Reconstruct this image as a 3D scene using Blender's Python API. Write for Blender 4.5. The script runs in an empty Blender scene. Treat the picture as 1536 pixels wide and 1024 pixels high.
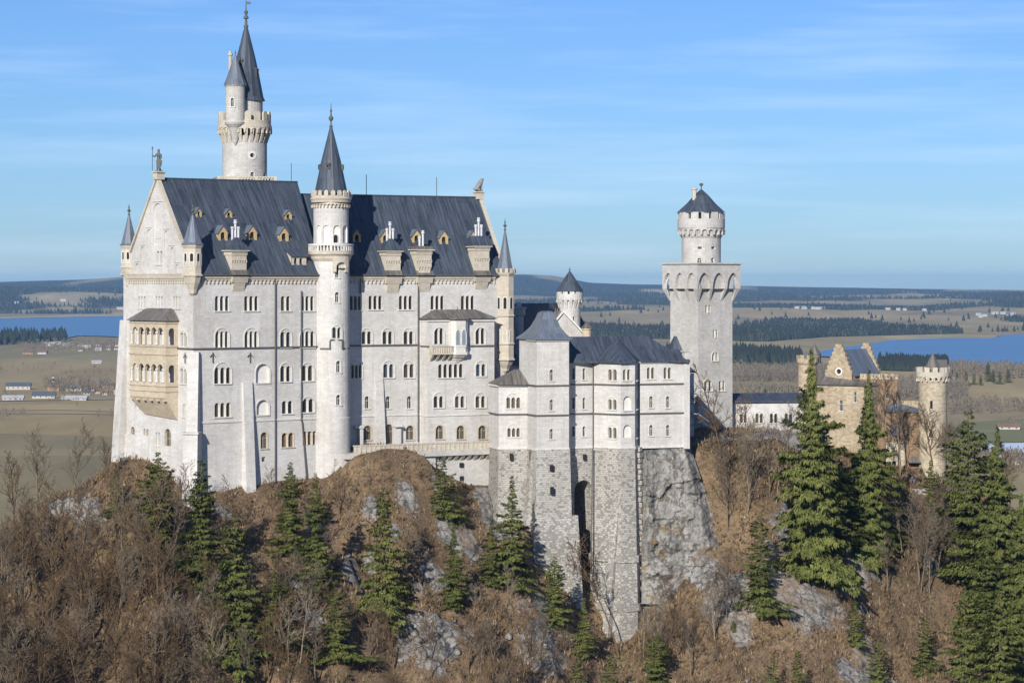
import bpy, math, random
import numpy as np
from mathutils import Vector, Matrix
from mathutils.geometry import delaunay_2d_cdt
R = math.radians
random.seed(7); rng = np.random.default_rng(7)
scene = bpy.context.scene
COL = scene.collection

# ------------------------------------------------------------------ camera, sky, sun, exposure
FPX, HOR = 4000.0, 422.0            # focal length and horizon row in the 1536x1024 photograph
cam_d = bpy.data.cameras.new('camera'); cam = bpy.data.objects.new('camera', cam_d); COL.objects.link(cam)
cam_d.sensor_width = 36; cam_d.lens = 36*FPX/1536
cam_d.shift_y = -(512-HOR)/1536
cam_d.clip_start = 1; cam_d.clip_end = 90000
cam.rotation_euler = (R(90), 0, 0)
scene.camera = cam
SUN_EL = 23.0
SUN_D = (math.cos(R(73)), math.sin(R(73)))       # horizontal travel of the light: away and to the right
world = bpy.data.worlds.new('World'); scene.world = world; world.use_nodes = True
wn, wl = world.node_tree.nodes, world.node_tree.links
bg = wn['Background']; bg.inputs['Strength'].default_value = 0.088
sky = wn.new('ShaderNodeTexSky'); sky.sky_type = 'NISHITA'; sky.sun_disc = False
sky.sun_elevation = R(SUN_EL)
sky.sun_rotation = math.atan2(-SUN_D[0], -SUN_D[1])
sky.altitude = 900; sky.air_density = 1.0; sky.dust_density = 0.3; sky.ozone_density = 2.5
# thin high cloud streaks in the sky
tc = wn.new('ShaderNodeTexCoord'); mp = wn.new('ShaderNodeMapping'); mp.inputs['Scale'].default_value = (6, 6, 75)
mp.inputs['Rotation'].default_value = (R(1.5), R(-3), 0)
nz = wn.new('ShaderNodeTexNoise'); nz.inputs['Scale'].default_value = 1.1; nz.inputs['Detail'].default_value = 7; nz.inputs['Roughness'].default_value = .6
cr = wn.new('ShaderNodeValToRGB'); cr.color_ramp.elements[0].position = .47; cr.color_ramp.elements[1].position = .74
cr.color_ramp.elements[1].color = (.21, .21, .21, 1)
mx = wn.new('ShaderNodeMix'); mx.data_type = 'RGBA'; mx.inputs[7].default_value = (8.2, 9.6, 11.4, 1)
wl.new(tc.outputs['Generated'], mp.inputs['Vector']); wl.new(mp.outputs[0], nz.inputs['Vector']); wl.new(nz.outputs['Fac'], cr.inputs[0])
wl.new(cr.outputs[0], mx.inputs[0]); hs_ = wn.new('ShaderNodeMix'); hs_.data_type = 'RGBA'; hs_.blend_type = 'MULTIPLY'; hs_.inputs[0].default_value = 1; hs_.inputs[7].default_value = (.42, .615, .99, 1)
wl.new(sky.outputs[0], hs_.inputs[6]); wl.new(hs_.outputs[2], mx.inputs[6]); wl.new(mx.outputs[2], bg.inputs['Color'])
sun_d = bpy.data.lights.new('sun', 'SUN'); sun = bpy.data.objects.new('sun', sun_d); COL.objects.link(sun)
sun_d.energy = 4.9; sun_d.angle = R(.5); sun_d.color = (1, .945, .86)
ce = math.cos(R(SUN_EL))
sun.rotation_euler = Vector((SUN_D[0]*ce, SUN_D[1]*ce, -math.sin(R(SUN_EL)))).to_track_quat('-Z', 'Y').to_euler()
scene.view_settings.view_transform = 'Standard'; scene.view_settings.look = 'None'
scene.view_settings.exposure = 0.33; scene.view_settings.gamma = 1
scene.render.engine = 'CYCLES'
scene.cycles.use_denoising = True
scene.cycles.max_bounces = 5; scene.cycles.diffuse_bounces = 3; scene.cycles.volume_bounces = 0
scene.cycles.transparent_max_bounces = 8
scene.cycles.caustics_reflective = False; scene.cycles.caustics_refractive = False

# ------------------------------------------------------------------ materials
class NT:
    def __init__(s, name):
        s.m = bpy.data.materials.new(name); s.m.use_nodes = True
        s.t = s.m.node_tree; s.n = s.t.nodes; s.l = s.t.links
        s.b = s.n['Principled BSDF']; s.b.inputs['Specular IOR Level'].default_value = .25
    def node(s, typ, **kw):
        n = s.n.new(typ)
        for k, v in kw.items():
            if k in n.inputs: s.put(n.inputs[k], v)
            else: setattr(n, k, v)
        return n
    def put(s, inp, v):
        if isinstance(v, bpy.types.NodeSocket): s.l.new(v, inp)
        elif isinstance(v, (tuple, list)) and inp.type == 'RGBA' and len(v) == 3: inp.default_value = (*v, 1)
        else: inp.default_value = v
    def coord(s, kind='UV', scale=(1, 1, 1), rot=(0, 0, 0)):
        c = s.node('ShaderNodeTexCoord'); m = s.node('ShaderNodeMapping')
        m.inputs['Scale'].default_value = scale; m.inputs['Rotation'].default_value = rot
        s.l.new(c.outputs[kind], m.inputs['Vector']); return m.outputs[0]
    def world(s, scale=(1, 1, 1)):
        g = s.node('ShaderNodeNewGeometry'); m = s.node('ShaderNodeMapping'); m.inputs['Scale'].default_value = scale
        s.l.new(g.outputs['Position'], m.inputs['Vector']); return m.outputs[0]
    def noise(s, vec, scale=1, detail=5, rough=.55, out='Fac', dist=0):
        n = s.node('ShaderNodeTexNoise'); s.l.new(vec, n.inputs['Vector'])
        n.inputs['Scale'].default_value = scale; n.inputs['Detail'].default_value = detail; n.inputs['Roughness'].default_value = rough
        n.inputs['Distortion'].default_value = dist
        return n.outputs[out]
    def ramp(s, fac, *stops):
        r = s.node('ShaderNodeValToRGB'); e = r.color_ramp.elements
        while len(e) < len(stops): e.new(.5)
        for i, (p, c) in enumerate(stops):
            e[i].position = p; e[i].color = (*c, 1) if isinstance(c, tuple) else (c, c, c, 1)
        s.l.new(fac, r.inputs[0]); return r.outputs[0]
    def mix(s, fac, a, b, mode='MIX'):
        m = s.node('ShaderNodeMix', data_type='RGBA', blend_type=mode)
        s.put(m.inputs[0], fac); s.put(m.inputs[6], a); s.put(m.inputs[7], b); return m.outputs[2]
    def math(s, op, a, b=0.0):
        m = s.node('ShaderNodeMath', operation=op); s.put(m.inputs[0], a); s.put(m.inputs[1], b); return m.outputs[0]
    def bump(s, h, strength=.3, dist=.05):
        b = s.node('ShaderNodeBump'); b.inputs['Strength'].default_value = strength; b.inputs['Distance'].default_value = dist
        s.put(b.inputs['Height'], h); s.l.new(b.outputs[0], s.b.inputs['Normal'])
    def out(s, color, rough=.9, metal=0):
        s.put(s.b.inputs['Base Color'], color); s.put(s.b.inputs['Roughness'], rough); s.b.inputs['Metallic'].default_value = metal
        return s.m

def ashlar(name, c1, c2, cm, bw=1.15, bh=.46, stain=.25, bump=.25, msize=.015, streak=(.75, .73, .70)):
    t = NT(name); uv = t.coord('UV')
    br = t.node('ShaderNodeTexBrick'); t.l.new(uv, br.inputs['Vector'])
    br.inputs['Scale'].default_value = 1; br.inputs['Brick Width'].default_value = bw; br.inputs['Row Height'].default_value = bh
    br.inputs['Mortar Size'].default_value = msize; br.inputs['Mortar Smooth'].default_value = .3; br.inputs['Bias'].default_value = 0
    t.put(br.inputs['Color1'], c1); t.put(br.inputs['Color2'], c2); t.put(br.inputs['Mortar'], cm)
    w = t.world((.05, .05, .05))
    big = t.noise(w, 2.2, 6, .6)
    col = t.mix(t.math('MULTIPLY', t.ramp(big, (.35, 0.), (.75, 1.)), stain), br.outputs['Color'], (.5, .46, .40), 'MULTIPLY')
    st = t.noise(t.world((.7, .7, .05)), 1.4, 5, .65)                 # rain streaks down the wall
    col = t.mix(t.math('MULTIPLY', t.ramp(st, (.5, 0.), (.78, 1.)), stain*1.5), col, streak, 'MULTIPLY')
    fine = t.noise(t.world((1, 1, 1)), 3.5, 5, .7)
    col = t.mix(.5, col, t.ramp(fine, (.3, .70), (.7, 1.14)), 'MULTIPLY')
    med = t.noise(t.world((.22, .22, .3)), 1.6, 6, .65); col = t.mix(.28, col, t.ramp(med, (.34, (.74, .73, .71)), (.62, 1.06)), 'MULTIPLY')
    t.bump(t.math('ADD', t.math('MULTIPLY', br.outputs['Fac'], -1.), t.math('MULTIPLY', fine, .6)), bump, .05)
    return t.out(col, .9)

M = {}
M['lime'] = ashlar('white_limestone', (.635, .622, .60), (.555, .545, .525), (.50, .49, .475), bw=.95, bh=.42, stain=.45)
M['lime_tower'] = ashlar('grey_white_limestone', (.55, .538, .515), (.465, .455, .435), (.42, .41, .39), bw=.9, bh=.42, stain=.45)
M['trim'] = ashlar('pale_trim_stone', (.66, .645, .60), (.60, .585, .545), (.53, .515, .48), bw=.8, stain=.15)
M['sand'] = ashlar('buff_sandstone', (.58, .505, .385), (.50, .43, .32), (.43, .37, .28), bw=.8, bh=.4, stain=.3)
M['ochre'] = ashlar('ochre_dormer_stone', (.56, .42, .22), (.50, .37, .19), (.42, .32, .17), bw=.8, bh=.4, stain=.3)
M['sandp'] = ashlar('pale_sandstone', (.58, .53, .44), (.50, .455, .375), (.42, .385, .32), bw=.8, bh=.4, stain=.3)
M['gatestone'] = ashlar('gatehouse_stone', (.52, .43, .30), (.34, .285, .205), (.30, .255, .195), bw=.7, bh=.38, stain=.5, bump=.5)
M['gatetower'] = ashlar('pale_tower_stone', (.56, .49, .36), (.38, .33, .25), (.36, .31, .24), bw=.7, bh=.4, stain=.55, bump=.5)
M['brick'] = ashlar('red_brick', (.27, .175, .11), (.19, .125, .08), (.33, .26, .17), bw=.5, bh=.22, stain=.5)
M['white'] = ashlar('white_render', (.72, .70, .66), (.70, .68, .64), (.68, .66, .62), bw=2, bh=1, stain=.2)
def rustic():
    t = NT('rusticated_stone'); uv = t.coord('UV')
    wob = t.noise(uv, .9, 3, .5, 'Color')
    vec = t.node('ShaderNodeVectorMath', operation='MULTIPLY_ADD'); t.l.new(wob, vec.inputs[0]); vec.inputs[1].default_value = (.25, .18, 0); t.l.new(uv, vec.inputs[2])
    br = t.node('ShaderNodeTexBrick'); t.l.new(vec.outputs[0], br.inputs['Vector'])
    br.inputs['Scale'].default_value = 1; br.inputs['Brick Width'].default_value = .62; br.inputs['Row Height'].default_value = .38
    br.inputs['Mortar Size'].default_value = .05; br.inputs['Mortar Smooth'].default_value = .4; br.offset = .5; br.squash = .8; br.squash_frequency = 3
    t.put(br.inputs['Color1'], (0, 0, 0)); t.put(br.inputs['Color2'], (1, 1, 1)); t.put(br.inputs['Mortar'], (.6, .6, .6))
    g = t.node('ShaderNodeSeparateXYZ'); t.l.new(t.world(), g.inputs[0])
    hz = t.math('MULTIPLY_ADD', g.outputs[2], -.045); hz.node.inputs[2].default_value = -1.62        # more grey blocks lower down
    hz = t.math('MINIMUM', t.math('MAXIMUM', hz, 0.), .62)
    th = t.math('SUBTRACT', .78, t.math('MULTIPLY', hz, .75))
    dark = t.node('ShaderNodeMapRange'); t.put(dark.inputs[0], br.outputs['Color']); t.put(dark.inputs[1], t.math('SUBTRACT', th, .12)); t.put(dark.inputs[2], t.math('ADD', th, .12))
    fine = t.noise(t.world((1, 1, 1)), 2.5, 6, .7); big = t.noise(t.world((.06, .06, .06)), 2.0, 5, .6)
    col = t.mix(t.math('MULTIPLY', dark.outputs[0], t.ramp(br.outputs['Fac'], (0, 1.), (1, 0.))), (.52, .50, .46), (.285, .27, .245))
    col = t.mix(t.math('MULTIPLY', br.outputs['Fac'], .55), col, (.42, .40, .36))
    col = t.mix(.75, col, t.ramp(fine, (.3, .6), (.7, 1.15)), 'MULTIPLY')
    col = t.mix(.7, col, t.ramp(big, (.3, (.62, .60, .56)), (.65, 1.0)), 'MULTIPLY')
    t.bump(t.math('ADD', t.math('MULTIPLY', br.outputs['Fac'], -1.6), fine), .9, .16)
    return t.out(col, .95)
M['rustic'] = rustic()
def metal_roof(name, base, hi, pitch=.75, rough=.5):
    t = NT(name); uv = t.coord('UV')
    w = t.node('ShaderNodeTexWave', wave_type='BANDS', bands_direction='X', wave_profile='SAW'); t.l.new(uv, w.inputs['Vector'])
    w.inputs['Scale'].default_value = 1/(pitch*20/ (2*math.pi)) ; w.inputs['Distortion'].default_value = 0
    sx = t.node('ShaderNodeSeparateXYZ'); t.l.new(uv, sx.inputs[0])
    cell = t.math('FLOOR', t.math('DIVIDE', sx.outputs[0], pitch)); fr = t.math('FRACT', t.math('DIVIDE', sx.outputs[0], pitch))
    row = t.math('FLOOR', t.math('DIVIDE', sx.outputs[1], 3.7))
    wn_ = t.node('ShaderNodeTexWhiteNoise', noise_dimensions='2D'); cb = t.node('ShaderNodeCombineXYZ'); t.l.new(cell, cb.inputs[0]); t.l.new(row, cb.inputs[1]); t.l.new(cb.outputs[0], wn_.inputs['Vector'])
    st = t.noise(t.coord('UV', (1.3, .12, 1)), 1.2, 6, .65); big = t.noise(t.coord('UV', (.12, .08, 1)), 1.2, 4, .6)
    f = t.math('ADD', t.math('MULTIPLY', wn_.outputs['Value'], .3), t.math('MULTIPLY', t.ramp(st, (.38, 0.), (.7, 1.)), .8))
    f = t.math('ADD', f, t.math('MULTIPLY', t.math('SUBTRACT', big, .5), .6))
    col = t.mix(f, base, hi)
    seam = t.math('LESS_THAN', fr, .11)
    col = t.mix(t.math('MULTIPLY', seam, .5), col, tuple(c*.35 for c in base))
    t.bump(t.math('MULTIPLY', seam, 1.), .6, .06)
    return t.out(col, rough)
M['roof'] = metal_roof('blue_grey_metal_roof', (.030, .038, .053), (.085, .106, .138))
M['roof_light'] = metal_roof('pale_blue_metal_roof', (.085, .105, .135), (.17, .20, .25), .6)
M['roof_brown'] = metal_roof('weathered_metal_roof', (.075, .068, .062), (.20, .185, .17), .8, .6)
def plain(name, col, rough=.8, var=.25, sc=2.0, metal=0):
    t = NT(name); f = t.noise(t.world(), sc, 5, .65)
    return t.out(t.mix(var*2, col, t.ramp(f, (.25, .55), (.75, 1.3)), 'MULTIPLY'), rough, metal)
M['pipe'] = plain('dark_lead', (.10, .095, .09), .6)
M['bronze'] = plain('weathered_bronze', (.10, .11, .10), .6, .3)
M['shutter'] = plain('brown_wood', (.16, .10, .055), .7)
M['bluewood'] = plain('grey_wood', (.20, .21, .22), .7)
M['metalpot'] = plain('pale_zinc', (.55, .56, .58), .45)
M['dark'] = plain('dark_void', (.02, .02, .022), .9)
g = NT('window_glass'); g.b.inputs['Specular IOR Level'].default_value = .5
M['glass'] = g.out(g.mix(.6, (.018, .02, .024), g.ramp(g.noise(g.world(), .9, 2), (.35, .5), (.7, 1.8)), 'MULTIPLY'), .12)
M['glass2'] = plain('sky_tinted_glass', (.045, .06, .085), .15, .3, 1.2); M['glass3'] = plain('dim_curtained_glass', (.07, .062, .05), .3, .4, 1.5)  # glass2: reflected sky painted into the pane colour as a blue tint
M['paleglass'] = plain('curtained_glass', (.20, .24, .30), .3, .2, 1)
M['leadglass'] = plain('wood_framed_glass', (.10, .085, .065), .4, .3, 2)

# ------------------------------------------------------------------ mesh builder and frames
BASE = {}                                   # world position of every parent
class MB:
    def __init__(s): s.v = []; s.f = []; s.uv = []; s.mi = []
    def face(s, pts, m=0, uv=None):
        i = len(s.v); s.v.extend([tuple(p) for p in pts]); s.f.append(tuple(range(i, i+len(pts)))); s.mi.append(m); s.uv.append(uv)
    def solid(s, lo, hi, m=0, caps=True):       # two rings of equal length, counter-clockwise seen from above/outside
        n = len(lo)
        for i in range(n):
            j = (i+1) % n; s.face([lo[i], lo[j], hi[j], hi[i]], m)
        if caps: s.face(list(hi), m); s.face(list(reversed(lo)), m)
    def block(s, fr, u0, u1, z0, z1, d0, d1, m=0):
        a = [fr.P(u0, z0, d1), fr.P(u1, z0, d1), fr.P(u1, z0, d0), fr.P(u0, z0, d0)]
        b = [fr.P(u0, z1, d1), fr.P(u1, z1, d1), fr.P(u1, z1, d0), fr.P(u0, z1, d0)]
        s.solid(a, b, m)
    def wedge(s, fr, u0, u1, z0, z1, d0, db, dt, m=0):     # outer face leans from db at the bottom to dt at the top
        a = [fr.P(u0, z0, db), fr.P(u1, z0, db), fr.P(u1, z0, d0), fr.P(u0, z0, d0)]
        b = [fr.P(u0, z1, dt), fr.P(u1, z1, dt), fr.P(u1, z1, d0), fr.P(u0, z1, d0)]
        s.solid(a, b, m)
    def lathe(s, c, prof, n=32, rot=0., m=0, cap=True, a0=0., a1=2*math.pi):
        full = abs(a1-a0-2*math.pi) < 1e-6
        A = [a0+rot+(a1-a0)*i/n for i in range(n+1)]
        for (r0, z0), (r1, z1) in zip(prof, prof[1:]):
            for i in range(n):
                p = [(c[0]+r*math.cos(a), c[1]+r*math.sin(a), z) for r, z, a in ((r0, z0, A[i]), (r0, z0, A[i+1]), (r1, z1, A[i+1]), (r1, z1, A[i]))]
                rr = max(r0, r1); sl = math.hypot(r1-r0, z1-z0)
                uv = [(A[i]*rr, z0), (A[i+1]*rr, z0), (A[i+1]*rr, z0+sl), (A[i]*rr, z0+sl)]
                if r1 < 1e-5: p = p[:3]; uv = uv[:3]
                elif r0 < 1e-5: p = [p[0], p[2], p[3]]; uv = [uv[0], uv[2], uv[3]]
                s.face(p, m, uv)
        if cap and full:
            r, z = prof[-1]
            if r > 1e-5: s.face([(c[0]+r*math.cos(a), c[1]+r*math.sin(a), z) for a in A[:-1]], m)
            r, z = prof[0]
            if r > 1e-5: s.face([(c[0]+r*math.cos(a), c[1]+r*math.sin(a), z) for a in reversed(A[:-1])], m)
    def tube(s, pts, rad, n=6, m=0):
        pts = [Vector(p) for p in pts]; rings = []
        for i, p in enumerate(pts):
            d = (pts[min(i+1, len(pts)-1)]-pts[max(i-1, 0)]).normalized()
            a = d.orthogonal().normalized(); b = d.cross(a); r = rad[i] if isinstance(rad, (list, tuple)) else rad
            rings.append([p+(a*math.cos(2*math.pi*k/n)+b*math.sin(2*math.pi*k/n))*r for k in range(n)])
        for q0, q1 in zip(rings, rings[1:]): s.solid(q0, q1, m, False)
        s.face(rings[-1], m); s.face(list(reversed(rings[0])), m)
    def plate(s, fr, outline, holes=(), d=0., back=None, m=0, step=None, hole_back=None):
        def res(lp):
            if not step: return lp
            o = []
            for (a, b), (c, e) in zip(lp, lp[1:]+lp[:1]):
                k = max(1, int(math.ceil(abs(c-a)/step)))
                o += [(a+(c-a)*i/k, b+(e-b)*i/k) for i in range(k)]
            return o
        outline = res(list(outline)); loops = [outline]+[list(h) for h in holes]
        pts, ed = [], []
        for lp in loops:
            i = len(pts); pts += [Vector(p) for p in lp]; ed += [(i+k, i+(k+1) % len(lp)) for k in range(len(lp))]
        bb = [(min(p[0] for p in h), max(p[0] for p in h), min(p[1] for p in h), max(p[1] for p in h)) for h in holes]
        if step:
            us = [p[0] for p in outline]; zs = [p[1] for p in outline]
            k = int((max(us)-min(us))/step); q = int((max(zs)-min(zs))/1.5)
            for i in range(1, k):
                for j in range(1, q):
                    u = min(us)+(max(us)-min(us))*i/k; z = min(zs)+(max(zs)-min(zs))*j/q
                    if inside((u, z), outline) and not any(b[0]-.1 < u < b[1]+.1 and b[2]-.1 < z < b[3]+.1 for b in bb): pts.append(Vector((u, z)))
        V, _, Fc, *_ = delaunay_2d_cdt(pts, ed, [], 0, 1e-5)
        for f in Fc:
            c = (sum(V[i][0] for i in f)/3, sum(V[i][1] for i in f)/3)
            if not inside(c, outline): continue
            if any(b[0] <= c[0] <= b[1] and b[2] <= c[1] <= b[3] and inside(c, h) for b, h in zip(bb, holes)): continue
            s.face([fr.P(V[i][0], V[i][1], d) for i in f], m, [(V[i][0], V[i][1]) for i in f])
        if back is not None: s.strip(fr, outline, d, back, m)
        if hole_back is not None:
            for h in holes: s.strip(fr, list(reversed(h)), d, hole_back, m)
    def strip(s, fr, lp, d0, d1, m=0):          # side walls of an outline, facing outward for a ccw loop
        for a, b in zip(lp, lp[1:]+lp[:1]):
            s.face([fr.P(*a, d1), fr.P(*b, d1), fr.P(*b, d0), fr.P(*a, d0)], m)
    def build(s, name, mats, parent=None, smooth=False, base=None):
        b = Vector(base) if base is not None else (BASE[parent.name] if parent else Vector((0, 0, 0)))
        me = bpy.data.meshes.new(name); me.from_pydata([(p[0]-b[0], p[1]-b[1], p[2]-b[2]) for p in s.v], [], s.f)
        if not isinstance(mats, (list, tuple)): mats = [mats]
        for x in mats: me.materials.append(x if not isinstance(x, str) else M[x])
        me.polygons.foreach_set('material_index', s.mi)
        uvl = me.uv_layers.new(name='UVMap'); out = []
        for pi, f in enumerate(s.f):
            if s.uv[pi] is not None: out += [c for q in s.uv[pi] for c in q]; continue
            n = me.polygons[pi].normal
            t = Vector((1, 0, 0)) if abs(n.z) > .999 else Vector((-n.y, n.x, 0)).normalized()
            bt = n.cross(t)
            for i in f:
                p = s.v[i]; out += [p[0]*t[0]+p[1]*t[1]+p[2]*t[2], p[0]*bt[0]+p[1]*bt[1]+p[2]*bt[2]]
        uvl.data.foreach_set('uv', out)
        if smooth: me.polygons.foreach_set('use_smooth', [True]*len(s.f))
        o = bpy.data.objects.new(name, me); COL.objects.link(o)
        BASE[o.name] = b
        if parent: o.parent = parent
        else: o.location = b
        return o

def inside(p, poly):
    x, y = p; r = False; j = len(poly)-1
    for i in range(len(poly)):
        xi, yi = poly[i]; xj, yj = poly[j]
        if (yi > y) != (yj > y) and x < (xj-xi)*(y-yi)/(yj-yi)+xi: r = not r
        j = i
    return r
class Fr:                                        # vertical wall plane: u along the wall, z up, d outward
    def __init__(s, x, y, deg):
        s.x, s.y = x, y; s.a = deg; s.t = (math.cos(R(deg)), math.sin(R(deg))); s.n = (math.sin(R(deg)), -math.cos(R(deg)))
    def P(s, u, z, d=0.): return Vector((s.x+u*s.t[0]+d*s.n[0], s.y+u*s.t[1]+d*s.n[1], z))
    def u(s, px, d=0.):
        r = (px-768)/FPX; return (r*(s.y+d*s.n[1])-s.x-d*s.n[0])/(s.t[0]-r*s.t[1])
    def z(s, px, py, d=0.):
        u = s.u(px, d); return (HOR-py)/FPX*(s.y+u*s.t[1]+d*s.n[1])
    def off(s, d, u=0): p = s.P(u, 0, d); return Fr(p.x, p.y, s.a)
class Cyl:                                       # round wall; u = arc length, 0 faces the camera
    def __init__(s, cx, cy, rad):
        s.c = (cx, cy); s.r = rad; L = math.hypot(cx, cy); s.f = (-cx/L, -cy/L); s.rt = (-s.f[1], s.f[0]); s.L = L
    def P(s, u, z, d=0.):
        a = u/s.r; r = s.r+d
        return Vector((s.c[0]+r*(s.f[0]*math.cos(a)+s.rt[0]*math.sin(a)), s.c[1]+r*(s.f[1]*math.cos(a)+s.rt[1]*math.sin(a)), z))
    def u(s, px, d=0.):
        off = ((px-768)/FPX-s.c[0]/s.c[1])*s.c[1]*.99; return math.asin(max(-.98, min(.98, off/s.r)))*s.r
    def z(s, px, py, d=0.): return (HOR-py)/FPX*(s.c[1]-s.r*math.cos(s.u(px)/s.r))
def rect(u0, u1, z0, z1): return [(u0, z0), (u1, z0), (u1, z1), (u0, z1)]
def arch(u0, u1, z0, z1, k=8, pointed=False):
    r = (u1-u0)/2; c = (u0+u1)/2; zs = z1-r; p = [(u0, z0), (u1, z0)]
    if pointed:
        zs = z1-r*1.9
        for i in range(k+1):
            q = i/k*2
            p.append((u1-r*(q**1.7 if q <= 1 else 2-(2-q)**1.7), zs+r*1.9*(1-abs(1-q)**1.6)))
        return p
    return p+[(c+r*math.cos(math.pi*i/k), zs+r*math.sin(math.pi*i/k)) for i in range(k+1)]
def at(px, py, Y): return Vector(((px-768)/FPX*Y, Y, (HOR-py)/FPX*Y))
def thing(name, label, cat, loc, group=None):
    o = bpy.data.objects.new(name, None); COL.objects.link(o); o.location = loc; o.empty_display_size = 1
    BASE[o.name] = Vector(loc); o['label'] = label; o['category'] = cat
    if group: o['group'] = group
    return o
def tag(o, label=None, cat=None, group=None, kind=None):
    if label: o['label'] = label
    if cat: o['category'] = cat
    if group: o['group'] = group
    if kind: o['kind'] = kind
    return o

def window(fr, par, holes, cx, y0, y1, w, n=1, hood=0, style='arch', glass='glass', trim='trim', deep=.42, sill=True, d=0., frame_w=.0, name='window', bars=True):
    """one window of n lights: reveals, sill, hood mould and columns in one mesh, panes a sub-part"""
    u0, u1 = fr.u(cx-w/2, d), fr.u(cx+w/2, d); z1, z0 = fr.z(cx, y0, d), fr.z(cx, y1, d)
    W = u1-u0; g = .26 if n > 1 else 0; lw = (W-(n-1)*g)/n
    a, p = MB(), MB()
    for i in range(n):
        a0 = u0+i*(lw+g); a1 = a0+lw
        lp = rect(a0, a1, z0, z1) if style == 'rect' else arch(a0, a1, z0, z1, 8, style == 'pointed')
        holes.append(lp); a.strip(fr, list(reversed(lp)), d+.004, d-deep)
        p.face([fr.P(u, z, d-deep+.02) for u, z in lp])
        if style == 'blind': continue
        if bars and lw > .55 and n == 1:
            c = (a0+a1)/2; a.block(fr, c-.035, c+.035, z0, z1-.06, d-deep+.02, d-deep+.07)
            zb = z0+(z1-z0)*.62; a.block(fr, a0+.01, a1-.01, zb-.03, zb+.03, d-deep+.02, d-deep+.065)
        if i:                                     # column with capital and base between two lights
            c = a0-g/2; q = fr.P(c, 0, d+.03); zs = z1-lw/2
            a.lathe(q, [(.17, z0), (.17, z0+.1), (.11, z0+.16), (.095, zs-.22), (.17, zs-.05), (.19, zs+.03)], 8)
    if frame_w:
        e = frame_w
        out = rect(u0-e, u1+e, z0, z1+e) if style == 'rect' else (arch(u0-e, u1+e, z0, z1+e) if n == 1 else rect(u0-e, u1+e, z0, z1+e))
        hs = [rect(u0+.001, u1-.001, z0+.001, z1) if style == 'rect' else arch(u0+.001, u1-.001, z0+.001, z1)] if n == 1 else [arch(u0+i*(lw+g)+.001, u0+i*(lw+g)+lw-.001, z0+.001, z1) for i in range(n)]
        a.plate(fr, out, hs, d+.06, d, hole_back=d)
    if sill: a.block(fr, u0-.22, u1+.22, z0-.2, z0-.012, d-.05, d+.2)
    if hood:
        ex = .32; zt = z1+hood
        o_ = arch(u0-ex, u1+ex, z0+(z1-z0)*.0, max(zt, z0+(W/2+ex)+.2), 14); i_ = arch(u0-ex+.17, u1+ex-.17, z0-.001, max(zt, z0+(W/2+ex)+.2)-.17, 14)
        k = len(o_)
        ring_o, ring_i = o_[1:]+o_[:1], i_[1:]+i_[:1]
        ring_o = [q for q in ring_o]; ring_i = [q for q in ring_i]
        poly = ring_o+list(reversed(ring_i))
        a.plate(fr, poly, (), d+.13, d)
    o = a.build(name, trim, par)
    if glass == 'glass': glass = random.choice(('glass', 'glass', 'glass2', 'glass3'))
    p.build('pane', {'blind': 'white'}.get(style, glass), o)
    return o

def frieze(mb, fr, u0, u1, z1, h, d0, d1, pitch=.8, m=0):
    """round-arched corbel table under an eave"""
    n = max(1, round((u1-u0)/pitch)); p = (u1-u0)/n; r = p*.38; top = [(u1, z1), (u0, z1)]; low = []
    for i in range(n):
        a = u0+i*p; low += [(a, z1-h), (a+p/2-r, z1-h)]+[(a+p/2-r*math.cos(math.pi*k/5), z1-h*.62+r*math.sin(math.pi*k/5)) for k in range(6)]+[(a+p/2+r, z1-h)]
    low += [(u1, z1-h)]
    mb.plate(fr, low+top, (), d1, d0, m)
def finial(mb, c, z, h, s=1., m=0):
    mb.lathe(c, [(.22*s, z), (.30*s, z+.06*h), (.12*s, z+.12*h), (.12*s, z+.25*h), (.34*s, z+.33*h), (.40*s, z+.40*h), (.14*s, z+.5*h), (.10*s, z+.62*h), (.2*s, z+.68*h), (.09*s, z+.75*h), (.03*s, z+h), (0, z+h)], 8, m=m)
def merlons(mb, fr, z0, z1, d0, d1, n, fill=.55, m=0, rounded=False):
    C = 2*math.pi*fr.r
    for i in range(n):
        u = C*i/n; w = C/n*fill
        if rounded: mb.plate(fr, arch(u, u+w, z0, z1, 6), (), d1, d0, m); mb.plate(fr, list(arch(u, u+w, z0, z1, 6)), (), d0+.01, d0, m)
        else: mb.block(fr, u, u+w, z0, z1, d0, d1, m)
def corbels(mb, fr, z0, z1, d1, n, fill=.45, m=0):
    C = 2*math.pi*fr.r
    for i in range(n):
        u = C*i/n; w = C/n*fill
        mb.wedge(fr, u, u+w, z0, z0+(z1-z0)*.45, -.1, .08, d1*.55, m); mb.wedge(fr, u, u+w, z0+(z1-z0)*.45, z1, -.1, d1*.6, d1, m)

# ================================================================== the palace (main hall)
S1 = Fr(-55, 460, 38)                              # south front, western half
W1 = 24.0; LW = S1.u(478)
NW = S1.P(0, 0, -W1); WF = Fr(NW.x, NW.y, -52)     # west gable front, u runs to the south-west corner
J = S1.P(LW, 0); J = Fr(J.x, J.y, 30).P(0, 0, -3.2); S2 = Fr(J.x, J.y, 30)             # south front, eastern half, turned by the bend at the stair turret
L2 = S2.u(757); W2 = 18.8
SE = S2.P(L2, 0); EF = Fr(SE.x, SE.y, 120)         # east front
ZE, ZR1, ZR2 = 1.0, 18.1, 15.9
ZB = -46.0
palace = thing('palace_hall', 'tall white limestone palace with steep blue grey roof, west gable and sandstone loggia', 'castle', (-30, 478, -34))
hS1, hW, hS2 = [], [], []
def w1(*a, **k): return window(S1, palace, hS1, *a, **k)
def w2(*a, **k): return window(S2, palace, hS2, *a, **k)
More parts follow.
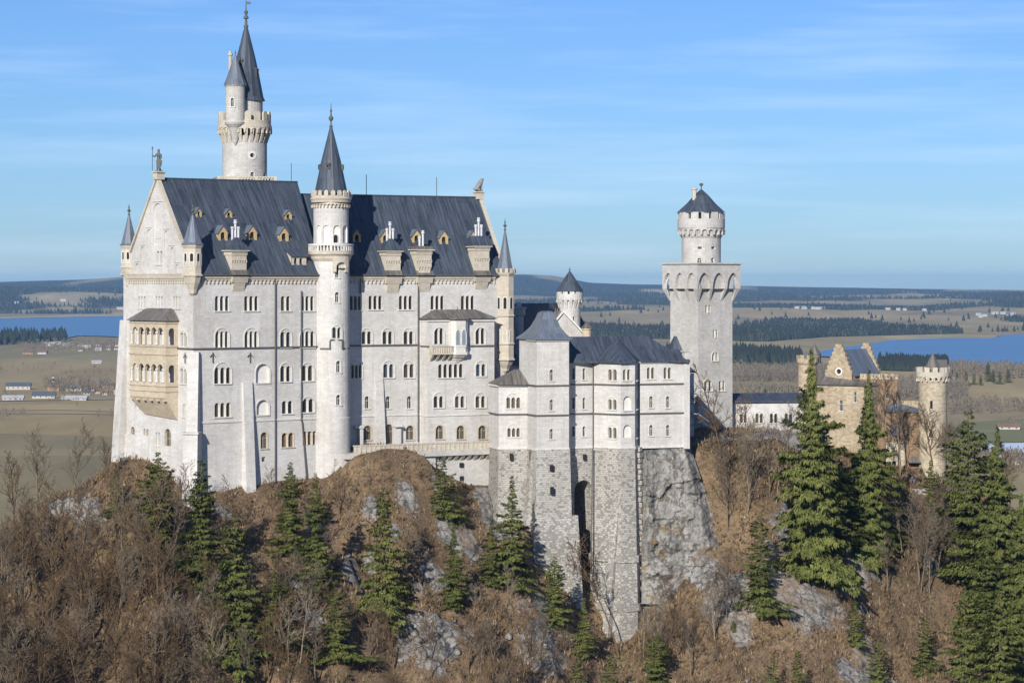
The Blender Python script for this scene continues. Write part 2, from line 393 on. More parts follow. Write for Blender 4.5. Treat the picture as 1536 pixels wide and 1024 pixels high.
def ww(*a, **k): return window(WF, palace, hW, *a, **k)
# western half, row by row
for cx, n, w in ((333, 3, 21), (377, 3, 21), (428.5, 2, 14), (461, 3, 20)): w1(cx, 444, 466, w, n)
for cx, n, w in ((333, 3, 19), (377, 3, 19), (428.5, 2, 15), (461, 3, 21)): w1(cx, 497 if n == 3 else 498, 521, w, n, hood=.75)
w1(334, 551, 575, 24, 3, hood=1.0); w1(394, 545, 574, 19, 1, style='blind', hood=.1); w1(428.5, 549, 572, 15, 2, hood=.7); w1(461, 548, 571, 17, 2, hood=.6)
w1(334, 604, 625, 24, 3); w1(394, 599, 622, 17, 1, style='blind', hood=.1); w1(431, 601, 620, 16, 2); w1(462, 598, 618, 17, 2, hood=.5)
w1(396, 648, 672, 10, 1, glass='leadglass', trim='sandp', frame_w=.18); w1(431.5, 649, 670, 18, 2, glass='shutter', trim='sandp', frame_w=.1)
w1(464.5, 647, 667, 21, 3, style='rect', glass='shutter', trim='sandp', sill=False); w1(395.5, 685, 692, 6, 1, style='rect', sill=False, trim='sandp')
# eastern half
for cx in (563, 608.5, 656, 701.5): w2(cx, 443.5, 464, 20, 3)
w2(533, 444, 465, 16, 3)
for cx in (550, 581.5, 613): w2(cx, 497, 516, 14, 2, hood=.75)
w2(534.5, 547, 567, 15, 3, hood=.7)
for cx in (583, 613.5): w2(cx, 546, 566, 15, 2, hood=.75)
for cx in (550.5, 582, 614): w2(cx, 594, 612, 6.5, 1)
for cx in (551, 615): w2(cx, 638, 659, 12, 1, glass='leadglass', trim='sandp', frame_w=.22)
w2(583, 636, 665, 13, 1, glass='leadglass', trim='sandp', frame_w=.4, sill=False, name='door')
# west front
for cx in (213, 239, 265.5): ww(cx, 444, 462, 11, 3, glass='paleglass')
ww(275.5, 499, 520, 9, 2, hood=.5); ww(275.5, 553, 575, 9, 2, hood=.5); ww(275.5, 606, 625, 3, 1, style='rect')
for cx, y0, y1, w, n, gl in ((199.5, 640, 661, 5, 1, 'leadglass'), (219, 643, 664, 7.5, 2, 'shutter'), (237, 648, 668, 7, 2, 'paleglass'), (252, 643, 682, 9, 1, 'leadglass')):
    ww(cx, y0, y1, w, n, glass=gl, trim='sandp' if gl != 'paleglass' else 'trim', frame_w=.2 if n == 1 else 0)
ww(203, 607, 615, 2.5, 1, style='rect', sill=False)
ww(239, 377, 396, 8.5, 2, style='rect', glass='bluewood')
# blind niches stepping up the gable
for cx, y0, y1, w in ((236.5, 305, 368, 14), (223.5, 344, 384, 6.5), (249.5, 346, 384, 6.5), (214, 370, 402, 6), (258.5, 371, 402, 6), (206, 395, 410, 5), (266.5, 396, 410, 6)):
    u0, u1, z1, z0 = WF.u(cx-w/2), WF.u(cx+w/2), WF.z(cx, y0), WF.z(cx, y1)
    a = MB(); lp = arch(u0, u1, z0, z1); hW.append(lp); a.strip(WF, list(reversed(lp)), .004, -.22); a.face([WF.P(u, z, -.22) for u, z in lp])
    if w > 10:
        for k in (-.45, .45):
            c = (u0+u1)/2+k; l2 = arch(c-.32, c+.32, z0+1.2, z1-1.3); a.plate(WF, l2, (), -.15, -.22)
    a.block(WF, u0-.3, u1+.3, z1+.25, z1+.42, 0, .12)
    a.build('blind_niche', 'lime', palace)
# walls
mb = MB(); mb.plate(S1, rect(0, LW+2, ZB, ZE), hS1); mb.build('wall', 'lime', palace)
mb = MB(); mb.plate(S2, rect(-2, L2, -36, ZE), hS2); mb.build('wall', 'lime', palace)
mb = MB(); mb.plate(WF, [(0, ZB), (W1, ZB), (W1, ZE), (W1/2, ZR1+.1), (0, ZE)], hW); mb.build('wall', 'lime', palace)
mb = MB(); mb.plate(EF, [(0, -36), (W2, -36), (W2, ZE), (W2/2, ZR2+.2), (0, ZE)], ()); mb.build('wall', 'lime', palace)
mb = MB()                                                     # north fronts
N1 = Fr(S1.P(LW+6, 0, -W1).x, S1.P(LW+6, 0, -W1).y, 38+180); mb.plate(N1, rect(0, LW+6, ZB, ZE)); 
N2 = Fr(S2.P(L2, 0, -W2).x, S2.P(L2, 0, -W2).y, 30+180); mb.plate(N2, rect(0, L2+2, ZB, ZE)); mb.build('wall', 'lime', palace)
# string courses, plinth mouldings
mb = MB()
zs = S1.z(300, 523)
for fr, a, b in ((S1, -.2, LW+.5), (S2, .5, S2.u(628)), (WF, WF.u(266), W1+.2)): mb.block(fr, a, b, zs-.12, zs+.14, -.1, .24)
mb.build('string_course', 'pipe', palace)
mb = MB(); zp = S1.z(320, 633); 
for fr, a, b in ((S1, -.15, LW+.5), (S2, .5, L2-1)): mb.block(fr, a, b, zp-.14, zp+.14, -.1, .16)
mb.build('string_course', 'trim', palace)
# battered plinth of the west front and lower south front
mb = MB(); zq = WF.z(190, 650)
mb.wedge(WF, -.3, 9.5, ZB, zq, -.1, 1.6, .3); mb.wedge(WF, 9.5, W1+.2, ZB, zq-1.5, -.1, .9, .1)
mb.wedge(WF, -1.1, 1.2, ZB, WF.z(186, 480), -1.5, 2.9, .12); mb.build('battered_plinth', 'lime', palace)
mb = MB(); mb.wedge(S1, S1.u(363), S1.u(377), ZB, S1.z(366, 573), -.1, 2.2, .35); mb.build('buttress', 'lime', palace)
mb = MB(); mb.wedge(S2, S2.u(562), S2.u(574), -36, S2.z(566, 558), -.1, 1.9, .12); mb.build('buttress', 'lime', palace)
mb = MB(); cb = Fr(S1.P(0, 0).x, S1.P(0, 0).y, -7)             # diagonal corner buttress
mb.wedge(cb, -1.0, 1.0, ZB, S1.z(294, 528), -1.0, 2.4, .1); mb.wedge(cb, -1.3, 1.3, ZB, S1.z(294, 648), -1.0, 3.2, 2.1)
mb.block(cb, -1.5, 1.5, S1.z(294, 650), S1.z(294, 647), -.5, 2.4); mb.build('buttress', 'lime', palace)
# arched corbel tables and cornices
mb = MB()
for fr, a, b in ((S1, 1.6, LW-.2), (S2, 2.4, L2-2.2), (WF, 1.4, W1-1.6)):
    frieze(mb, fr, a, b, ZE-.45, .95, .02, .26); mb.block(fr, a, b, ZE-.45, ZE+.1, -.1, .45)
mb.build('eave_frieze', 'sandp', palace)
mb = MB(); mb.block(WF, -.2, W1+.2, ZE+.1, ZE+.45, -.1, .55); mb.build('cornice', 'sandp', palace)
# roofs
def roof_slab(mb, fr, ue0, ue1, ur0, ur1, ze, zr, half, over=.55, th=.25):
    e0, e1 = fr.P(ue0, ze, over), fr.P(ue1, ze, over); r0, r1 = fr.P(ur0, zr, -half), fr.P(ur1, zr, -half)
    mb.face([e0, e1, r1, r0]); b = Vector((0, 0, -th)); mb.face([e1+b, e0+b, r0+b, r1+b])
    mb.face([e0+b, e1+b, e1, e0]); mb.face([e1+b, r1+b, r1, e1]); mb.face([r0+b, e0+b, e0, r0])
mb = MB()
roof_slab(mb, S1, .5, LW+.4, .5, LW+3.4, ZE+.15, ZR1, W1/2)
NB = S1.off(-W1); 
q = [S1.P(.5, ZE+.15, -W1-.5), S1.P(.5, ZR1, -W1/2), S1.P(LW+3.4, ZR1, -W1/2), S1.P(LW+6.4, ZE+.15, -W1-.5)]; mb.face([q[3], q[0], q[1], q[2]])
mb.face([S1.P(LW+.4, ZE-.2, .5), S1.P(LW+6.4, ZE-.2, -W1-.5), S1.P(LW+3.4, ZR1, -W1/2)])
mb.tube([S1.P(.3, ZR1+.05, -W1/2), S1.P(LW+3.4, ZR1+.05, -W1/2)], .16, 6)
mb.build('roof', 'roof', palace)
mb = MB()
roof_slab(mb, S2, -3, L2-.3, -5, L2-.3, ZE+.15, ZR2, W2/2)
q = [S2.P(-3, ZE+.15, -W2-.5), S2.P(-5, ZR2, -W2/2), S2.P(L2-.3, ZR2, -W2/2), S2.P(L2-.3, ZE+.15, -W2-.5)]; mb.face([q[3], q[0], q[1], q[2]])
mb.tube([S2.P(-5, ZR2+.05, -W2/2), S2.P(L2, ZR2+.05, -W2/2)], .16, 6)
mb.build('roof', 'roof', palace)
mb = MB()                                                      # eave gutters and downpipes
mb.block(S1, .2, LW+.2, ZE-.02, ZE+.2, .5, .72); mb.block(S2, 2.6, L2-1.6, ZE-.02, ZE+.2, .5, .72); mb.build('gutter', 'pipe', palace)
for fr, px, y0, y1 in ((S1, 412, 418, 722), (S1, 451, 436, 632), (S2, 626.5, 416, 662), (S2, 539.5, 416, 440)):
    u = fr.u(px); mb = MB(); mb.tube([fr.P(u, fr.z(px, y1), .22), fr.P(u, fr.z(px, y0), .22)], .13, 6); mb.build('downpipe', 'pipe', palace)
u = S1.u(452); mb = MB(); mb.tube([S1.P(u, S1.z(452, 632), .22), S1.P(S1.u(458), S1.z(458, 718), .4)], .12, 6); mb.build('downpipe', 'pipe', palace)
# gable copings
def coping(fr, W, zr, name='gable_coping', mat='sandp', w=.55, lift=.3, z0=ZE):
    mb = MB()
    for a, b in (((-.3, z0+.3), (W/2, zr+.25)), ((W/2, zr+.25), (W+.3, z0+.3))):
        for m0, m1, t in ((-.35, .35, 0), ):
            p0, p1 = [fr.P(a[0], a[1]-.35, m1), fr.P(a[0], a[1]-.35, m0), fr.P(a[0], a[1]+lift, m0), fr.P(a[0], a[1]+lift, m1)], [fr.P(b[0], b[1]-.35, m1), fr.P(b[0], b[1]-.35, m0), fr.P(b[0], b[1]+lift, m0), fr.P(b[0], b[1]+lift, m1)]
            mb.solid(p0, p1)
    mb.build(name, mat, palace)
coping(WF, W1, ZR1); coping(EF, W2, ZR2)
mb = MB(); mb.block(WF, W1/2-.75, W1/2+.75, ZR1-.2, ZR1+1.0, -1.0, .55); mb.block(WF, W1/2-1, W1/2+1, ZR1+1, ZR1+1.25, -1.2, .75); mb.build('pedestal', 'sandp', palace)
mb = MB(); mb.block(EF, W2/2-.7, W2/2+.7, ZR2-.3, ZR2+.9, -1.0, .5); mb.block(EF, W2/2-.9, W2/2+.9, ZR2+.9, ZR2+1.15, -1.2, .7); mb.build('pedestal', 'sandp', palace)
# lightning rods along the ridges
for fr, px, y0, y1, hw in ((S1, 437, 245, 276, W1/2), (S2, 549.5, 262, 292, W2/2), (S2, 655, 266, 295, W2/2)):
    u = fr.u(px, -hw); mb = MB(); mb.tube([fr.P(u, fr.z(px, y1+3, -hw), -hw), fr.P(u, fr.z(px, y0, -hw), -hw)], .07, 5); mb.build('lightning_rod', 'bronze', palace)
mb = MB(); mb.tube([S1.P(1.6, ZR1-.3, -W1/2), WF.P(W1/2-.1, ZR1+2.2, -.4)], .06, 5); mb.build('stay_rod', 'bronze', palace)

def on_roof(fr, px, py, half, zr):                  # depth behind the wall where the pixel meets the roof slope
    lo, hi = 0., half
    for _ in range(40):
        m = (lo+hi)/2; zroof = ZE+.15+(zr-ZE-.15)*m/half
        if fr.z(px, py, -m) > zroof: lo = m
        else: hi = m
    return -(lo+hi)/2
def dormer(fr, half, zr, cx, yb, yt, w):
    d = on_roof(fr, cx, yb, half, zr); u0, u1 = fr.u(cx-w/2, d), fr.u(cx+w/2, d); c = (u0+u1)/2
    z0, z1 = fr.z(cx, yb, d)-.15, fr.z(cx, yt, d); zw = z0+(z1-z0)*.62; W = u1-u0
    depth = (z1-z0)*half/(zr-ZE)+.8; mb = MB()
    hole = arch(c-W*.24, c+W*.24, z0+.3, zw+.1, 6)
    mb.plate(fr, [(u0, z0), (u1, z0), (u1, zw), (c, z1), (u0, zw)], [hole], d+.1, d-.1, hole_back=d-.25)
    mb.face([fr.P(u0, z0, d+.1), fr.P(u0, zw, d+.1), fr.P(u0, zw, d-depth), fr.P(u0, z0, d-depth)][::-1]); mb.face([fr.P(u1, z0, d+.1), fr.P(u1, z0, d-depth), fr.P(u1, zw, d-depth), fr.P(u1, zw, d+.1)])
    o = mb.build('dormer', 'ochre', palace)
    r = MB()
    for sgn, ua in ((-1, u0-.2), (1, u1+.2)):
        a = [fr.P(ua, zw-.15, d+.25), fr.P(c, z1+.16, d+.25), fr.P(c, z1+.16, d-depth), fr.P(ua, zw-.15, d-depth)]
        r.face(a if sgn < 0 else a[::-1]); r.face([q-Vector((0, 0, .12)) for q in (a[::-1] if sgn < 0 else a)])
        r.face([a[0], a[1], a[1]-Vector((0, 0, .12)), a[0]-Vector((0, 0, .12))])
    r.build('dormer_roof', 'roof_light', o)
    p = MB(); p.face([fr.P(u, z, d-.2) for u, z in hole]); p.build('pane', 'dark', o)
for cx, yb, yt, w in ((298, 327, 312, 8.5), (343, 328, 314, 10), (432, 331, 316, 11), (334, 364, 339, 14), (378, 363, 339, 14), (425.5, 365, 341, 14)): dormer(S1, W1/2, ZR1, cx, yb, yt, w)
for cx, yb, yt, w in ((577.5, 367, 345, 13), (624.5, 367, 345, 13), (665.5, 369, 347, 13), (709, 368, 347, 11), (535, 366, 344, 12)): dormer(S2, W2/2, ZR2, cx, yb, yt, w)
# flat dormer with two arched lights beside the stair turret
d = on_roof(S1, 447, 402, W1/2, ZR1); u0, u1 = S1.u(437, d), S1.u(459, d); z0, z1 = S1.z(447, 404, d), S1.z(447, 384, d); mb = MB()
hs = [arch(u0+.5, u0+1.15, z0+.4, z1-.35, 6), arch(u0+1.65, u0+2.3, z0+.4, z1-.35, 6)]
mb.plate(S1, rect(u0, u1, z0, z1), hs, d+.1, d-.1, hole_back=d-.2)
for uu, fl in ((u0, 1), (u1, 0)):
    q = [S1.P(uu, z0, d+.1), S1.P(uu, z1, d+.1), S1.P(uu, z1+1.3, d-2.6), S1.P(uu, z0, d-2.6)]; mb.face(q[::-1] if fl else q)
o = mb.build('dormer', 'sandp', palace); p = MB()
for h in hs: p.face([S1.P(u, z, d-.15) for u, z in h])
p.build('pane', 'dark', o); r = MB(); q = [S1.P(u0-.3, z1, d+.4), S1.P(u1+.3, z1, d+.4), S1.P(u1+.3, z1+2.4, d-4), S1.P(u0-.3, z1+2.4, d-4)]; r.face(q); r.face([x-Vector((0, 0, .15)) for x in q[::-1]]); r.face([q[0]-Vector((0, 0, .15)), q[1]-Vector((0, 0, .15)), q[1], q[0]]); r.build('dormer_roof', 'roof', o)
# wall chimneys rising from the eaves
def chimney(fr, cx, w, ytop, ybot, kind, pots, dd=.9):
    d = -.25; u0, u1 = fr.u(cx-w/2, d), fr.u(cx+w/2, d); c = (u0+u1)/2; z1, z0 = fr.z(cx, ytop, d), ZE-.1; dp = 2.0; W = u1-u0
    mb = MB(); mb.block(fr, u0, u1, z0+.2, z1-.9, -dp, d+.6)
    mb.block(fr, u0-.12, u1+.12, z1-.9, z1-.65, -dp-.1, d+.72); mb.wedge(fr, u0-.1, u1+.1, z1-.65, z1-.2, -dp-.2, d+.7, d+.95); mb.block(fr, u0-.45, u1+.45, z1-.2, z1, -dp-.3, d+1.05)
    zm = z0+(z1-z0)*.52; frieze(mb, fr, u0-.03, u1+.03, zm+.5, .5, d+.6, d+.75, .55)
    o = mb.build('chimney', 'sandp', palace)
    b = MB(); zc = fr.z(cx, ybot, 0); b.wedge(fr, u0-.1, u1+.1, zc+.55*(ZE-zc), ZE-.2, -.1, .55, .95); b.wedge(fr, u0+.3, u1-.3, zc, zc+.55*(ZE-zc), -.1, .02, .5); b.build('corbel', 'sandp', o)
    s = MB(); s.wedge(fr, u0-.2, u1+.2, ZE+.1, ZE+1.0, -1.2, d+1.3, d+.62); s.build('apron', 'roof_brown', o)
    k = MB(); zt = z1
    if kind == 'hip':
        lo = [fr.P(u0-.5, z1, d+1.1), fr.P(u1+.5, z1, d+1.1), fr.P(u1+.5, z1, -dp-.4), fr.P(u0-.5, z1, -dp-.4)]; zt = z1+2.2
        md = [fr.P(u0-.05, z1+.8, d+.6), fr.P(u1+.05, z1+.8, d+.6), fr.P(u1+.05, z1+.8, -dp), fr.P(u0-.05, z1+.8, -dp)]
        hi = [fr.P(c-.45, zt, d-.35), fr.P(c+.45, zt, d-.35), fr.P(c+.45, zt, -dp+.7), fr.P(c-.45, zt, -dp+.7)]
        k.solid(lo, md); k.solid(md, hi); k.build('chimney_cap', 'roof', o)
    elif kind == 'gable':
        zt = z1+2.3; m_ = (d+.9-dp)/2
        a, b_ = [fr.P(u0-.5, z1, d+1.0), fr.P(u0-.5, zt-.4, m_), fr.P(u0-.5, z1, -dp-.5)], [fr.P(u1+.5, z1, d+1.0), fr.P(u1+.5, zt-.4, m_), fr.P(u1+.5, z1, -dp-.5)]
        k.solid(a[::-1], b_[::-1]); k.build('chimney_cap', 'roof', o); zt -= .6
    else:
        k.block(fr, u0-.3, u1+.3, z1, z1+.6, -dp-.2, d+.8); k.build('chimney_cap', 'roof_brown', o); zt = z1+.6
    p = MB()
    for du, h in pots:
        q = fr.P(c+du, 0, -.9); p.lathe(q, [(.2, zt-.5), (.2, zt+h*.8), (.33, zt+h*.8), (.33, zt+h*.88), (.22, zt+h*.9), (.3, zt+h*.94), (.3, zt+h), (0, zt+h)], 8)
    p.build('chimney_pot', 'metalpot', o)
T3 = ((-.62, 1.9), (0, 3.1), (.62, 1.9))
chimney(S1, 356, 22, 375, 437, 'hip', T3)
chimney(S2, 587.5, 22, 376, 440, 'hip', T3); chimney(S2, 634, 22, 374, 438, 'flat', ((-.3, 1.8), (.4, 2.9))); chimney(S2, 720.5, 22, 369, 434, 'gable', ((-.6, 2.3), (0, 3.6), (.6, 2.3)))
u = S2.u(634); mb = MB(); mb.block(S2, u-1.2, u+1.2, ZE+.2, ZE+1.8, -.5, .7); frieze(mb, S2, u-1.2, u+1.2, ZE+1.8, .6, .7, .85, .6); mb.build('parapet_block', 'sandp', palace)
# corner turrets of the west front and the south-east corner
def turret(px, Y, r, ycone, ytip, ybase, ycor, crenel=False, mat='sandp', n=8, fin=3.0, wins=()):
    c = at(px, 0, Y); c = (c.x, c.y); z = lambda y: (HOR-y)/FPX*Y
    mb = MB(); zb, zc, zt, zk = z(ybase), z(ycone), z(ytip), z(ycor); rot = math.pi/n
    mb.lathe(c, [(.12, zk-.6), (.42*r, zk), (.5*r, zk+.25*(zb-zk)), (.8*r, zk+.6*(zb-zk)), (1.0*r, zb-.1), (1.16*r, zb), (1.16*r, zb+.25), (1.02*r, zb+.4), (r, zc-.7), (1.18*r, zc-.25), (1.22*r, zc)], n, rot)
    cy = Cyl(c[0], c[1], r*math.cos(math.pi/n))
    o = mb.build('corner_turret', mat, palace)
    w = MB()
    for k in range(n):
        ang = math.atan2(cy.f[1], cy.f[0])
        a = rot+math.pi/n+2*math.pi*k/n; nx, ny = math.cos(a), math.sin(a); ap = r*math.cos(math.pi/n)
        f = Fr(c[0]+nx*ap, c[1]+ny*ap, math.degrees(math.atan2(nx, -ny)))
        for zz0, zz1 in wins:
            w.face([f.P(u, v, .015) for u, v in arch(-r*.17, r*.17, z(zz1), z(zz0), 6)], 0)
            w.plate(f, arch(-r*.27, r*.27, z(zz1)-.12, z(zz0)+.16, 6), [arch(-r*.17, r*.17, z(zz1), z(zz0), 6)], .1, 0, 1)
    if wins: w.build('window', ['dark', 'trim'], o)
    k = MB(); k.lathe(c, [(1.32*r, zc), (1.05*r, zc+.25*r), (.06, zt)] if not crenel else [(.97*r, zc), (.06, zt)], n, rot); k.build('turret_roof', 'roof_light', o)
    f = MB(); finial(f, c, zt-.4, fin, .9); f.build('finial', 'bronze', o)
    if crenel:
        m_ = MB(); merlons(m_, Cyl(c[0], c[1], r*1.1), zc-.1, zc+.8, -.15, .15, 12, .55); m_.build('battlement', mat, o)
    return o
turret(289, 460.3, 1.62, 367, 319, 414, 440, wins=((380, 398),), fin=1.9)
turret(193.5, 478, 1.35, 368, 319, 402, 428, wins=((378, 394),), fin=2.0)
turret(757.5, 499, 1.72, 409, 342, 540, 556, crenel=True, wins=((446, 463), (495, 513)), fin=2.2)
mb = MB(); c = at(756, 0, 500); mb.lathe((c.x, c.y), [(.55, -36), (.55, at(0, 560, 499).z)], 8); mb.lathe((c.x, c.y), [(.55, at(0, 562, 499).z), (.95, at(0, 556, 499).z)], 8); mb.build('corner_pillar', 'sandp', palace)
mb = MB(); c = at(757.5, 0, 499)
for y in (516, 474): z = at(0, y, 499).z; mb.lathe((c.x, c.y), [(1.76, z-.15), (1.95, z), (1.95, z+.15), (1.75, z+.3)], 8, math.pi/8)
mb.build('string_course', 'sandp', palace)

# ---- sandstone loggia on the west front
D = 2.5; uR, uL = WF.u(248.5, D), WF.u(196, D)-.35
zt, zmid = WF.z(232, 481, D), WF.z(232, 524, D); zf = WF.z(232, 581, D); zk = WF.z(232, 596, D)
lg = MB(); LF = WF.off(D); SF = Fr(WF.P(uR, 0, D).x, WF.P(uR, 0, D).y, 38); NF = Fr(WF.P(uL, 0, 0).x, WF.P(uL, 0, 0).y, 38+180)
hs = []; hside = []
for (y0, y1) in ((491, 517), (546, 573)):
    z1, z0 = WF.z(232, y0, D), WF.z(232, y1, D); pit = (uR-uL-1.6)/5
    for i in range(5): hs.append(arch(uL+.8+i*pit+.16, uL+.8+(i+1)*pit-.16, z0, z1, 8))
    hside.append(arch(D*.24, D*.76, z0, z1-.1, 8))
lg.plate(LF, rect(uL, uR, zk, zt), hs, 0, hole_back=-.45); lg.plate(SF, rect(0, D, zk, zt), hside, 0, hole_back=-.4); lg.plate(NF, rect(0, D, zk, zt), [[(D-u, z) for u, z in reversed(h)] for h in hside], 0, hole_back=-.4)
for z in (zmid, zf, zt-.5):                                    # floors
    lg.face([WF.P(uL, z, 0), WF.P(uR, z, 0), WF.P(uR, z, D-.02), WF.P(uL, z, D-.02)][::-1]); lg.face([WF.P(uL, z-.01, 0), WF.P(uR, z-.01, 0), WF.P(uR, z-.01, D-.02), WF.P(uL, z-.01, D-.02)])
lo = lambda e, z: [WF.P(uL-e, z, D+e), WF.P(uR+e, z, D+e), WF.P(uR+e, z, -.05), WF.P(uL-e, z, -.05)]
for y in (519, 531, 578, 586, 484): z = WF.z(232, y, D); lg.solid(lo(.16, z-.13), lo(.16, z+.13))
# stepped corbel below
zs_ = [zk, zk-1.1, zk-2.2, zk-3.2]
lg.solid([WF.P(uL+1.2, zs_[3], .25), WF.P(uR-.0, zs_[3]-.6, .25), WF.P(uR, zs_[3]-.6, -.05), WF.P(uL+1.2, zs_[3], -.05)], [WF.P(uL, zk, D), WF.P(uR, zk, D), WF.P(uR, zk, -.05), WF.P(uL, zk, -.05)])
for i in range(6):
    uu = uL+.5+i*(uR-uL-1.)/5; lg.wedge(WF, uu-.3, uu+.3, zs_[2]-.3, zs_[0]-.25, 0, .5, D+.05); lg.block(WF, uu-.36, uu+.36, zs_[0]-.6, zs_[0]-.3, 0, D+.15)
lo_ = lg.build('loggia', 'sand', palace)
lc = MB()
for (y0, y1) in ((491, 517), (546, 573)):
    z1, z0 = WF.z(232, y0, D), WF.z(232, y1, D)
    for i in range(6):
        q = WF.P(uL+.8+i*pit, 0, D+.02); lc.lathe(q, [(.3, z0), (.3, z0+.25), (.17, z0+.4), (.15, z1-1.2), (.3, z1-.95), (.32, z1-.75)], 8)
lc.build('column', 'trim', lo_)
r = MB(); b0 = lo(.5, zt); zt2 = WF.z(232, 462, 0); r.solid(b0, [WF.P(uL+2.6, zt2, .6), WF.P(uR-1.6, zt2, .6), WF.P(uR-1.6, zt2, -.05), WF.P(uL+2.6, zt2, -.05)]); r.build('loggia_roof', 'roof_brown', lo_)
# iron wall anchors
for fr, px, y in ((S1, 318.5, 536), (S1, 374.5, 536), (WF, 278.5, 537)):
    u, z = fr.u(px), fr.z(px, y); mb = MB()
    mb.tube([fr.P(u, z-.9, .15), fr.P(u, z+.9, .15)], .09, 5); mb.tube([fr.P(u-.55, z+.1, .15), fr.P(u-.25, z+.45, .15), fr.P(u+.25, z+.45, .15), fr.P(u+.55, z+.1, .15)], .08, 5); mb.build('wall_anchor', 'pipe', palace)

# ---- projecting bay of the eastern half, with balcony and oriel
BD = 2.6; bu0, bu1 = S2.u(641, BD), S2.u(741.5, BD); BF = S2.off(BD); zbt = S2.z(690, 478, BD); bay_h = []
def wb(*a, **k): return window(S2, palace, bay_h, *a, d=BD, **k)
wb(658.5, 492, 516, 13, 2, hood=.25, sill=False); wb(720.5, 492, 516, 13, 2, hood=.25); wb(676, 546, 566, 37, 5)
for cx in (658, 690): wb(cx, 594, 611, 14, 2, hood=.75)
wb(721, 594, 611, 14, 2, hood=.75); wb(721.5, 546, 564, 14, 2, hood=.75)
for cx in (659.5, 691, 723.5): wb(cx, 638, 658, 12, 1, glass='leadglass', trim='sandp', frame_w=.25)
mb = MB(); mb.plate(S2, rect(bu0, bu1, -36, zbt), bay_h, BD)
BL = Fr(S2.P(bu0, 0).x, S2.P(bu0, 0).y, 30-90); BR = Fr(S2.P(bu1, 0, BD).x, S2.P(bu1, 0, BD).y, 120)
mb.plate(BL, rect(0, BD, -36, zbt)); mb.plate(BR, rect(0, BD, -36, zbt-.8)); bay = mb.build('bay', 'lime', palace)
mb = MB()
for z, m_ in ((S2.z(690, 519, BD), 'p'),):
    mb.block(S2, bu0-.1, bu1+.1, z-.12, z+.14, 0, BD+.22)
mb.build('string_course', 'pipe', bay)
mb = MB(); z = S2.z(690, 622, BD); mb.block(S2, bu0-.1, bu1+.1, z-.14, z+.14, 0, BD+.16); mb.build('string_course', 'trim', bay); mb = MB(); mb.block(S2, bu0-.1, bu1+.1, zbt-.5, zbt, 0, BD+.25); mb.build('string_course', 'trim', bay)
r = MB(); zr_ = S2.z(690, 464, 0); lo2 = [S2.P(bu0-.6, zbt, BD+.6), S2.P(bu1+.6, zbt, BD+.6), S2.P(bu1+.6, zbt, -.05), S2.P(bu0-.6, zbt, -.05)]
r.solid(lo2, [S2.P(bu0+2.8, zr_, .4), S2.P(bu1-2.8, zr_, .4), S2.P(bu1-2.8, zr_, -.05), S2.P(bu0+2.8, zr_, -.05)]); r.build('bay_roof', 'roof_brown', bay)
# oriel
ua, ub = S2.u(679, BD+1.3), S2.u(704, BD+1.3); oz = lambda y: S2.z(691, y, BD+1.3)
def ofp(z, e=0., k=1.): return [S2.P(ua-e, z, BD-.1), S2.P(ua-e, z, BD+(.75+e)*k), S2.P(ua-e+.7, z, BD+(1.35+e)*k), S2.P(ub+e-.8, z, BD+(1.35+e)*k), S2.P(ub+e, z, BD+(.75+e)*k), S2.P(ub+e, z, BD-.1)]
mb = MB(); mb.solid(ofp(oz(530)), ofp(oz(478)))
for y0, y1, e in ((532, 528, .2), (520.5, 518.8, .1), (480, 477, .2)): mb.solid(ofp(oz(y0), e), ofp(oz(y1), e))
for (y0, e0, k0), (y1, e1, k1) in (((536, -.15, .8), (532, .0, 1.)), ((540, -.5, .5), (536, -.35, .7)), ((545, -1.1, .15), (540, -.6, .45))): mb.solid(ofp(oz(y0), e0, k0), ofp(oz(y1), e1, k1))
ori = mb.build('oriel', 'trim', palace); OF = S2.off(BD+1.35); w = MB(); um = (ua+ub)/2-.05
for c in (um-.62, um+.62):
    lp = arch(c-.4, c+.4, oz(517), oz(494.5), 6, True); w.face([OF.P(u, z, .012) for u, z in lp]); w.plate(OF, arch(c-.55, c+.55, oz(517)-.05, oz(494.5)+.2, 6, True), [lp], .1, 0, 1, hole_back=.01)
w.build('window', ['paleglass', 'trim'], ori)
k = MB(); ap = S2.P((ua+ub)/2, oz(466.5), BD-.1); pts = ofp(oz(477.5), .4)
for p0, p1 in zip(pts, pts[1:]): k.face([p1, p0, ap]); k.face([p0-Vector((0, 0, .2)), p1-Vector((0, 0, .2)), p1, p0][::-1])
finial(k, ap, ap.z-.2, 1.2, .4); k.build('oriel_roof', 'roof_brown', ori)
# balcony
a0, a1 = S2.u(648, BD+1.2), S2.u(679, BD+1.2); z0, z1 = S2.z(662, 530, BD+1), S2.z(662, 518.5, BD+1); mb = MB()
mb.block(S2, a0, a1, z0-.2, z0+.1, BD, BD+1.4); mb.block(S2, a0, a1, z1-.2, z1, BD+1.2, BD+1.42); mb.block(S2, a0, a0+.2, z0, z1, BD, BD+1.42)
n = 12
for i in range(n):
    q = S2.P(a0+.15+(a1-a0-.3)*i/(n-1), 0, BD+1.3); mb.lathe(q, [(.09, z0+.1), (.12, z0+.35), (.07, z1-.2)], 6)
mb.block(S2, a0, a1, z0+.1, z1-.2, BD+1.22, BD+1.26)
for i in range(4):
    uu = a0+.3+(a1-a0-.6)*i/3; mb.wedge(S2, uu-.2, uu+.2, z0-1.3, z0-.2, BD, BD+.2, BD+1.3)
mb.build('balcony', 'sandp', palace)
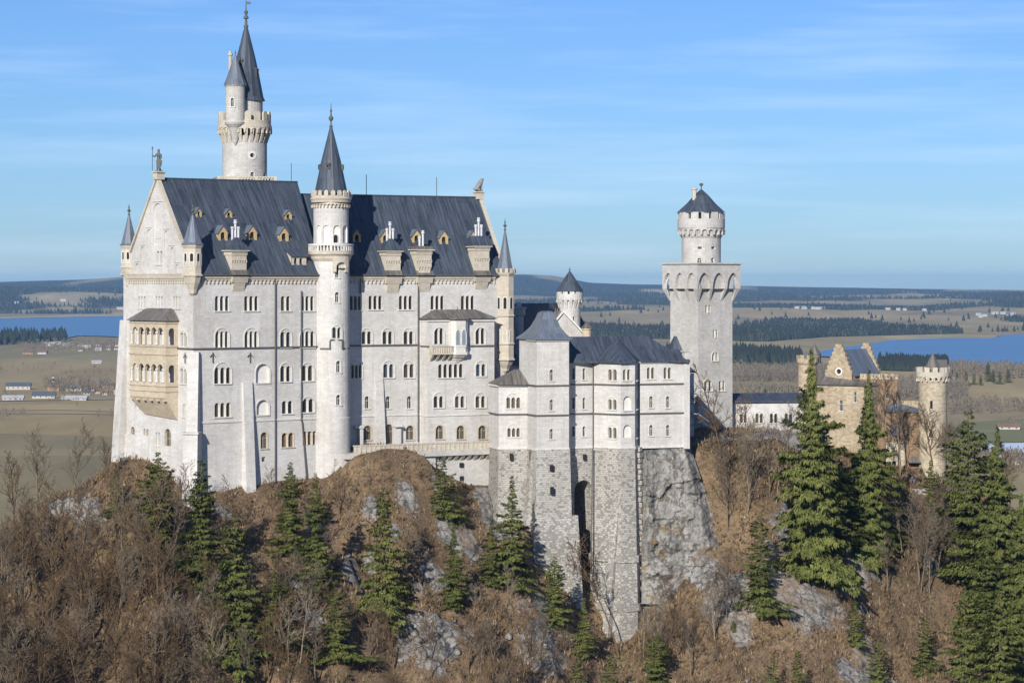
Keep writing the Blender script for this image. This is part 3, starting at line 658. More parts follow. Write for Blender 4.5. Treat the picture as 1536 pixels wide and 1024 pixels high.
# window in the shaded strip between bay and corner turret
# ================================================================== stair turret
c = at(496.5, 0, 478.1); ST = Cyl(c.x, c.y, 3.3); C0 = (c.x, c.y)
stair = thing('stair_turret', 'round white stair turret with crenellated crown and slender cone roof, amid the palace front', 'turret', (c.x, c.y, -37))
sz = lambda y: (HOR-y)/FPX*(c.y-3.3)
hs = []
for cx, y0, y1, w in ((505.5, 397, 416, 5.5), (505.5, 438, 453, 6), (507.5, 541, 558, 6.5), (507.5, 592, 607, 6.5), (508, 642, 655, 7)):
    window(ST, stair, hs, cx, y0, y1, w, 1, frame_w=.2, trim='trim' if y0 < 640 else 'sandp')
window(ST, stair, hs, 505, 491, 507, 13, 2, hood=.5)
mb = MB(); mb.plate(ST, rect(-math.pi*ST.r, math.pi*ST.r, ZB, sz(381)), hs, step=.5); mb.build('wall', 'lime', stair)
mb = MB(); mb.lathe(C0, [(3.75, ZB), (3.42, sz(628)), (3.42, sz(627)), (3.3, sz(626))], 48, m=0, cap=False); mb.build('plinth', 'lime', stair)
mb = MB(); mb.lathe(C0, [(3.3, sz(392)), (3.6, sz(388)), (3.7, sz(384)), (4.05, sz(381)), (4.1, sz(376)), (3.3, sz(376))], 40); mb.build('balcony_floor', 'sandp', stair)
mb = MB(); BC = Cyl(C0[0], C0[1], 3.95); n = 40
mb.lathe(C0, [(3.85, sz(368)), (4.1, sz(368)), (4.1, sz(365.5)), (3.85, sz(365.5)), (3.85, sz(368))], 40, cap=False)
for i in range(n): 
    u = i*2*math.pi*3.95/n; wd = .22 if i % 4 == 0 else .1; mb.block(BC, u-wd, u+wd, sz(376), sz(368), -.09, .09)
mb.build('balustrade', 'trim', stair)
UC = Cyl(C0[0], C0[1], 3.15); hs = []; 
for i, px in enumerate((478, 489.5, 505.5, 517.5)):
    wd = 10.5 if i in (1, 2) else 7
    window(UC, stair, hs, px, 338, 364, wd, 1, style='blind', sill=False, deep=.3, trim='trim', name='blind_arch')
mb = MB(); mb.plate(UC, rect(-math.pi*UC.r, math.pi*UC.r, sz(380), sz(306)), hs, step=.5); mb.build('wall', 'lime', stair)
mb = MB(); f = UC; u = UC.u(504); lp = arch(u-.42, u+.42, sz(364), sz(352), 6); mb.plate(f, arch(u-.6, u+.6, sz(365), sz(350.5), 6), [lp], -.2, -.3, 1); mb.face([f.P(a, z, -.27) for a, z in lp], 0); mb.build('door', ['dark', 'trim'], stair)
mb = MB(); n = 34; CR = Cyl(C0[0], C0[1], 3.15); frieze(mb, CR, 0, 2*math.pi*3.15, sz(303), .95, .02, .4, .62)
mb.lathe(C0, [(3.15, sz(304)), (3.55, sz(303)), (3.6, sz(300)), (3.75, sz(298)), (3.75, sz(296.5)), (3.55, sz(296)), (3.5, sz(293)), (3.0, sz(293))], 40); mb.build('cornice', 'sandp', stair)
mb = MB(); merlons(mb, Cyl(C0[0], C0[1], 3.45), sz(294), sz(285), -.2, .13, 18, .6, rounded=True); mb.build('battlement', 'sandp', stair)
mb = MB(); mb.lathe(C0, [(2.95, sz(293)), (2.85, sz(284)), (1.75, sz(240)), (.22, sz(189)), (.15, sz(187))], 14); cone = mb.build('cone_roof', 'roof', stair)
mb = MB(); finial(mb, C0, sz(190), sz(153)-sz(190), 1.15); mb.build('finial', 'bronze', stair)
for px, y, sgn in ((492, 247, 1), (479, 248, 1), (513.5, 248, 1)):
    f = Cyl(C0[0], C0[1], 1.95); u = f.u(px); mb = MB(); mb.block(f, u-.3, u+.3, sz(y+6), sz(y-1), -.9, .35); mb.wedge(f, u-.4, u+.4, sz(y-1), sz(y-4), -.9, .5, -.2); o = mb.build('dormer', 'pipe', stair)
    p = MB(); p.face([f.P(a, z, .37) for a, z in rect(u-.17, u+.17, sz(y+4), sz(y))]); p.build('pane', 'dark', o)
# stepped course on the turret below the double window
for a, b, y in ((481, 495, 523), (495, 513.5, 510), (513.5, 524, 523)): mb = MB(); mb.block(ST, ST.u(a), ST.u(b), sz(y+1.2), sz(y-1.2), -.1, .2); mb.build('string_course', 'pipe', stair)
for a in (495, 513.5): u = ST.u(a); mb = MB(); mb.block(ST, u-.13, u+.13, sz(524.2), sz(511.2), -.1, .19); mb.build('string_course', 'pipe', stair)
mb = MB()       # small corbelled canopy under the balcony
u0, u1 = ST.u(499), ST.u(519); mb.plate(ST, rect(u0, u1, sz(402), sz(384)), [arch(u0+.55, u1-.55, sz(402)+.001, sz(393), 8)], .55, 0, step=.4, hole_back=0); mb.block(ST, u0, u0+.55, sz(408), sz(402), 0, .5); mb.block(ST, u1-.55, u1, sz(408), sz(402), 0, .5); mb.build('canopy', 'sandp', stair)

# ================================================================== tall round north tower
c = at(367, 0, 503); C0 = (c.x, c.y); tz = lambda y: (HOR-y)/FPX*499
north = thing('round_tower', 'tallest round tower with twin slate spires and machicolated crown, behind the palace roof', 'tower', (c.x, c.y, -34))
NT_ = Cyl(c.x, c.y, 4.2); hs = []
window(NT_, north, hs, 378.5, 258, 265.5, 6, 1, frame_w=.15); window(NT_, north, hs, 397, 258, 265.5, 4, 1)
u = NT_.u(378); z = tz(233); lp = [(u+.42*math.cos(i*math.pi/6), z+.42*math.sin(i*math.pi/6)) for i in range(12)]
hs.append(lp); mb = MB(); mb.plate(NT_, [(u+.85*math.cos(i*math.pi/8), z+.85*math.sin(i*math.pi/8)) for i in range(16)], [lp], .1, 0, hole_back=-.4); mb.strip(NT_, lp[::-1], .1, -.4); o = mb.build('window', 'trim', north); p = MB(); p.face([NT_.P(a, b, -.38) for a, b in lp]); p.build('pane', 'glass', o)
mb = MB(); mb.plate(NT_, rect(-math.pi*4.2, math.pi*4.2, -40, tz(203)), hs, step=.55); mb.build('wall', 'lime_tower', north)
mb = MB(); corbels(mb, NT_, tz(213), tz(190), .95, 26, .5); mb.lathe(C0, [(4.2, tz(192)), (5.1, tz(191)), (5.1, tz(187)), (4.95, tz(186.5)), (4.95, tz(180)), (4.2, tz(180))], 48)
frieze(mb, Cyl(c.x, c.y, 4.2), 0, 2*math.pi*4.2, tz(189), 1.3, .6, .98, 2*math.pi*4.2/26); mb.build('machicolation', 'sandp', north)
mb = MB(); merlons(mb, Cyl(c.x, c.y, 4.75), tz(180.5), tz(166), -.22, .2, 16, .62, rounded=True); mb.build('battlement', 'sandp', north)
mb = MB(); C2 = (at(369, 0, 503).x, 503.0); mb.lathe(C2, [(3.15, tz(182)), (3.15, tz(151)), (3.35, tz(149))], 32); mb.build('upper_drum', 'lime_tower', north)
mb = MB(); mb.lathe(C2, [(3.65, tz(149.5)), (3.3, tz(144)), (2.4, tz(107)), (1.65, tz(80)), (.32, tz(38)), (.3, tz(36))], 12); mb.build('cone_roof', 'roof', north)
# the spire leans nowhere; finial with a small banner
mb = MB(); mb.lathe(C2, [(.45, tz(38)), (.45, tz(36)), (.28, tz(34)), (.22, tz(26)), (.5, tz(25)), (.5, tz(23)), (.2, tz(20)), (.4, tz(15)), (.12, tz(12)), (.07, tz(0)), (.05, tz(-3))], 8)
mb.block(Fr(C2[0], C2[1], 0), .05, .9, tz(3.5), tz(-.5), -.04, .04); mb.build('finial', 'bronze', north)
c3 = at(353, 0, 498.9); C3 = (c3.x, c3.y); z3 = lambda y: (HOR-y)/FPX*497
f3 = Cyl(c3.x, c3.y, 1.85); hs = []; window(f3, north, hs, 348.5, 147, 160, 4.5, 1, frame_w=.15)
mb = MB(); mb.plate(f3, rect(-math.pi*1.85, math.pi*1.85, z3(182), z3(129)), hs, step=.35)
mb.lathe(C3, [(.15, z3(217)), (.5, z3(212)), (.75, z3(205)), (1.05, z3(197)), (1.35, z3(191)), (1.9, z3(186)), (2.05, z3(183)), (1.85, z3(181))], 20); mb.lathe(C3, [(1.85, z3(130)), (2.05, z3(128)), (2.05, z3(126.5))], 20); st = mb.build('side_turret', 'lime_tower', north)
mb = MB(); mb.lathe(C3, [(2.2, z3(127)), (1.75, z3(118)), (.08, z3(80))], 10); finial(mb, C3, z3(82), 1.2, .5); mb.build('turret_roof', 'roof_light', st)
mb = MB(); q = at(345.5, 0, 500.5); mb.lathe(q, [(.35, tz(118)), (.35, tz(83)), (.5, tz(82)), (.5, tz(80)), (.3, tz(79)), (.3, tz(76))], 8); mb.build('chimney', 'sandp', north)
for px, y, cc, rr in ((385, 103, C2, 2.35), (361, 90, C2, 1.95)):
    f = Cyl(cc[0], cc[1], rr); u = f.u(px); mb = MB(); mb.block(f, u-.35, u+.35, tz(y+12), tz(y), -1.2, .25); mb.wedge(f, u-.5, u+.5, tz(y), tz(y-4), -1.2, .45, -.3); o = mb.build('dormer', 'pipe', north); p = MB(); p.face([f.P(a, z, .27) for a, z in rect(u-.2, u+.2, tz(y+9), tz(y+2))]); p.build('pane', 'dark', o)
mb = MB(); PF = Fr(c.x, c.y, 12); mb.block(PF, -5.7, 5.4, -36, tz(271), -5.4, 5.4); mb.build('base_block', 'sandp', north)
mb = MB()
for a, b, s in ((-5.7, 5.4, 0), ):
    for z0, z1 in ((tz(266.5), tz(265)), ): mb.block(PF, a, b, z0, z1, 5.1, 5.4); mb.block(PF, a, a+.3, z0, z1, -5.4, 5.1); mb.block(PF, b-.3, b, z0, z1, -5.4, 5.1)
    for i in range(4): uu = a+(b-a-.5)*i/3; mb.block(PF, uu, uu+.5, tz(271), tz(265), 5.05, 5.42)
    for i in range(18):
        uu = a+.6+(b-a-1.2)*i/18; mb.wedge(PF, uu, uu+.18, tz(271), tz(266), 5.15, 5.3, 5.3)
        mb.tube([PF.P(uu, tz(271), 5.25), PF.P(uu+.5, tz(266.5), 5.25)], .07, 4)
    mb.block(PF, b-.25, b, tz(271), tz(266.5), -5.4, 5.1)
mb.build('parapet', 'sandp', north)

# ================================================================== knight and lion on the gables
def loft(mb, rings, m=0):
    for a, b in zip(rings, rings[1:]): mb.solid(a, b, m, False)
    mb.face(rings[-1], m); mb.face(list(reversed(rings[0])), m)
def ell(c, rx, ry, n=10, a=0.):
    return [Vector((c[0]+rx*math.cos(2*math.pi*i/n+a), c[1]+ry*math.sin(2*math.pi*i/n+a), c[2])) for i in range(n)]
def skin_body(name, joints, bones, parent, mats, base):
    """one continuous figure grown round a skeleton"""
    me = bpy.data.meshes.new(name); me.from_pydata([Vector(j[0]) for j in joints], bones, []); o = bpy.data.objects.new(name, me); COL.objects.link(o)
    sk = o.modifiers.new('skin', 'SKIN'); sk.use_smooth_shade = True
    for v, j in zip(me.skin_vertices[0].data, joints): v.radius = (j[1], j[2] if len(j) > 2 else j[1])
    me.skin_vertices[0].data[0].use_root = True
    ss = o.modifiers.new('sub', 'SUBSURF'); ss.levels = 1; ss.render_levels = 1
    dg = bpy.context.evaluated_depsgraph_get(); nm = bpy.data.meshes.new_from_object(o.evaluated_get(dg)); o.modifiers.clear(); o.data = nm
    nm.materials.clear()
    for x in mats: nm.materials.append(M[x] if isinstance(x, str) else x)
    o.parent = parent; BASE[o.name] = Vector(base); return o
p = WF.P(W1/2, ZR1+1.25, -.2)
kn = thing('statue', 'weathered bronze knight statue with spear and shield on the west gable peak', 'statue', p)
kn.rotation_euler = (0, 0, R(-35))
body = [((0, 0, 1.95), .34, .28), ((0, 0, 2.35), .30, .24), ((0, 0, 2.85), .42, .28), ((0, 0, 3.2), .20), ((0, 0, 3.5), .19), ((0, 0, 3.72), .24), ((0, 0, 3.95), .18),
        ((-.22, 0, 1.75), .24), ((-.27, -.05, 1.0), .17), ((-.30, .02, .15), .13), ((-.30, -.3, .06), .12),
        ((.22, 0, 1.75), .24), ((.30, -.12, 1.0), .17), ((.33, 0, .15), .13), ((.33, -.3, .06), .12),
        ((-.52, 0, 3.0), .18), ((-.8, -.1, 2.55), .14), ((-.95, -.4, 2.75), .11), ((-1.0, -.5, 2.85), .12),
        ((.52, 0, 3.0), .18), ((.72, -.1, 2.4), .14), ((.62, -.35, 1.95), .11), ((.58, -.42, 1.85), .12)]
bones = [(0, 1), (1, 2), (2, 3), (3, 4), (4, 5), (5, 6), (0, 7), (7, 8), (8, 9), (9, 10), (0, 11), (11, 12), (12, 13), (13, 14), (2, 15), (15, 16), (16, 17), (17, 18), (2, 19), (19, 20), (20, 21), (21, 22)]
skin_body('figure', body, bones, kn, ['bronze'], p)
mb = MB(); mb.tube([(-1.0, -.52, .1), (-1.0, -.52, 3.9)], .06, 6); mb.lathe((-1.0, -.52), [(.06, 3.85), (.15, 4.05), (.02, 4.5), (0, 4.5)], 6); mb.build('spear', 'bronze', kn, base=(0, 0, 0)); kn.children[-1].location = (0, 0, 0)
mb = MB(); sh = [(-.55, 1.9), (-.5, 1.1), (0, .2), (.5, 1.1), (.55, 1.9), (0, 2.05)]; f = Fr(.6, -.5, 20); mb.plate(f, [(u, z) for u, z in sh], (), .1, -.02); mb.plate(f, [(u*.55, 1.2+(z-1.2)*.55) for u, z in sh], (), .17, .1); mb.build('shield', 'bronze', kn, base=(0, 0, 0))
mb = MB(); mb.lathe((0, 0), [(.75, 0), (.75, .1), (.6, .14)], 10); mb.build('plinth', 'bronze', kn, base=(0, 0, 0))
for ch in kn.children: ch.location = (0, 0, 0)
p = EF.P(W2/2, ZR2+1.15, -.3)
M['greystone'] = plain('weathered_grey_stone', (.24, .225, .20), .9, .3, 2)
ln = thing('statue', 'grey seated lion statue on the east end of the palace ridge', 'statue', p)
ln.rotation_euler = (0, 0, R(30))
lion = [((-.55, 0, .55), .48, .42), ((-.15, 0, 1.0), .44, .40), ((.35, 0, 1.65), .46, .42), ((.55, 0, 2.1), .44, .42), ((.75, 0, 2.35), .36), ((1.1, 0, 2.2), .2),
        ((.45, -.22, .9), .17), ((.55, -.22, .15), .14), ((.75, -.22, .08), .14), ((.45, .22, .9), .17), ((.55, .22, .15), .14), ((.75, .22, .08), .14),
        ((-.45, -.42, .5), .28), ((-.05, -.42, .15), .17), ((.2, -.42, .08), .13), ((-.45, .42, .5), .28), ((-.05, .42, .15), .17), ((.2, .42, .08), .13), ((-1.0, 0, .25), .12), ((-1.2, .1, .7), .09)]
skin_body('figure', lion, [(0, 1), (1, 2), (2, 3), (3, 4), (4, 5), (2, 6), (6, 7), (7, 8), (2, 9), (9, 10), (10, 11), (0, 12), (12, 13), (13, 14), (0, 15), (15, 16), (16, 17), (0, 18), (18, 19)], ln, ['greystone'], p)
for ch in ln.children: ch.location = (0, 0, 0)

# ================================================================== ladies' wing on its rusticated base
KA = 20.0
KB = Fr(at(805, 0, 478).x, 478.0, KA)                         # front of the square block
kem = thing('residential_wing', 'low white wing with blue roofs on a rusticated stone base, right of the palace', 'castle wing', (16, 484, -30))
kz = lambda y, Y=479.: (HOR-y)/FPX*Y
ZK = kz(673, 480); z578, z622 = kz(578, 479), kz(622.5, 479)
class Seg(Fr):
    def __init__(s, p0, p1):
        s.L = math.hypot(p1[0]-p0[0], p1[1]-p0[1]); super().__init__(p0[0], p0[1], math.degrees(math.atan2(p1[1]-p0[1], p1[0]-p0[0])))
def px2(px, Y): return ((px-768)/FPX*Y, Y)
segs = {}
def seg(name, a, b): segs[name] = Seg(px2(*a), px2(*b)); segs[name].holes = []; return segs[name]
A0, A1, A2 = (734.5, 488.5), (748, 482.2), (791.5, 483.2)
B0, B1, B2 = (791.5, 483.0), (805, 478.2), (853.5, 480.4)
C0_, C1_ = (853.5, 484.0), (892, 486.4)
D0, D1, D2, D3 = (890.5, 485.8), (931, 481.8), (952.5, 483.2), (960.5, 487.0)
E0, E1 = (960.0, 485.4), (1032, 488.8)
for nm, a, b in (('A0', A0, A1), ('A', A1, A2), ('Bl', B0, B1), ('B', B1, B2), ('C', C0_, C1_), ('D0', D0, D1), ('D1', D1, D2), ('D2', D2, D3), ('E', E0, E1)): seg(nm, a, b)
def wk(s, *a, **k): return window(segs[s], kem, segs[s].holes, *a, **k)
wk('A', 770, 596, 612, 20, 3, hood=.9, glass='leadglass'); wk('A', 770.5, 642, 655, 18, 3, hood=.9, glass='leadglass')
for y0, y1 in ((554, 571), (599, 615), (643, 658)): wk('B', 827, y0, y1, 5.5, 1, frame_w=.12, glass='leadglass')
for cx in (860, 876):
    for y0, y1 in ((552, 569), (596, 613), (639, 654)): wk('C', cx, y0, y1, 4.6, 1, frame_w=.12, glass='leadglass')
wk('D0', 918.5, 554, 570, 13, 2, glass='leadglass'); wk('D1', 940, 554, 570, 11, 2, glass='leadglass')
wk('D0', 918.5, 599, 614, 12.5, 2, hood=.6, glass='leadglass'); wk('D0', 918.5, 641, 657, 12.5, 2, hood=.6, glass='leadglass')
wk('D1', 941, 594, 615, 12, 1, style='blind'); wk('D1', 941, 637, 656, 12, 1, style='blind', sill=False)
for y0, y1 in ((553, 570), (598, 613), (642, 656)): wk('D2', 956, y0, y1, 2.2, 1)
wk('E', 976, 551, 568, 11, 2, glass='leadglass'); wk('E', 1001, 551, 568, 11, 2, glass='leadglass')
for cx in (976.5, 1001.5):
    for y0, y1 in ((594, 611), (637, 653)): wk('E', cx, y0, y1, 5.5, 1, frame_w=.12, glass='leadglass')
ZT = kz(541.5, 486); ZTB = kz(508.5, 479); ZTA = kz(577, 482)
tops = {'A0': ZTA, 'A': ZTA, 'Bl': ZTB, 'B': ZTB, 'C': ZT, 'D0': ZT, 'D1': ZT, 'D2': ZT, 'E': ZT}
for nm, s in segs.items():
    mb = MB(); mb.plate(s, rect(0, s.L, ZK, tops[nm]), s.holes); mb.build('wall', 'lime', kem)
mb = MB()                                                     # hidden flanks: block right side, wing end and backs
Br = Seg(px2(*B2), (px2(*B2)[0]-1.9, px2(*B2)[1]+7)); mb.plate(Br, rect(0, Br.L, ZK, ZTB))
Bk = Seg((px2(*B2)[0]-1.9, px2(*B2)[1]+7), (px2(*B0)[0]-1.5, px2(*B0)[1]+4)); mb.plate(Bk, rect(0, Bk.L, ZT-2, ZTB))
Bl2 = Seg((px2(*B0)[0]-1.5, px2(*B0)[1]+4), px2(*B0)); mb.plate(Bl2, rect(0, Bl2.L, ZTA, ZTB))
mb.build('wall', 'lime', kem); mb = MB(); e = px2(*E1); Er = Seg(e, (e[0]-4, e[1]+11)); mb.plate(Er, rect(0, Er.L, ZK, ZT)); mb.build('wall', 'lime', kem)
mb = MB()
for nm, s in segs.items():
    for z in (z578, z622):
        if z > tops[nm]-.5: continue
        mb.block(s, -.12, s.L+.12, z-.15, z+.1, -.1, .22)
mb.build('string_course', 'pipe', kem)
mb = MB()
for s in segs.values(): mb.block(s, -.05, s.L+.05, ZK-.25, ZK+.2, -.1, .16)
for nm in ('A', 'A0', 'B', 'Bl', 'C', 'D0', 'D1', 'D2', 'E'): s = segs[nm]; z = tops[nm]; mb.block(s, -.1, s.L+.1, z-.35, z, -.1, .3)
mb.build('string_course', 'trim', kem)
q = segs['E']; mb = MB(); mb.block(q, q.L-.9, q.L+.25, ZK-.5, ZT+.4, -.3, .25); mb.block(q, q.L-.8, q.L+.2, ZT+.4, ZT+1.6, -.9, .3); mb.block(q, q.L-1, q.L+.4, ZT+1.6, ZT+1.85, -1.1, .5); mb.build('corner_pier', 'lime', kem)
# roofs: hip over A, flared pyramid over B, long roof over the rest
mb = MB(); z = ZTA; P = lambda px, Y, z: Vector((*px2(px, Y), z))
lo = [P(731.5, 489, z), P(746.5, 481.3, z), P(794, 482.2, z), P(794, 494, z), P(735, 497, z)]
mb.solid(lo, [P(770, 488, kz(555, 486)), P(772, 487, kz(554.5, 486)), P(794, 487, kz(554, 486)), P(794, 492, kz(554, 486)), P(772, 492, kz(555, 486))]); mb.build('roof', 'roof_brown', kem)
mb = MB(); cx_, cy_ = (px2(*B1)[0]+px2(*B2)[0]-2.2)/2+.15, 484.2
def ring(k, z):
    cs = [px2(*B0), px2(*B1), px2(*B2), (px2(*B2)[0]-1.9, px2(*B2)[1]+7), (px2(*B0)[0]-1.5, px2(*B0)[1]+4)]
    return [Vector((cx_+(x-cx_)*k, cy_+(y-cy_)*k, z)) for x, y in cs]
prof = [(1.13, ZTB-.1), (1.12, ZTB+.08), (.86, ZTB+.95), (.62, ZTB+2.1), (.44, ZTB+3.5), (.33, ZTB+4.7), (.2, ZTB+5.0)]
for (k0, z0), (k1, z1) in zip(prof, prof[1:]): mb.solid(ring(k0, z0), ring(k1, z1), 0, False)
mb.face(ring(.2, ZTB+5.0)); mb.face(ring(1.13, ZTB-.1)[::-1]); mb.build('roof', 'roof_light', kem)
mb = MB(); f = segs['E']; eN = Fr(*px2(853.5, 484.0), 11.5)
ub = [(-1, .5), (eN.u(892, 0), .5), (eN.u(1032), .5)]
zr = kz(504.5, 492); hw = 5.8; uE = eN.u(1031); z0 = ZT+.02
a = [eN.P(-1, z0, .7), eN.P(uE, z0, .7)]; rr = [eN.P(-1, zr, -hw), eN.P(eN.u(972, -hw), zr, -hw)]
mid = eN.P(eN.u(1018, -3.0), z0+(zr-z0)*.55, -3.0)
mb.face([a[0], a[1], rr[1], rr[0]]); mb.face([a[1], eN.P(uE, z0, -2*hw-.5), rr[1]]); mb.face([eN.P(uE, z0, -2*hw-.5), eN.P(-1, z0, -2*hw-.5), rr[0], rr[1]])
mb.face([eN.P(-1, z0-.3, .7), eN.P(uE, z0-.3, .7), a[1], a[0]])
rf = mb.build('roof', 'roof', kem)
mb = MB(); dc = ((px2(*D0)[0]+px2(*D3)[0])/2, 488.5); ap = P(926, 488.5, kz(508, 487))     # half-cone over the polygonal bay
pts = [P(887, 487.5, z0), P(889.5, 485.2, z0), P(931, 481.0, z0), P(954, 482.6, z0), P(963, 487.2, z0), P(963, 489, z0)]
for p0, p1 in zip(pts, pts[1:]): mb.face([p0, p1, ap]); mb.face([p0-Vector((0, 0, .3)), p1-Vector((0, 0, .3)), p1, p0])
finial(mb, ap, ap.z-.2, 1.4, .4); mb.build('bay_roof', 'roof', kem)
mb = MB()                                                    # eave strip over E and stepped gable stubs at the east end
eE = segs['E']; mb.face([eE.P(-.2, z0+.03, .55), eE.P(eE.L+.2, z0+.03, .55), eE.P(eE.L-.6, z0+2.0, -2.4), eE.P(-1.2, z0+2.0, -2.4)]); mb.face([eE.P(-.2, z0-.2, .55), eE.P(eE.L+.2, z0-.2, .55), eE.P(eE.L+.2, z0+.03, .55), eE.P(-.2, z0+.03, .55)]); mb.build('roof', 'roof', kem)
mb = MB(); g = segs['E']; u1 = g.u(1022, -3.2)
lo = [g.P(u1-3.2, ZT-.2, -2.2), g.P(u1+.3, ZT-.2, -1.2), g.P(u1+.3, ZT-.2, -5), g.P(u1-3.2, ZT-.2, -5)]
mb.solid(lo, [g.P(u1-1.3, ZT+4.4, -3.2), g.P(u1-.9, ZT+4.4, -3.2), g.P(u1-.9, ZT+4.4, -3.7), g.P(u1-1.3, ZT+4.4, -3.7)]); mb.build('gablet', 'roof', kem)
for px, y0, y1, nm in ((793.5, 578, 672, 'A'), (891, 545, 672, 'D0')):
    s = segs[nm]; u = s.u(px); mb = MB(); mb.tube([s.P(u, s.z(px, y1), .25), s.P(u, s.z(px, y0), .25)], .11, 6); mb.build('downpipe', 'pipe', kem)
# ---- rusticated base
ZBB = -80.0
base = []
def bsolid(name, pts, grow, ztop=ZK-.02, zbot=ZBB, rows=1, mat='rustic'):
    """battered pier: footprint pts (front to back), pushed towards the valley by grow at the foot"""
    mb = MB(); n = len(pts)
    top = [Vector((*px2(*p), ztop)) for p in pts]; bot = []
    for (px, Y), gr in zip(pts, grow): x, y = px2(px, Y); bot.append(Vector((x+gr[0], y+gr[1], zbot)))
    mb.solid(bot, top); return mb.build(name, mat, kem)
BK = 500
bsolid('base_pier', [A0, A1, A2, (791.5, BK), (734.5, BK)], [(-1.5, -2), (-.8, -3.5), (0, -3.5), (0, 0), (-1.5, 0)])
bsolid('base_pier', [(791.5, 483.0), (805, 478.0), (855, 480.2), (855, BK), (791.5, BK)], [(-1.2, -3), (-1, -5.5), (1.2, -5.5), (1.2, 0), (-1.2, 0)])
bsolid('base_pier', [(890.5, 485.6), (931, 481.6), (952.5, 482.9), (961, 487.0), (961, BK), (890.5, BK)], [(-1.6, -3.5), (0, -6), (.6, -6), (1.2, -3), (1.2, 0), (-1.6, 0)])
nf = segs['C'].off(.02); nf.L = segs['C'].L; nh = [arch(nf.u(861.5), nf.u(889), ZBB, nf.z(875, 720), 12)]
mb = MB(); mb.plate(nf, rect(-.3, nf.L+.3, ZBB, ZK), [[(max(u, -.29), max(z, ZBB+.01)) for u, z in nh[0]]], 0, hole_back=-7); bk = nf.off(-7); mb.plate(bk, rect(-3, nf.L+3, ZBB, ZK)); 
mb.build('niche', 'rustic', kem)
mb = MB(); f = segs['B']; mb.wedge(f, f.L-1.0, f.L+1.2, ZBB, f.z(850, 772), -1, 7.5, 1.4); mb.build('base_buttress', 'rustic', kem)
mb = MB(); f = segs['D0']; u = f.L; mb.wedge(f, u-.9, u+.4, ZBB, f.z(930, 727), -1, 6.6, .6); mb.build('base_buttress', 'rustic', kem)
mb = MB(); f = segs['Bl']; mb.wedge(f, 1.2, 3.2, ZBB, f.z(798, 690), -1, 4.6, .35); mb.build('base_buttress', 'rustic', kem)
mb = MB()
for (y, gx, gy) in ((833, .02, .06), (905, .02, .06)):        # ledges round the lowest courses of the big pier
    t = (ZK-kz(y, 480))/(ZK-ZBB); pts = []
    for (px, Y), gr in zip([(890.5, 485.6), (931, 481.6), (952.5, 482.9), (961, 487.0), (961, BK), (890.5, BK)], [(-1.6, -3.5), (0, -6), (.6, -6), (1.2, -3), (1.2, 0), (-1.6, 0)]):
        x, yy = px2(px, Y); pts.append(Vector((x+gr[0]*t+(-.3 if px < 925 else .3 if px > 940 else 0), yy+gr[1]*t-(.35 if Y < BK else 0), kz(y, 480))))
    mb.solid([p-Vector((0, 0, 1.2)) for p in pts], pts)
mb.build('base_ledge', 'rustic', kem)
mb = MB()                                                     # rough quoins up the east edge of the big pier
f = segs['D2']
for i in range(34):
    z = ZK-.4-i*1.0; t = (ZK-z)/(ZK-ZBB); x, y = px2(958.5, 485.2); q = Vector((x+1.0*t, y-4.2*t, z)); w = .9 if i % 2 else .55
    mb.block(Fr(q.x, q.y, 62), -w, w, z-.42, z+.42, -.5, .38+random.random()*.25)
mb.build('quoins', 'rustic', kem)
for px, y0, y1 in ((794.5, 674, 755), (889, 674, 860)):
    mb = MB(); pts = []
    for i in range(6):
        y = y0+(y1-y0)*i/5; t = (y-673)/320*1.0; pts.append(Vector((*px2(px-(4*t if px > 850 else 0), (481.2 if px < 850 else 484.6)-5.0*t), kz(y, 481))))
    mb.tube(pts, .13, 6); mb.build('downpipe', 'pipe', kem)
for px, y0, y1 in ((828, 697, 706), (828.5, 730, 741), (767, 680, 690), (877.5, 681, 690)):
    mb = MB(); Y = 478.6-1.6*(y0-672)/75 if 800 < px < 850 else (481.9 if px < 800 else 485.1); f = Fr(*px2(px, Y), 20 if px > 800 else 6); mb.plate(f, rect(-.28, .28, f.z(px, y1), f.z(px, y0)), (), .1, -.4); mb.build('slit_window', 'dark', kem)

# ================================================================== terrace in front of the palace
ter = thing('terrace_wall', 'stone terrace with parapet on corbels below the palace bay', 'terrace', (-10, 486, -34))
TF = S2.off(7.2); t0, t1 = TF.u(531), TF.u(737)
ztop, zfl = TF.z(640, 664), TF.z(640, 676)
mb = MB(); mb.block(TF, t0-2, t1, zfl-1.0, zfl, -7.2, .25); mb.build('floor_slab', 'lime_tower', ter)
mb = MB(); mb.block(TF, t0, t1, zfl, ztop-.2, -.12, .12); mb.block(TF, t0-.1, t1+.1, ztop-.2, ztop, -.25, .25)
n = 30
for i in range(n): u = t0+.3+(t1-t0-.6)*i/(n-1); mb.block(TF, u-.14, u+.14, zfl, ztop-.2, .12, .22)
mb.build('parapet', 'sandp', ter)
mb = MB(); a = TF.u(664)
for i in range(8): u = a+.4+(t1-a-.8)*i/7; mb.wedge(TF, u-.3, u+.3, zfl-2.1, zfl-1.0, -3, -1.0, .15)
mb.build('corbel', 'sandp', ter)
mb = MB(); mb.wedge(TF, TF.u(655), TF.u(745), -56, zfl-1.0, -3, .2, -1.0); mb.wedge(TF, t0-2, TF.u(655), -44, zfl-1.0, -3, .0, -.4); mb.build('retaining_wall', 'lime_tower', ter)
for px, y in ((692, 697), (692, 717)):
    mb = MB(); u = TF.u(px, -.8); z = TF.z(px, y, -.8); mb.block(TF, u-.35, u+.35, z-.4, z+.4, -2, -.55); mb.build('drain_opening', 'dark', ter)
mb = MB()
for px in (537.5, 590): pass
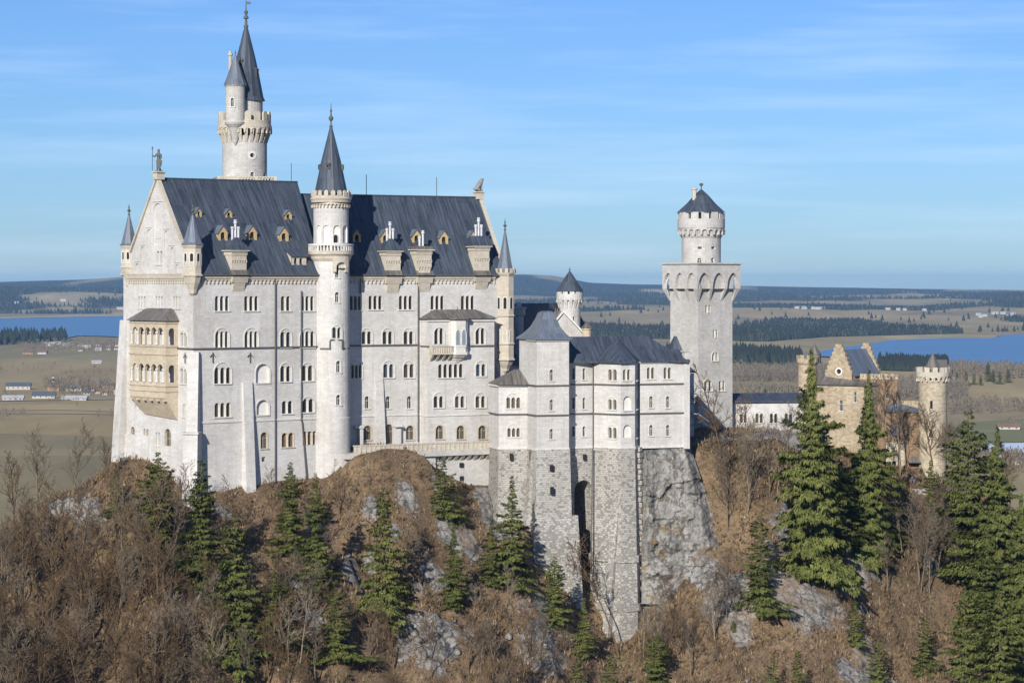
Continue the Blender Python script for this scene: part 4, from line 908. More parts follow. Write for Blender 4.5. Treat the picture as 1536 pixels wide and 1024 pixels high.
u = S2.u(541, 1); mb.block(S2, u-.2, u+.45, -30, S2.z(541, 642, 1), 0, 1.2); mb.wedge(S2, u-1.0, u+.6, S2.z(541, 642, 1), S2.z(541, 638, 1), 0, 1.4, .5); mb.build('porch', 'lime', ter)
mb = MB(); u = S2.u(599, 1); mb.block(S2, u-.9, u+.5, -30, S2.z(599, 640, 1), 0, .8); mb.wedge(S2, u-1.0, u+.7, S2.z(599, 640, 1), S2.z(599, 635, 1), 0, 1.4, .5); mb.build('porch', 'lime', ter)

# ================================================================== rear wing and its round tower
kw = thing('rear_wing', 'rear courtyard wing with dark roof and pale gable behind the white wing', 'castle wing', (14, 535, -30))
RY = 535
RF = Fr(*px2(765, 520), 55); z_ = lambda y, Y=RY: (HOR-y)/FPX*Y
mb = MB(); mb.block(RF, -2, 34, -36, z_(545, 530), -16, 0); mb.build('wall', 'lime_tower', kw)
mb = MB(); ze, zr = z_(545, 530), z_(455, 535)
roof_r = [RF.P(-2, ze, .6), RF.P(34, ze, .6), RF.P(34, zr, -8), RF.P(-2, zr, -8)]; mb.face(roof_r); mb.face([RF.P(34, ze, -16.6), RF.P(-2, ze, -16.6), RF.P(-2, zr, -8), RF.P(34, zr, -8)]); mb.face([RF.P(-2, ze, -16.6), RF.P(-2, ze, .6), RF.P(-2, zr, -8)]); mb.build('roof', 'roof', kw)
GF = Fr(*px2(829, 528), 8)
gl, gr_ = GF.u(829), GF.u(879); ga = GF.u(845); zg0, zg1 = GF.z(870, 512), GF.z(845, 470)
gz = GF.z(879, 506)
mb = MB(); mb.plate(GF, [(gl, -34), (gr_, -34), (gr_, gz), (ga, zg1), (gl, GF.z(829, 492))], (), 0, -8); mb.build('wall', 'lime_tower', kw)
mb = MB(); 
for a, b in (((gr_+.3, gz-.1), (ga, zg1+.3)), ((ga, zg1+.3), (gl-1, GF.z(829, 492)-.6))):
    mb.solid([GF.P(a[0], a[1]-.1, .4), GF.P(a[0], a[1]-.1, -.6), GF.P(a[0], a[1]+.4, -.6), GF.P(a[0], a[1]+.4, .4)], [GF.P(b[0], b[1]-.1, .4), GF.P(b[0], b[1]-.1, -.6), GF.P(b[0], b[1]+.4, -.6), GF.P(b[0], b[1]+.4, .4)])
mb.build('gable_coping', 'trim', kw)
mb = MB(); mb.face([GF.P(gr_+.2, gz-.1, -.5), GF.P(gr_+.2, gz-.1, -14), GF.P(ga, zg1, -14), GF.P(ga, zg1, -.5)]); mb.face([GF.P(ga, zg1, -.5), GF.P(ga, zg1, -14), GF.P(gl-5, z_(506, 530), -14), GF.P(gl-5, z_(506, 530), -.5)]); mb.build('roof', 'roof_light', kw)
mb = MB(); q = px2(778, 524); mb.lathe(q, [(.95, -25), (.95, z_(473)), (1.3, z_(471)), (1.3, z_(463)), (1.5, z_(462)), (1.5, z_(460)), (.5, z_(459)), (.5, z_(453))], 8); mb.build('chimney', 'lime_tower', kw)
mb = MB(); q = Fr(*px2(833, 529), 8); mb.block(q, -.9, 1.1, z_(475), z_(466), -1.2, .3)
for i in range(5): mb.lathe(q.P(-.7+i*.4, 0, -.4), [(.12, z_(466)), (.12, z_(462)), (.17, z_(461.5))], 6)
mb.build('chimney', 'roof_brown', kw)
mb = MB(); q = px2(880, 527); mb.lathe(q, [(.85, z_(512)), (.85, z_(494)), (1.05, z_(493)), (1.05, z_(491))], 12); t_ = mb.build('corner_turret', 'sand', kw); mb = MB(); mb.lathe(q, [(1.2, z_(491)), (.5, z_(485)), (.08, z_(481)), (.08, z_(479))], 12); mb.build('turret_roof', 'roof_brown', t_)
c = at(854.5, 0, 545); rt = thing('round_turret', 'small round white tower with pointed dark cone roof behind the pale gable', 'tower', (c.x, c.y, -30)); C0 = (c.x, c.y); z5 = lambda y: (HOR-y)/FPX*542
f = Cyl(c.x, c.y, 2.2); hs = []; window(f, rt, hs, 861, 474, 484, 3, 1)
mb = MB(); mb.plate(f, rect(-math.pi*2.2, math.pi*2.2, -30, z5(452)), hs, step=.4); mb.build('wall', 'lime', rt)
mb = MB(); corbels(mb, f, z5(462), z5(449), .52, 16, .5); mb.lathe(C0, [(2.2, z5(451)), (2.72, z5(450)), (2.72, z5(441)), (2.3, z5(441))], 32); frieze(mb, f, 0, 2*math.pi*2.2, z5(446), 1.0, .1, .56, 2*math.pi*2.2/16); mb.build('machicolation', 'lime', rt)
mb = MB(); merlons(mb, Cyl(c.x, c.y, 2.5), z5(441.5), z5(436.5), -.2, .22, 12, .7); mb.build('battlement', 'lime', rt)
mb = MB(); mb.lathe(C0, [(2.85, z5(437)), (2.75, z5(436)), (1.6, z5(423)), (.75, z5(413)), (.06, z5(406))], 16); finial(mb, C0, z5(407), .9, .55); mb.build('cone_roof', 'roof', rt)

# ================================================================== square tower
SQ = 8.9; cA = 35.0; p0 = px2(1047, 533)
TR = Fr(p0[0], p0[1], cA); lc = TR.P(0, 0, -SQ); TL = Fr(lc.x, lc.y, cA-90)      # right face, left face (u ends at the near corner)
sq = thing('square_tower', 'tall square white tower with flared top and round turret under a blue cone roof', 'tower', (*p0, -32))
z6 = lambda y: (HOR-y)/FPX*535
hr, hl = [], []
for cx, y0, y1, w, n, kw_ in ((1062, 458, 469, 7.5, 2, {}), (1073, 495, 506, 7, 2, {}), (1072.5, 529, 541, 8, 2, {'hood': .35}), (1062, 571, 586, 11, 2, {'hood': .45}), (1083, 571, 586, 9, 2, {})):
    window(TR, sq, hr, cx, y0, y1, w, n, style='rect' if y0 < 500 else 'arch', sill=y0 > 500, bars=False, **kw_)
mb = MB(); zt1, zt0 = z6(400), z6(449); mb.plate(TR, rect(0, SQ, -44, z6(397)), hr); mb.plate(TL, rect(0, SQ, -44, z6(397)), hl)
bk1 = Fr(TR.P(SQ, 0, -SQ).x, TR.P(SQ, 0, -SQ).y, cA+180); mb.plate(bk1, rect(0, SQ, -44, z6(397))); bk2 = Fr(TR.P(SQ, 0).x, TR.P(SQ, 0).y, cA+90); mb.plate(bk2, rect(0, SQ, -44, z6(397))); mb.build('wall', 'lime_tower', sq)
E_ = 1.15
mb = MB()
for fr in (TR, TL, bk1, bk2):                                   # pointed arches carry the wider top storey
    n = 3; w = (SQ+2*E_)/n; zt_, zm_ = z6(398), z6(449)
    hs = []
    for i in range(n):
        a = -E_+i*w+.3; b = -E_+(i+1)*w-.3; hs.append(arch(a, b, z6(433), z6(409), 10, True))
    mb.wedge(fr, .02, SQ-.02, zm_, z6(407), -.1, .01, .62)
    # straight upper part with arch openings, then ribs tapering down to the shaft
    out = [(-E_, z6(433)), (SQ+E_, z6(433)), (SQ+E_, zt_), (-E_, zt_)]
    hs2 = [[(u, max(z, z6(433)+.01)) for u, z in h] for h in hs]
    mb.plate(fr, out, hs2, E_, hole_back=.02)
    for i in range(n+1):
        uc = -E_+i*w; a, b = uc-.3, uc+.3
        if i == 0: a = uc
        if i == n: b = uc
        us = lambda u: min(max((u+E_)/(SQ+2*E_)*SQ, 0), SQ)
        lo = [fr.P(us(uc)-.22, zm_-.3, .03), fr.P(us(uc)+.22, zm_-.3, .03), fr.P(us(uc)+.22, zm_-.3, -.1), fr.P(us(uc)-.22, zm_-.3, -.1)]
        hi = [fr.P(a, z6(433), E_), fr.P(b, z6(433), E_), fr.P(b, z6(433), -.1), fr.P(a, z6(433), -.1)]
        mb.solid(lo, hi)
cs = lambda e, z: [TR.P(-e, z, e), TR.P(SQ+e, z, e), TR.P(SQ+e, z, -SQ-e), TR.P(-e, z, -SQ-e)]
mb.solid(cs(E_+.02, z6(399)), cs(E_+.02, z6(396))); mb.solid(cs(E_+.35, z6(396)), cs(E_+.35, z6(394))); mb.build('flared_top', 'lime_tower', sq)
cc = TR.P(SQ/2, 0, -SQ/2); C0 = (cc.x, cc.y); z7 = lambda y: (HOR-y)/FPX*(cc.y-3.8)
cpx = 768+cc.x/cc.y*FPX
f = Cyl(cc.x, cc.y, 3.95); hs = []
for cx, y0, y1, w in ((1049, 387, 395, 5.5), (1069, 386.5, 395, 5.5)): window(f, sq, hs, cx, y0, y1, w, 1, sill=False)
for cx, y0, y1, w in ((1049.5, 370, 373.5, 6), (1070, 370, 373.5, 6)): window(f, sq, hs, cx, y0, y1, w, 1, style='rect', sill=False, bars=False)
mb = MB(); mb.plate(f, rect(-math.pi*3.95, math.pi*3.95, z7(398), z7(355)), hs, step=.5); mb.build('turret_wall', 'lime_tower', sq)
mb = MB(); corbels(mb, f, z7(357), z7(343), .75, 22, .3); mb.lathe(C0, [(3.95, z7(357)), (4.2, z7(354)), (4.2, z7(351)), (4.35, z7(346)), (4.8, z7(341.5)), (4.8, z7(328)), (4.3, z7(328))], 40); frieze(mb, f, 0, 2*math.pi*3.95, z7(340), 1.6, .5, .9, 2*math.pi*3.95/22); mb.build('machicolation', 'lime_tower', sq)
mb = MB(); merlons(mb, Cyl(cc.x, cc.y, 4.55), z7(328.2), z7(318), -.25, .25, 14, .74); mb.build('battlement', 'lime_tower', sq)
mb = MB(); mb.lathe(C0, [(3.9, z7(329)), (3.9, z7(318))], 24); mb.build('inner_drum', 'dark', sq)
mb = MB(); mb.lathe(C0, [(5.05, z7(319)), (4.95, z7(317.5)), (3.0, z7(304.5)), (1.5, z7(292)), (.12, z7(283))], 8, R(10)); cn = mb.build('cone_roof', 'roof', sq)
mb = MB(); mb.lathe(C0, [(.12, z7(284)), (.12, z7(278)), (.38, z7(277)), (.42, z7(275.5)), (.3, z7(274)), (0, z7(273.5))], 8); mb.build('finial', 'bronze', sq)
mb = MB(); q = px2(1041.5, cc.y-1.2); mb.lathe(q, [(.42, z7(303)), (.42, z7(285)), (.6, z7(284)), (.6, z7(282)), (.45, z7(281.5))], 8); mb.build('chimney', 'sandp', sq)
# low link between wing and square tower
lk = thing('link_building', 'low white link with lean-to blue roof between white wing and square tower', 'building', (*px2(1042, 512), -32))
LKF = Fr(*px2(1027, 506), 35); mb = MB(); mb.block(LKF, -1, LKF.u(1041), -36, LKF.z(1035, 560), -8, 0); mb.build('wall', 'lime', lk)
mb = MB(); a, b = -1.2, LKF.u(1046, .8); ze = LKF.z(1040, 556); mb.face([LKF.P(a, ze, .6), LKF.P(b, ze-.4, .6), LKF.P(b-2.2, ze+4.5, -5), LKF.P(a, ze+4.5, -5)]); mb.face([LKF.P(b, ze-.4, .6), LKF.P(b, ze-.4, -9), LKF.P(b-2.2, ze+4.5, -5)]); mb.build('roof', 'roof', lk)

# ================================================================== gallery between square tower and gatehouse
ga = thing('gallery_building', 'long low white arcaded gallery with blue roof right of the square tower', 'building', (*px2(1145, 545), -33))
GA = Fr(*px2(1096, 541), 10); hs = []
for cx in (1128, 1139, 1160, 1183): pass
for cx in (1139, 1160.5, 1183): window(GA, ga, hs, cx, 620, 634, 11, 2, hood=.55)
window(GA, ga, hs, 1115, 621, 634, 10, 2, hood=.5)
u1 = GA.u(1212); zt = GA.z(1140, 601); mb = MB(); mb.plate(GA, rect(0, u1, -42, zt), hs, 0); mb.plate(Fr(GA.P(u1, 0, -9).x, GA.P(u1, 0, -9).y, 190), rect(0, u1, -42, zt)); mb.build('wall', 'lime', ga)
mb = MB(); zr = GA.z(1140, 589, -5); mb.face([GA.P(-.5, zt, .6), GA.P(u1, zt, .6), GA.P(u1, zr, -4.5), GA.P(-.5, zr, -4.5)]); mb.face([GA.P(u1, zt, -9.6), GA.P(-.5, zt, -9.6), GA.P(-.5, zr, -4.5), GA.P(u1, zr, -4.5)]); mb.face([GA.P(-.5, zt-.3, .6), GA.P(u1, zt-.3, .6), GA.P(u1, zt, .6), GA.P(-.5, zt, .6)]); mb.build('roof', 'roof', ga)

# ================================================================== gatehouse, its wing and the gate tower
gh = thing('gatehouse', 'buff stone gatehouse with stepped gables and pale blue roof', 'gatehouse', (*px2(1270, 565), -42))
G1 = Fr(*px2(1238, 566), -35)
gw = G1.u(1277.5); zf = G1.z(1257, 516); zsh = G1.z(1277, 562); zl = G1.z(1239, 548)
GD = 12.5
def stepped(w, z0, z1, n=6, topw=1.5):
    p = [(0, -46), (w, -46), (w, z0)]; c = w/2; s = (c-topw/2)/n; h = (z1-z0)/n; u, z = w, z0
    for i in range(n): z += h; p.append((u, z)); u -= s; p.append((u, z))
    z += .0
    q = [(w-a, b) for a, b in reversed(p[3:])]; return p+[(u, z+.7), (w-u, z+.7)]+q[0:]+[(0, z0)]
hs = [[(gw*.52+.55*math.cos(i*math.pi/6), G1.z(1257, 557)+.55*math.sin(i*math.pi/6)) for i in range(12)]]
mb = MB(); out = stepped(gw, zsh, zf-.7); mb.plate(G1, out, hs, 0, -.8, hole_back=-.4); mb.build('stepped_gable', 'gatestone', gh)
mb = MB(); mb.face([G1.P(u, z, -.38) for u, z in hs[0]]); mb.plate(G1, [(gw*.52+.85*math.cos(i*math.pi/6), G1.z(1257, 557)+.85*math.sin(i*math.pi/6)) for i in range(12)], hs, .1, 0, 1); mb.build('round_window', ['dark', 'white'], gh)
GBk = G1.off(-GD); mb = MB(); mb.plate(GBk, out, (), 0, -.8); mb.build('stepped_gable', 'gatestone', gh)
mb = MB(); zr = zf-1.2; mb.face([G1.P(gw+.4, zsh-.3, -.6), G1.P(gw+.4, zsh-.3, -GD), G1.P(gw/2, zr, -GD), G1.P(gw/2, zr, -.6)]); mb.face([G1.P(-.4, zsh-.3, -GD), G1.P(-.4, zsh-.3, -.6), G1.P(gw/2, zr, -.6), G1.P(gw/2, zr, -GD)]); mb.build('roof', 'roof_light', gh)
rs = Fr(G1.P(gw, 0).x, G1.P(gw, 0).y, 55); hs = []
mb = MB(); mb.plate(rs, rect(0, GD, -46, zsh)); ls = Fr(G1.P(0, 0, -GD).x, G1.P(0, 0, -GD).y, -125); mb.plate(ls, rect(0, GD, -46, zsh)); mb.build('wall', 'gatestone', gh)
# broader lower body in front
G2 = G1.off(3.0); a, b = -.8, G2.u(1296); zb_ = G2.z(1260, 578); hs = []
window(G2, gh, hs, 1283, 588, 603, 4, 1, style='rect'); window(G2, gh, hs, 1262, 600, 616, 5, 1)
mb = MB(); mb.plate(G2, rect(a, b, -50, zb_), hs); mb.plate(Fr(G2.P(b, 0).x, G2.P(b, 0).y, 55), rect(0, 12, -50, zb_)); mb.plate(Fr(G2.P(a, 0, -12).x, G2.P(a, 0, -12).y, -125), rect(0, 12, -50, zb_)); mb.build('wall', 'gatestone', gh)
mb = MB(); mb.solid([G2.P(a-.3, zb_, .4), G2.P(b+.3, zb_, .4), G2.P(b+.3, zb_, -12), G2.P(a-.3, zb_, -12)], [G2.P(a+.3, zb_+1.8, -3), G2.P(b-.3, zb_+.6, -3), G2.P(b-.3, zb_+.6, -12), G2.P(a+.3, zb_+1.8, -12)]); mb.build('roof', 'roof_brown', gh)
# brick range to the right
G3 = Fr(*px2(1290, 563), -8); b3 = G3.u(1346); zb3 = G3.z(1320, 566); hs = []
for cx in (1316, 1332): window(G3, gh, hs, cx, 584, 597, 5, 1, trim='gatestone')
mb = MB(); mb.plate(G3, rect(0, b3, -48, zb3), hs); mb.plate(Fr(G3.P(b3, 0).x, G3.P(b3, 0).y, 82), rect(0, 8, -48, zb3)); mb.plate(Fr(G3.P(0, 0, -8).x, G3.P(0, 0, -8).y, -98), rect(0, 8, -48, zb3)); mb.face([G3.P(0, zb3, 0), G3.P(b3, zb3, 0), G3.P(b3, zb3, -8), G3.P(0, zb3, -8)]); mb.build('wall', 'brick', gh)
mb = MB()
for i in range(11): u = i*(b3-.6)/10; mb.block(G3, u, u+.62, zb3, zb3+.75, -.4, .1)
mb.block(G3, -.1, b3+.1, zb3-.4, zb3, -.4, .15); mb.build('battlement', 'gatestone', gh)
# small crenellated turret at the left
c = at(1211, 0, 572); mb = MB(); C0 = (c.x, c.y); zz = lambda y: (HOR-y)/FPX*570
mb.lathe(C0, [(2.0, -44), (2.0, zz(548)), (2.35, zz(544)), (2.35, zz(538))], 16); merlons(mb, Cyl(c.x, c.y, 2.15), zz(538), zz(533), -.2, .2, 9, .6); tt = mb.build('corner_turret', 'gatestone', gh)
mb = MB(); q = px2(1222, 573); mb.lathe(q, [(1.35, zz(545)), (1.35, zz(533)), (1.45, zz(532)), (.05, zz(516))], 10); mb.build('turret_roof', 'roof_brown', tt)
# curtain range with gate
gp = thing('gate_range', 'red brick gate range with grey porch between gatehouse and round gate tower', 'building', (*px2(1355, 556), -43))
G4 = Fr(*px2(1329, 557), -6); b4 = G4.u(1386); zb4 = G4.z(1355, 618); zm4 = G4.z(1355, 664); hs = []
window(G4, gp, hs, 1342, 636, 652, 7, 1, trim='gatestone', style='rect', glass='paleglass')
mb = MB(); mb.plate(G4, rect(0, b4, zm4, zb4), hs); mb.build('wall', 'brick', gp)
hs = []; window(G4, gp, hs, 1341, 691, 714, 6, 1, trim='gatestone', glass='dark', name='gate_door', sill=False, bars=False); window(G4, gp, hs, 1369, 702, 716, 5, 1, trim='gatestone', glass='dark', name='gate_door', sill=False, bars=False)
uw = G4.u(1357)
mb = MB(); mb.plate(G4, rect(0, uw, -50, zm4), [hs[0]], .08); mb.block(G4, 0, uw, zm4-.1, zm4+.12, -.1, .3); mb.build('wall', 'gatetower', gp)
mb = MB(); mb.plate(G4, rect(uw, b4, -50, zm4), [hs[1]], .0); mb.block(G4, uw, b4, zm4-.1, zm4+.12, -.1, .2); mb.build('wall', 'brick', gp)
mb = MB(); a, b = G4.u(1362, 1.5), G4.u(1382, 1.5); mb.solid([G4.P(a, G4.z(1372, 693), 2.2), G4.P(b, G4.z(1372, 693), 2.2), G4.P(b, G4.z(1372, 693), 0), G4.P(a, G4.z(1372, 693), 0)], [G4.P(a+.8, G4.z(1372, 684), .6), G4.P(b-.8, G4.z(1372, 684), .6), G4.P(b-.8, G4.z(1372, 684), 0), G4.P(a+.8, G4.z(1372, 684), 0)]); mb.build('porch_canopy', 'roof_brown', gp)
mb = MB(); mb.solid([G4.P(-.4, zb4, .5), G4.P(b4+.3, zb4, .5), G4.P(b4+.3, zb4, -9), G4.P(-.4, zb4, -9)], [G4.P(1.6, zb4+1.75, -2.4), G4.P(b4-1.6, zb4+.8, -2.4), G4.P(b4-1.6, zb4+.8, -6), G4.P(1.6, zb4+1.75, -6)]); mb.build('roof', 'roof_light', gp)
mb = MB()
for i in range(8): u = b4*.45+i*b4*.07; mb.block(G4, u, u+.55, G4.z(1370, 606, -8), G4.z(1370, 601, -8), -8.5, -8)
mb.block(G4, b4*.4, b4+2, -30, G4.z(1370, 606, -8), -8.6, -8); mb.build('rear_battlement', 'gatestone', gp)
c = at(1399, 0, 556); C0 = (c.x, c.y); zz = lambda y: (HOR-y)/FPX*553.5
gt = thing('gate_tower', 'round pale stone gate tower with battlements beside the brick range', 'tower', (c.x, c.y, -44)); f = Cyl(c.x, c.y, 2.95); hs = []
for cx, y0, y1 in ((1397, 601, 613), (1396.5, 644, 656)): window(f, gt, hs, cx, y0, y1, 4, 1, style='rect', bars=False, deep=.3)
mb = MB(); mb.plate(f, rect(-math.pi*2.95, math.pi*2.95, -52, zz(570)), hs, step=.45); mb.build('wall', 'gatetower', gt)
mb = MB(); corbels(mb, f, zz(574), zz(565), .5, 18, .45); frieze(mb, f, 0, 2*math.pi*2.95, zz(564), 1.1, .2, .55, 2*math.pi*2.95/18); mb.lathe(C0, [(2.95, zz(566)), (3.48, zz(565)), (3.48, zz(558)), (3.0, zz(558))], 32); mb.build('machicolation', 'sandp', gt)
mb = MB(); merlons(mb, Cyl(c.x, c.y, 3.25), zz(558.2), zz(551), -.22, .22, 13, .62); mb.build('battlement', 'sandp', gt)
mb = MB(); q = px2(1399, 555.5); mb.lathe(q, [(1.6, zz(562)), (1.55, zz(550)), (.06, zz(529))], 8, R(15)); mb.build('cone_roof', 'roof_brown', gt)
mb = MB(); q = Fr(*px2(1410, 557), 0); mb.block(q, -.9, 1.3, zz(560), zz(540), -1, 1); mb.build('roof_hut', 'pipe', gt)

# ================================================================== the castle hill
def hash2(ix, iy, s):
    h = (ix*374761393+iy*668265263+s*2147483647) & 0xffffffff
    h = ((h ^ (h >> 13))*1274126177) & 0xffffffff
    return ((h ^ (h >> 16)) & 0xffff)/65535.0
def vnoise(x, y, s=0):
    ix, iy = np.floor(x).astype(np.int64), np.floor(y).astype(np.int64); fx, fy = x-ix, y-iy
    fx, fy = fx*fx*(3-2*fx), fy*fy*(3-2*fy)
    a, b, c, d = hash2(ix, iy, s), hash2(ix+1, iy, s), hash2(ix, iy+1, s), hash2(ix+1, iy+1, s)
    return a+(b-a)*fx+(c-a)*fy+(a-b-c+d)*fx*fy
def fbm(x, y, o=5, s=0, ridge=False):
    t = 0; a = .5
    for k in range(o):
        n = vnoise(x, y, s+k); t = t+a*((1-np.abs(2*n-1)) if ridge else n); x, y, a = x*2.03+17, y*2.03+9, a*.5
    return t
CP = [  # (px, py, distance) of points on the hillside
 (120, 745, 477), (173, 694, 479), (200, 692, 473), (230, 703, 468), (262, 735, 462), (287, 752, 457.5), (310, 745, 459.5), (340, 742, 463), (375, 736, 466), (420, 727, 470.5), (478, 724, 474.5), (503, 724, 473),
 (530, 690, 473.5), (565, 684, 475.5), (600, 680, 477), (640, 688, 479), (664, 728, 480.5), (700, 752, 482), (735, 790, 481), (765, 796, 480), (795, 800, 479), (820, 855, 478), (855, 890, 478), (872, 900, 479), (890, 930, 480), (930, 965, 478.5), (955, 945, 479.5), (975, 910, 482),
 (1000, 895, 478), (1050, 830, 482), (1085, 800, 486), (1095, 720, 492), (1045, 666, 494), (1075, 662, 500), (1100, 655, 512), (1150, 652, 522), (1195, 655, 530), (1215, 700, 527), (1290, 722, 532), (1330, 724, 538), (1390, 732, 540), (1430, 745, 545), (1536, 790, 550), (1600, 800, 550),
 (60, 790, 470), (0, 845, 462), (-80, 900, 460), (60, 850, 445), (0, 930, 432), (-60, 980, 425),
 (150, 800, 452), (250, 850, 440), (350, 830, 448), (450, 820, 455), (550, 800, 463), (640, 800, 468), (720, 850, 468), (780, 900, 462),
 (0, 1024, 408), (120, 1000, 414), (250, 1000, 420), (400, 960, 432), (400, 1060, 418), (550, 950, 440), (550, 1060, 425), (700, 960, 447), (700, 1060, 432), (800, 1030, 440), (900, 1040, 456), (930, 1000, 467), (870, 960, 466), (1000, 1030, 455), (1000, 960, 465), (1080, 900, 472), (1080, 1030, 455),
 (1150, 800, 485), (1150, 900, 472), (1150, 1030, 455), (1250, 800, 500), (1240, 900, 478), (1250, 1030, 460), (1350, 800, 512), (1350, 900, 490), (1350, 1030, 466), (1450, 850, 515), (1450, 950, 492), (1450, 1040, 472), (1540, 900, 510), (1560, 1040, 478)]
C = np.array([(*at(*c),) for c in CP])
extra = [(x, y, z) for x, y, z in [
 (-60, 485, -33), (-45, 495, -34), (-20, 500, -32), (0, 505, -31), (30, 510, -30.5), (45, 525, -31), (60, 555, -33), (85, 580, -42), (10, 560, -45), (-40, 540, -55), (-75, 510, -48), (50, 590, -52), (100, 600, -60),
 (-60, 380, -80), (0, 385, -84), (60, 395, -84), (110, 400, -84), (-100, 380, -78), (-130, 420, -72), (-130, 480, -82), (-110, 520, -85), (-60, 590, -105), (0, 610, -100), (60, 640, -95), (120, 620, -85), (160, 560, -62), (180, 500, -70), (170, 440, -82), (150, 400, -90),
 (0, 300, -112), (-80, 300, -105), (90, 300, -112), (180, 320, -110), (-180, 420, -100), (-200, 520, -115), (240, 520, -90), (250, 420, -105), (240, 620, -110), (0, 720, -128), (120, 740, -126), (-120, 700, -128), (-250, 600, -129), (320, 700, -126), (-220, 320, -112), (300, 320, -112), (400, 500, -120), (-350, 450, -122)]]
C = np.vstack([C, np.array(extra)])
def kern(d): return d
def rbf_fit():
    n = len(C); D = np.sqrt(((C[:, None, :2]-C[None, :, :2])**2).sum(-1)); A = np.zeros((n+3, n+3)); A[:n, :n] = kern(D)+np.eye(n)*.02
    A[:n, n] = 1; A[:n, n+1:] = C[:, :2]/100; A[n, :n] = 1; A[n+1:, :n] = C[:, :2].T/100
    return np.linalg.solve(A, np.concatenate([C[:, 2], np.zeros(3)]))
RW = rbf_fit()
ROCKS = [  # bare crag centres (px, py, radius px, rough height)
 (1245, 855, 85, 2.2), (1200, 900, 62, 1.6), (1285, 860, 52, 1.6), (1105, 905, 46, 1.2), (1110, 955, 26, 1.), (640, 950, 60, 1.8), (625, 900, 26, 1.2), (690, 800, 32, 2.0), (665, 760, 20, 1.2), (805, 985, 55, 1.8), (820, 930, 42, 1.2), (780, 910, 22, 1.0), (90, 780, 40, 1.3), (130, 775, 26, 1.), (560, 830, 20, 1.), (540, 880, 38, 1.1), (270, 930, 30, 1.2), (1000, 860, 40, 1.5), (1060, 850, 30, 1.2), (1170, 790, 22, 1.2), (745, 795, 46, 1.4), (650, 870, 34, 1.4), (450, 900, 20, 1.), (1300, 990, 30, .9), (1400, 850, 22, .9), (1270, 1000, 26, .9), (470, 960, 24, 1.2), (330, 770, 20, .8), (612, 742, 17, .9), (556, 765, 20, .9), (652, 722, 15, .9), (470, 790, 18, .8), (590, 800, 16, .8), (1210, 830, 30, 1.2)]
def rbf_eval(x, y):
    x, y = np.asarray(x, float).ravel(), np.asarray(y, float).ravel(); out = np.empty_like(x); n = len(C)
    for i in range(0, len(x), 20000):
        X, Y = x[i:i+20000], y[i:i+20000]; D = np.sqrt((X[:, None]-C[None, :, 0])**2+(Y[:, None]-C[None, :, 1])**2)
        out[i:i+20000] = kern(D)@RW[:n]+RW[n]+RW[n+1]*X/100+RW[n+2]*Y/100
    return out
_rx = []
def rock_mask(x, y):
    if not _rx:
        for px, py, r, h in ROCKS:
            p = hit(px, py, rbf_eval); _rx.append((p[0], p[1], r/FPX*p[1], h))
    m = np.zeros_like(x); 
    wob = (fbm(x*.16, y*.16, 5, 31)-.47)*3.6
    for cx, cy, r, h in _rx:
        d = np.sqrt((x-cx)**2+((y-cy)*.75)**2)/r+wob*.5; m = np.maximum(m, np.clip((1.05-d)/.6, 0, 1)*min(1, h/1.0))
    return m
def near_castle(x, y): return np.maximum(near_a(x, y), np.exp(-((np.clip(np.abs(x-55)-20, 0, None)/8)**2+(np.clip(np.abs(y-528)-30, 0, None)/8)**2))*.96)
def near_a(x, y): return np.exp(-((np.clip(np.abs(x+5)-60, 0, None)/12)**2+(np.clip(np.abs(y-491)-25, 0, None)/7)**2))
def hill_z(x, y, flat=False):
    x, y = np.asarray(x, float).ravel(), np.asarray(y, float).ravel(); z = rbf_eval(x, y)
    calm = 1-.85*near_castle(x, y); front = np.clip((y-330)/60, 0, 1)*np.clip((640-y)/60, 0, 1)
    z = z+((fbm(x*.045, y*.03, 5, 3, True)-.62)*12.0+(fbm(x*.085+y*.02, y*.022, 4, 19, True)-.62)*7.5+(fbm(x*.2, y*.12, 5, 11, True)-.62)*3.6)*calm*front
    z = z+(148+16*(fbm(x*.05, y*.05, 4, 7)-.5))/(1+np.exp((x+101+14*(vnoise(y*.06, x*.02, 5)-.5))/7))*np.exp(-((y-195)/42)**2)      # unseen spur of the gorge's near side, added to shade the lower left
    m = rock_mask(x, y); z = z+m*((fbm(x*.35, y*.3, 5, 21, True)-.45)*3.4+.5)*front*(.35+.65*calm)
    return np.maximum(z, -129.5)
def hit(px, py, fn=None, y0=392., y1=700.):
    fn = fn or hill_z; Y = np.arange(y0, y1, .4); X = (px-768)/FPX*Y; Zr = (HOR-py)/FPX*Y
    below = np.nonzero(Zr < fn(X, Y))[0]
    if not len(below): return None
    i = below[0]; return (X[i], Y[i], float(Zr[i]))
def grid_mesh(name, xs, ys, zf, mat, smooth=True, attr=None, kind='structure'):
    X, Y = np.meshgrid(xs, ys); Z = zf(X.ravel(), Y.ravel()); n, m = len(xs), len(ys)
    V = np.stack([X.ravel(), Y.ravel(), Z], 1); i = (np.arange(m-1)[:, None]*n+np.arange(n-1)[None, :]).ravel()
    return np_mesh(name, V, np.stack([i, i+1, i+n+1, i+n], 1), mat, smooth, attr, kind)
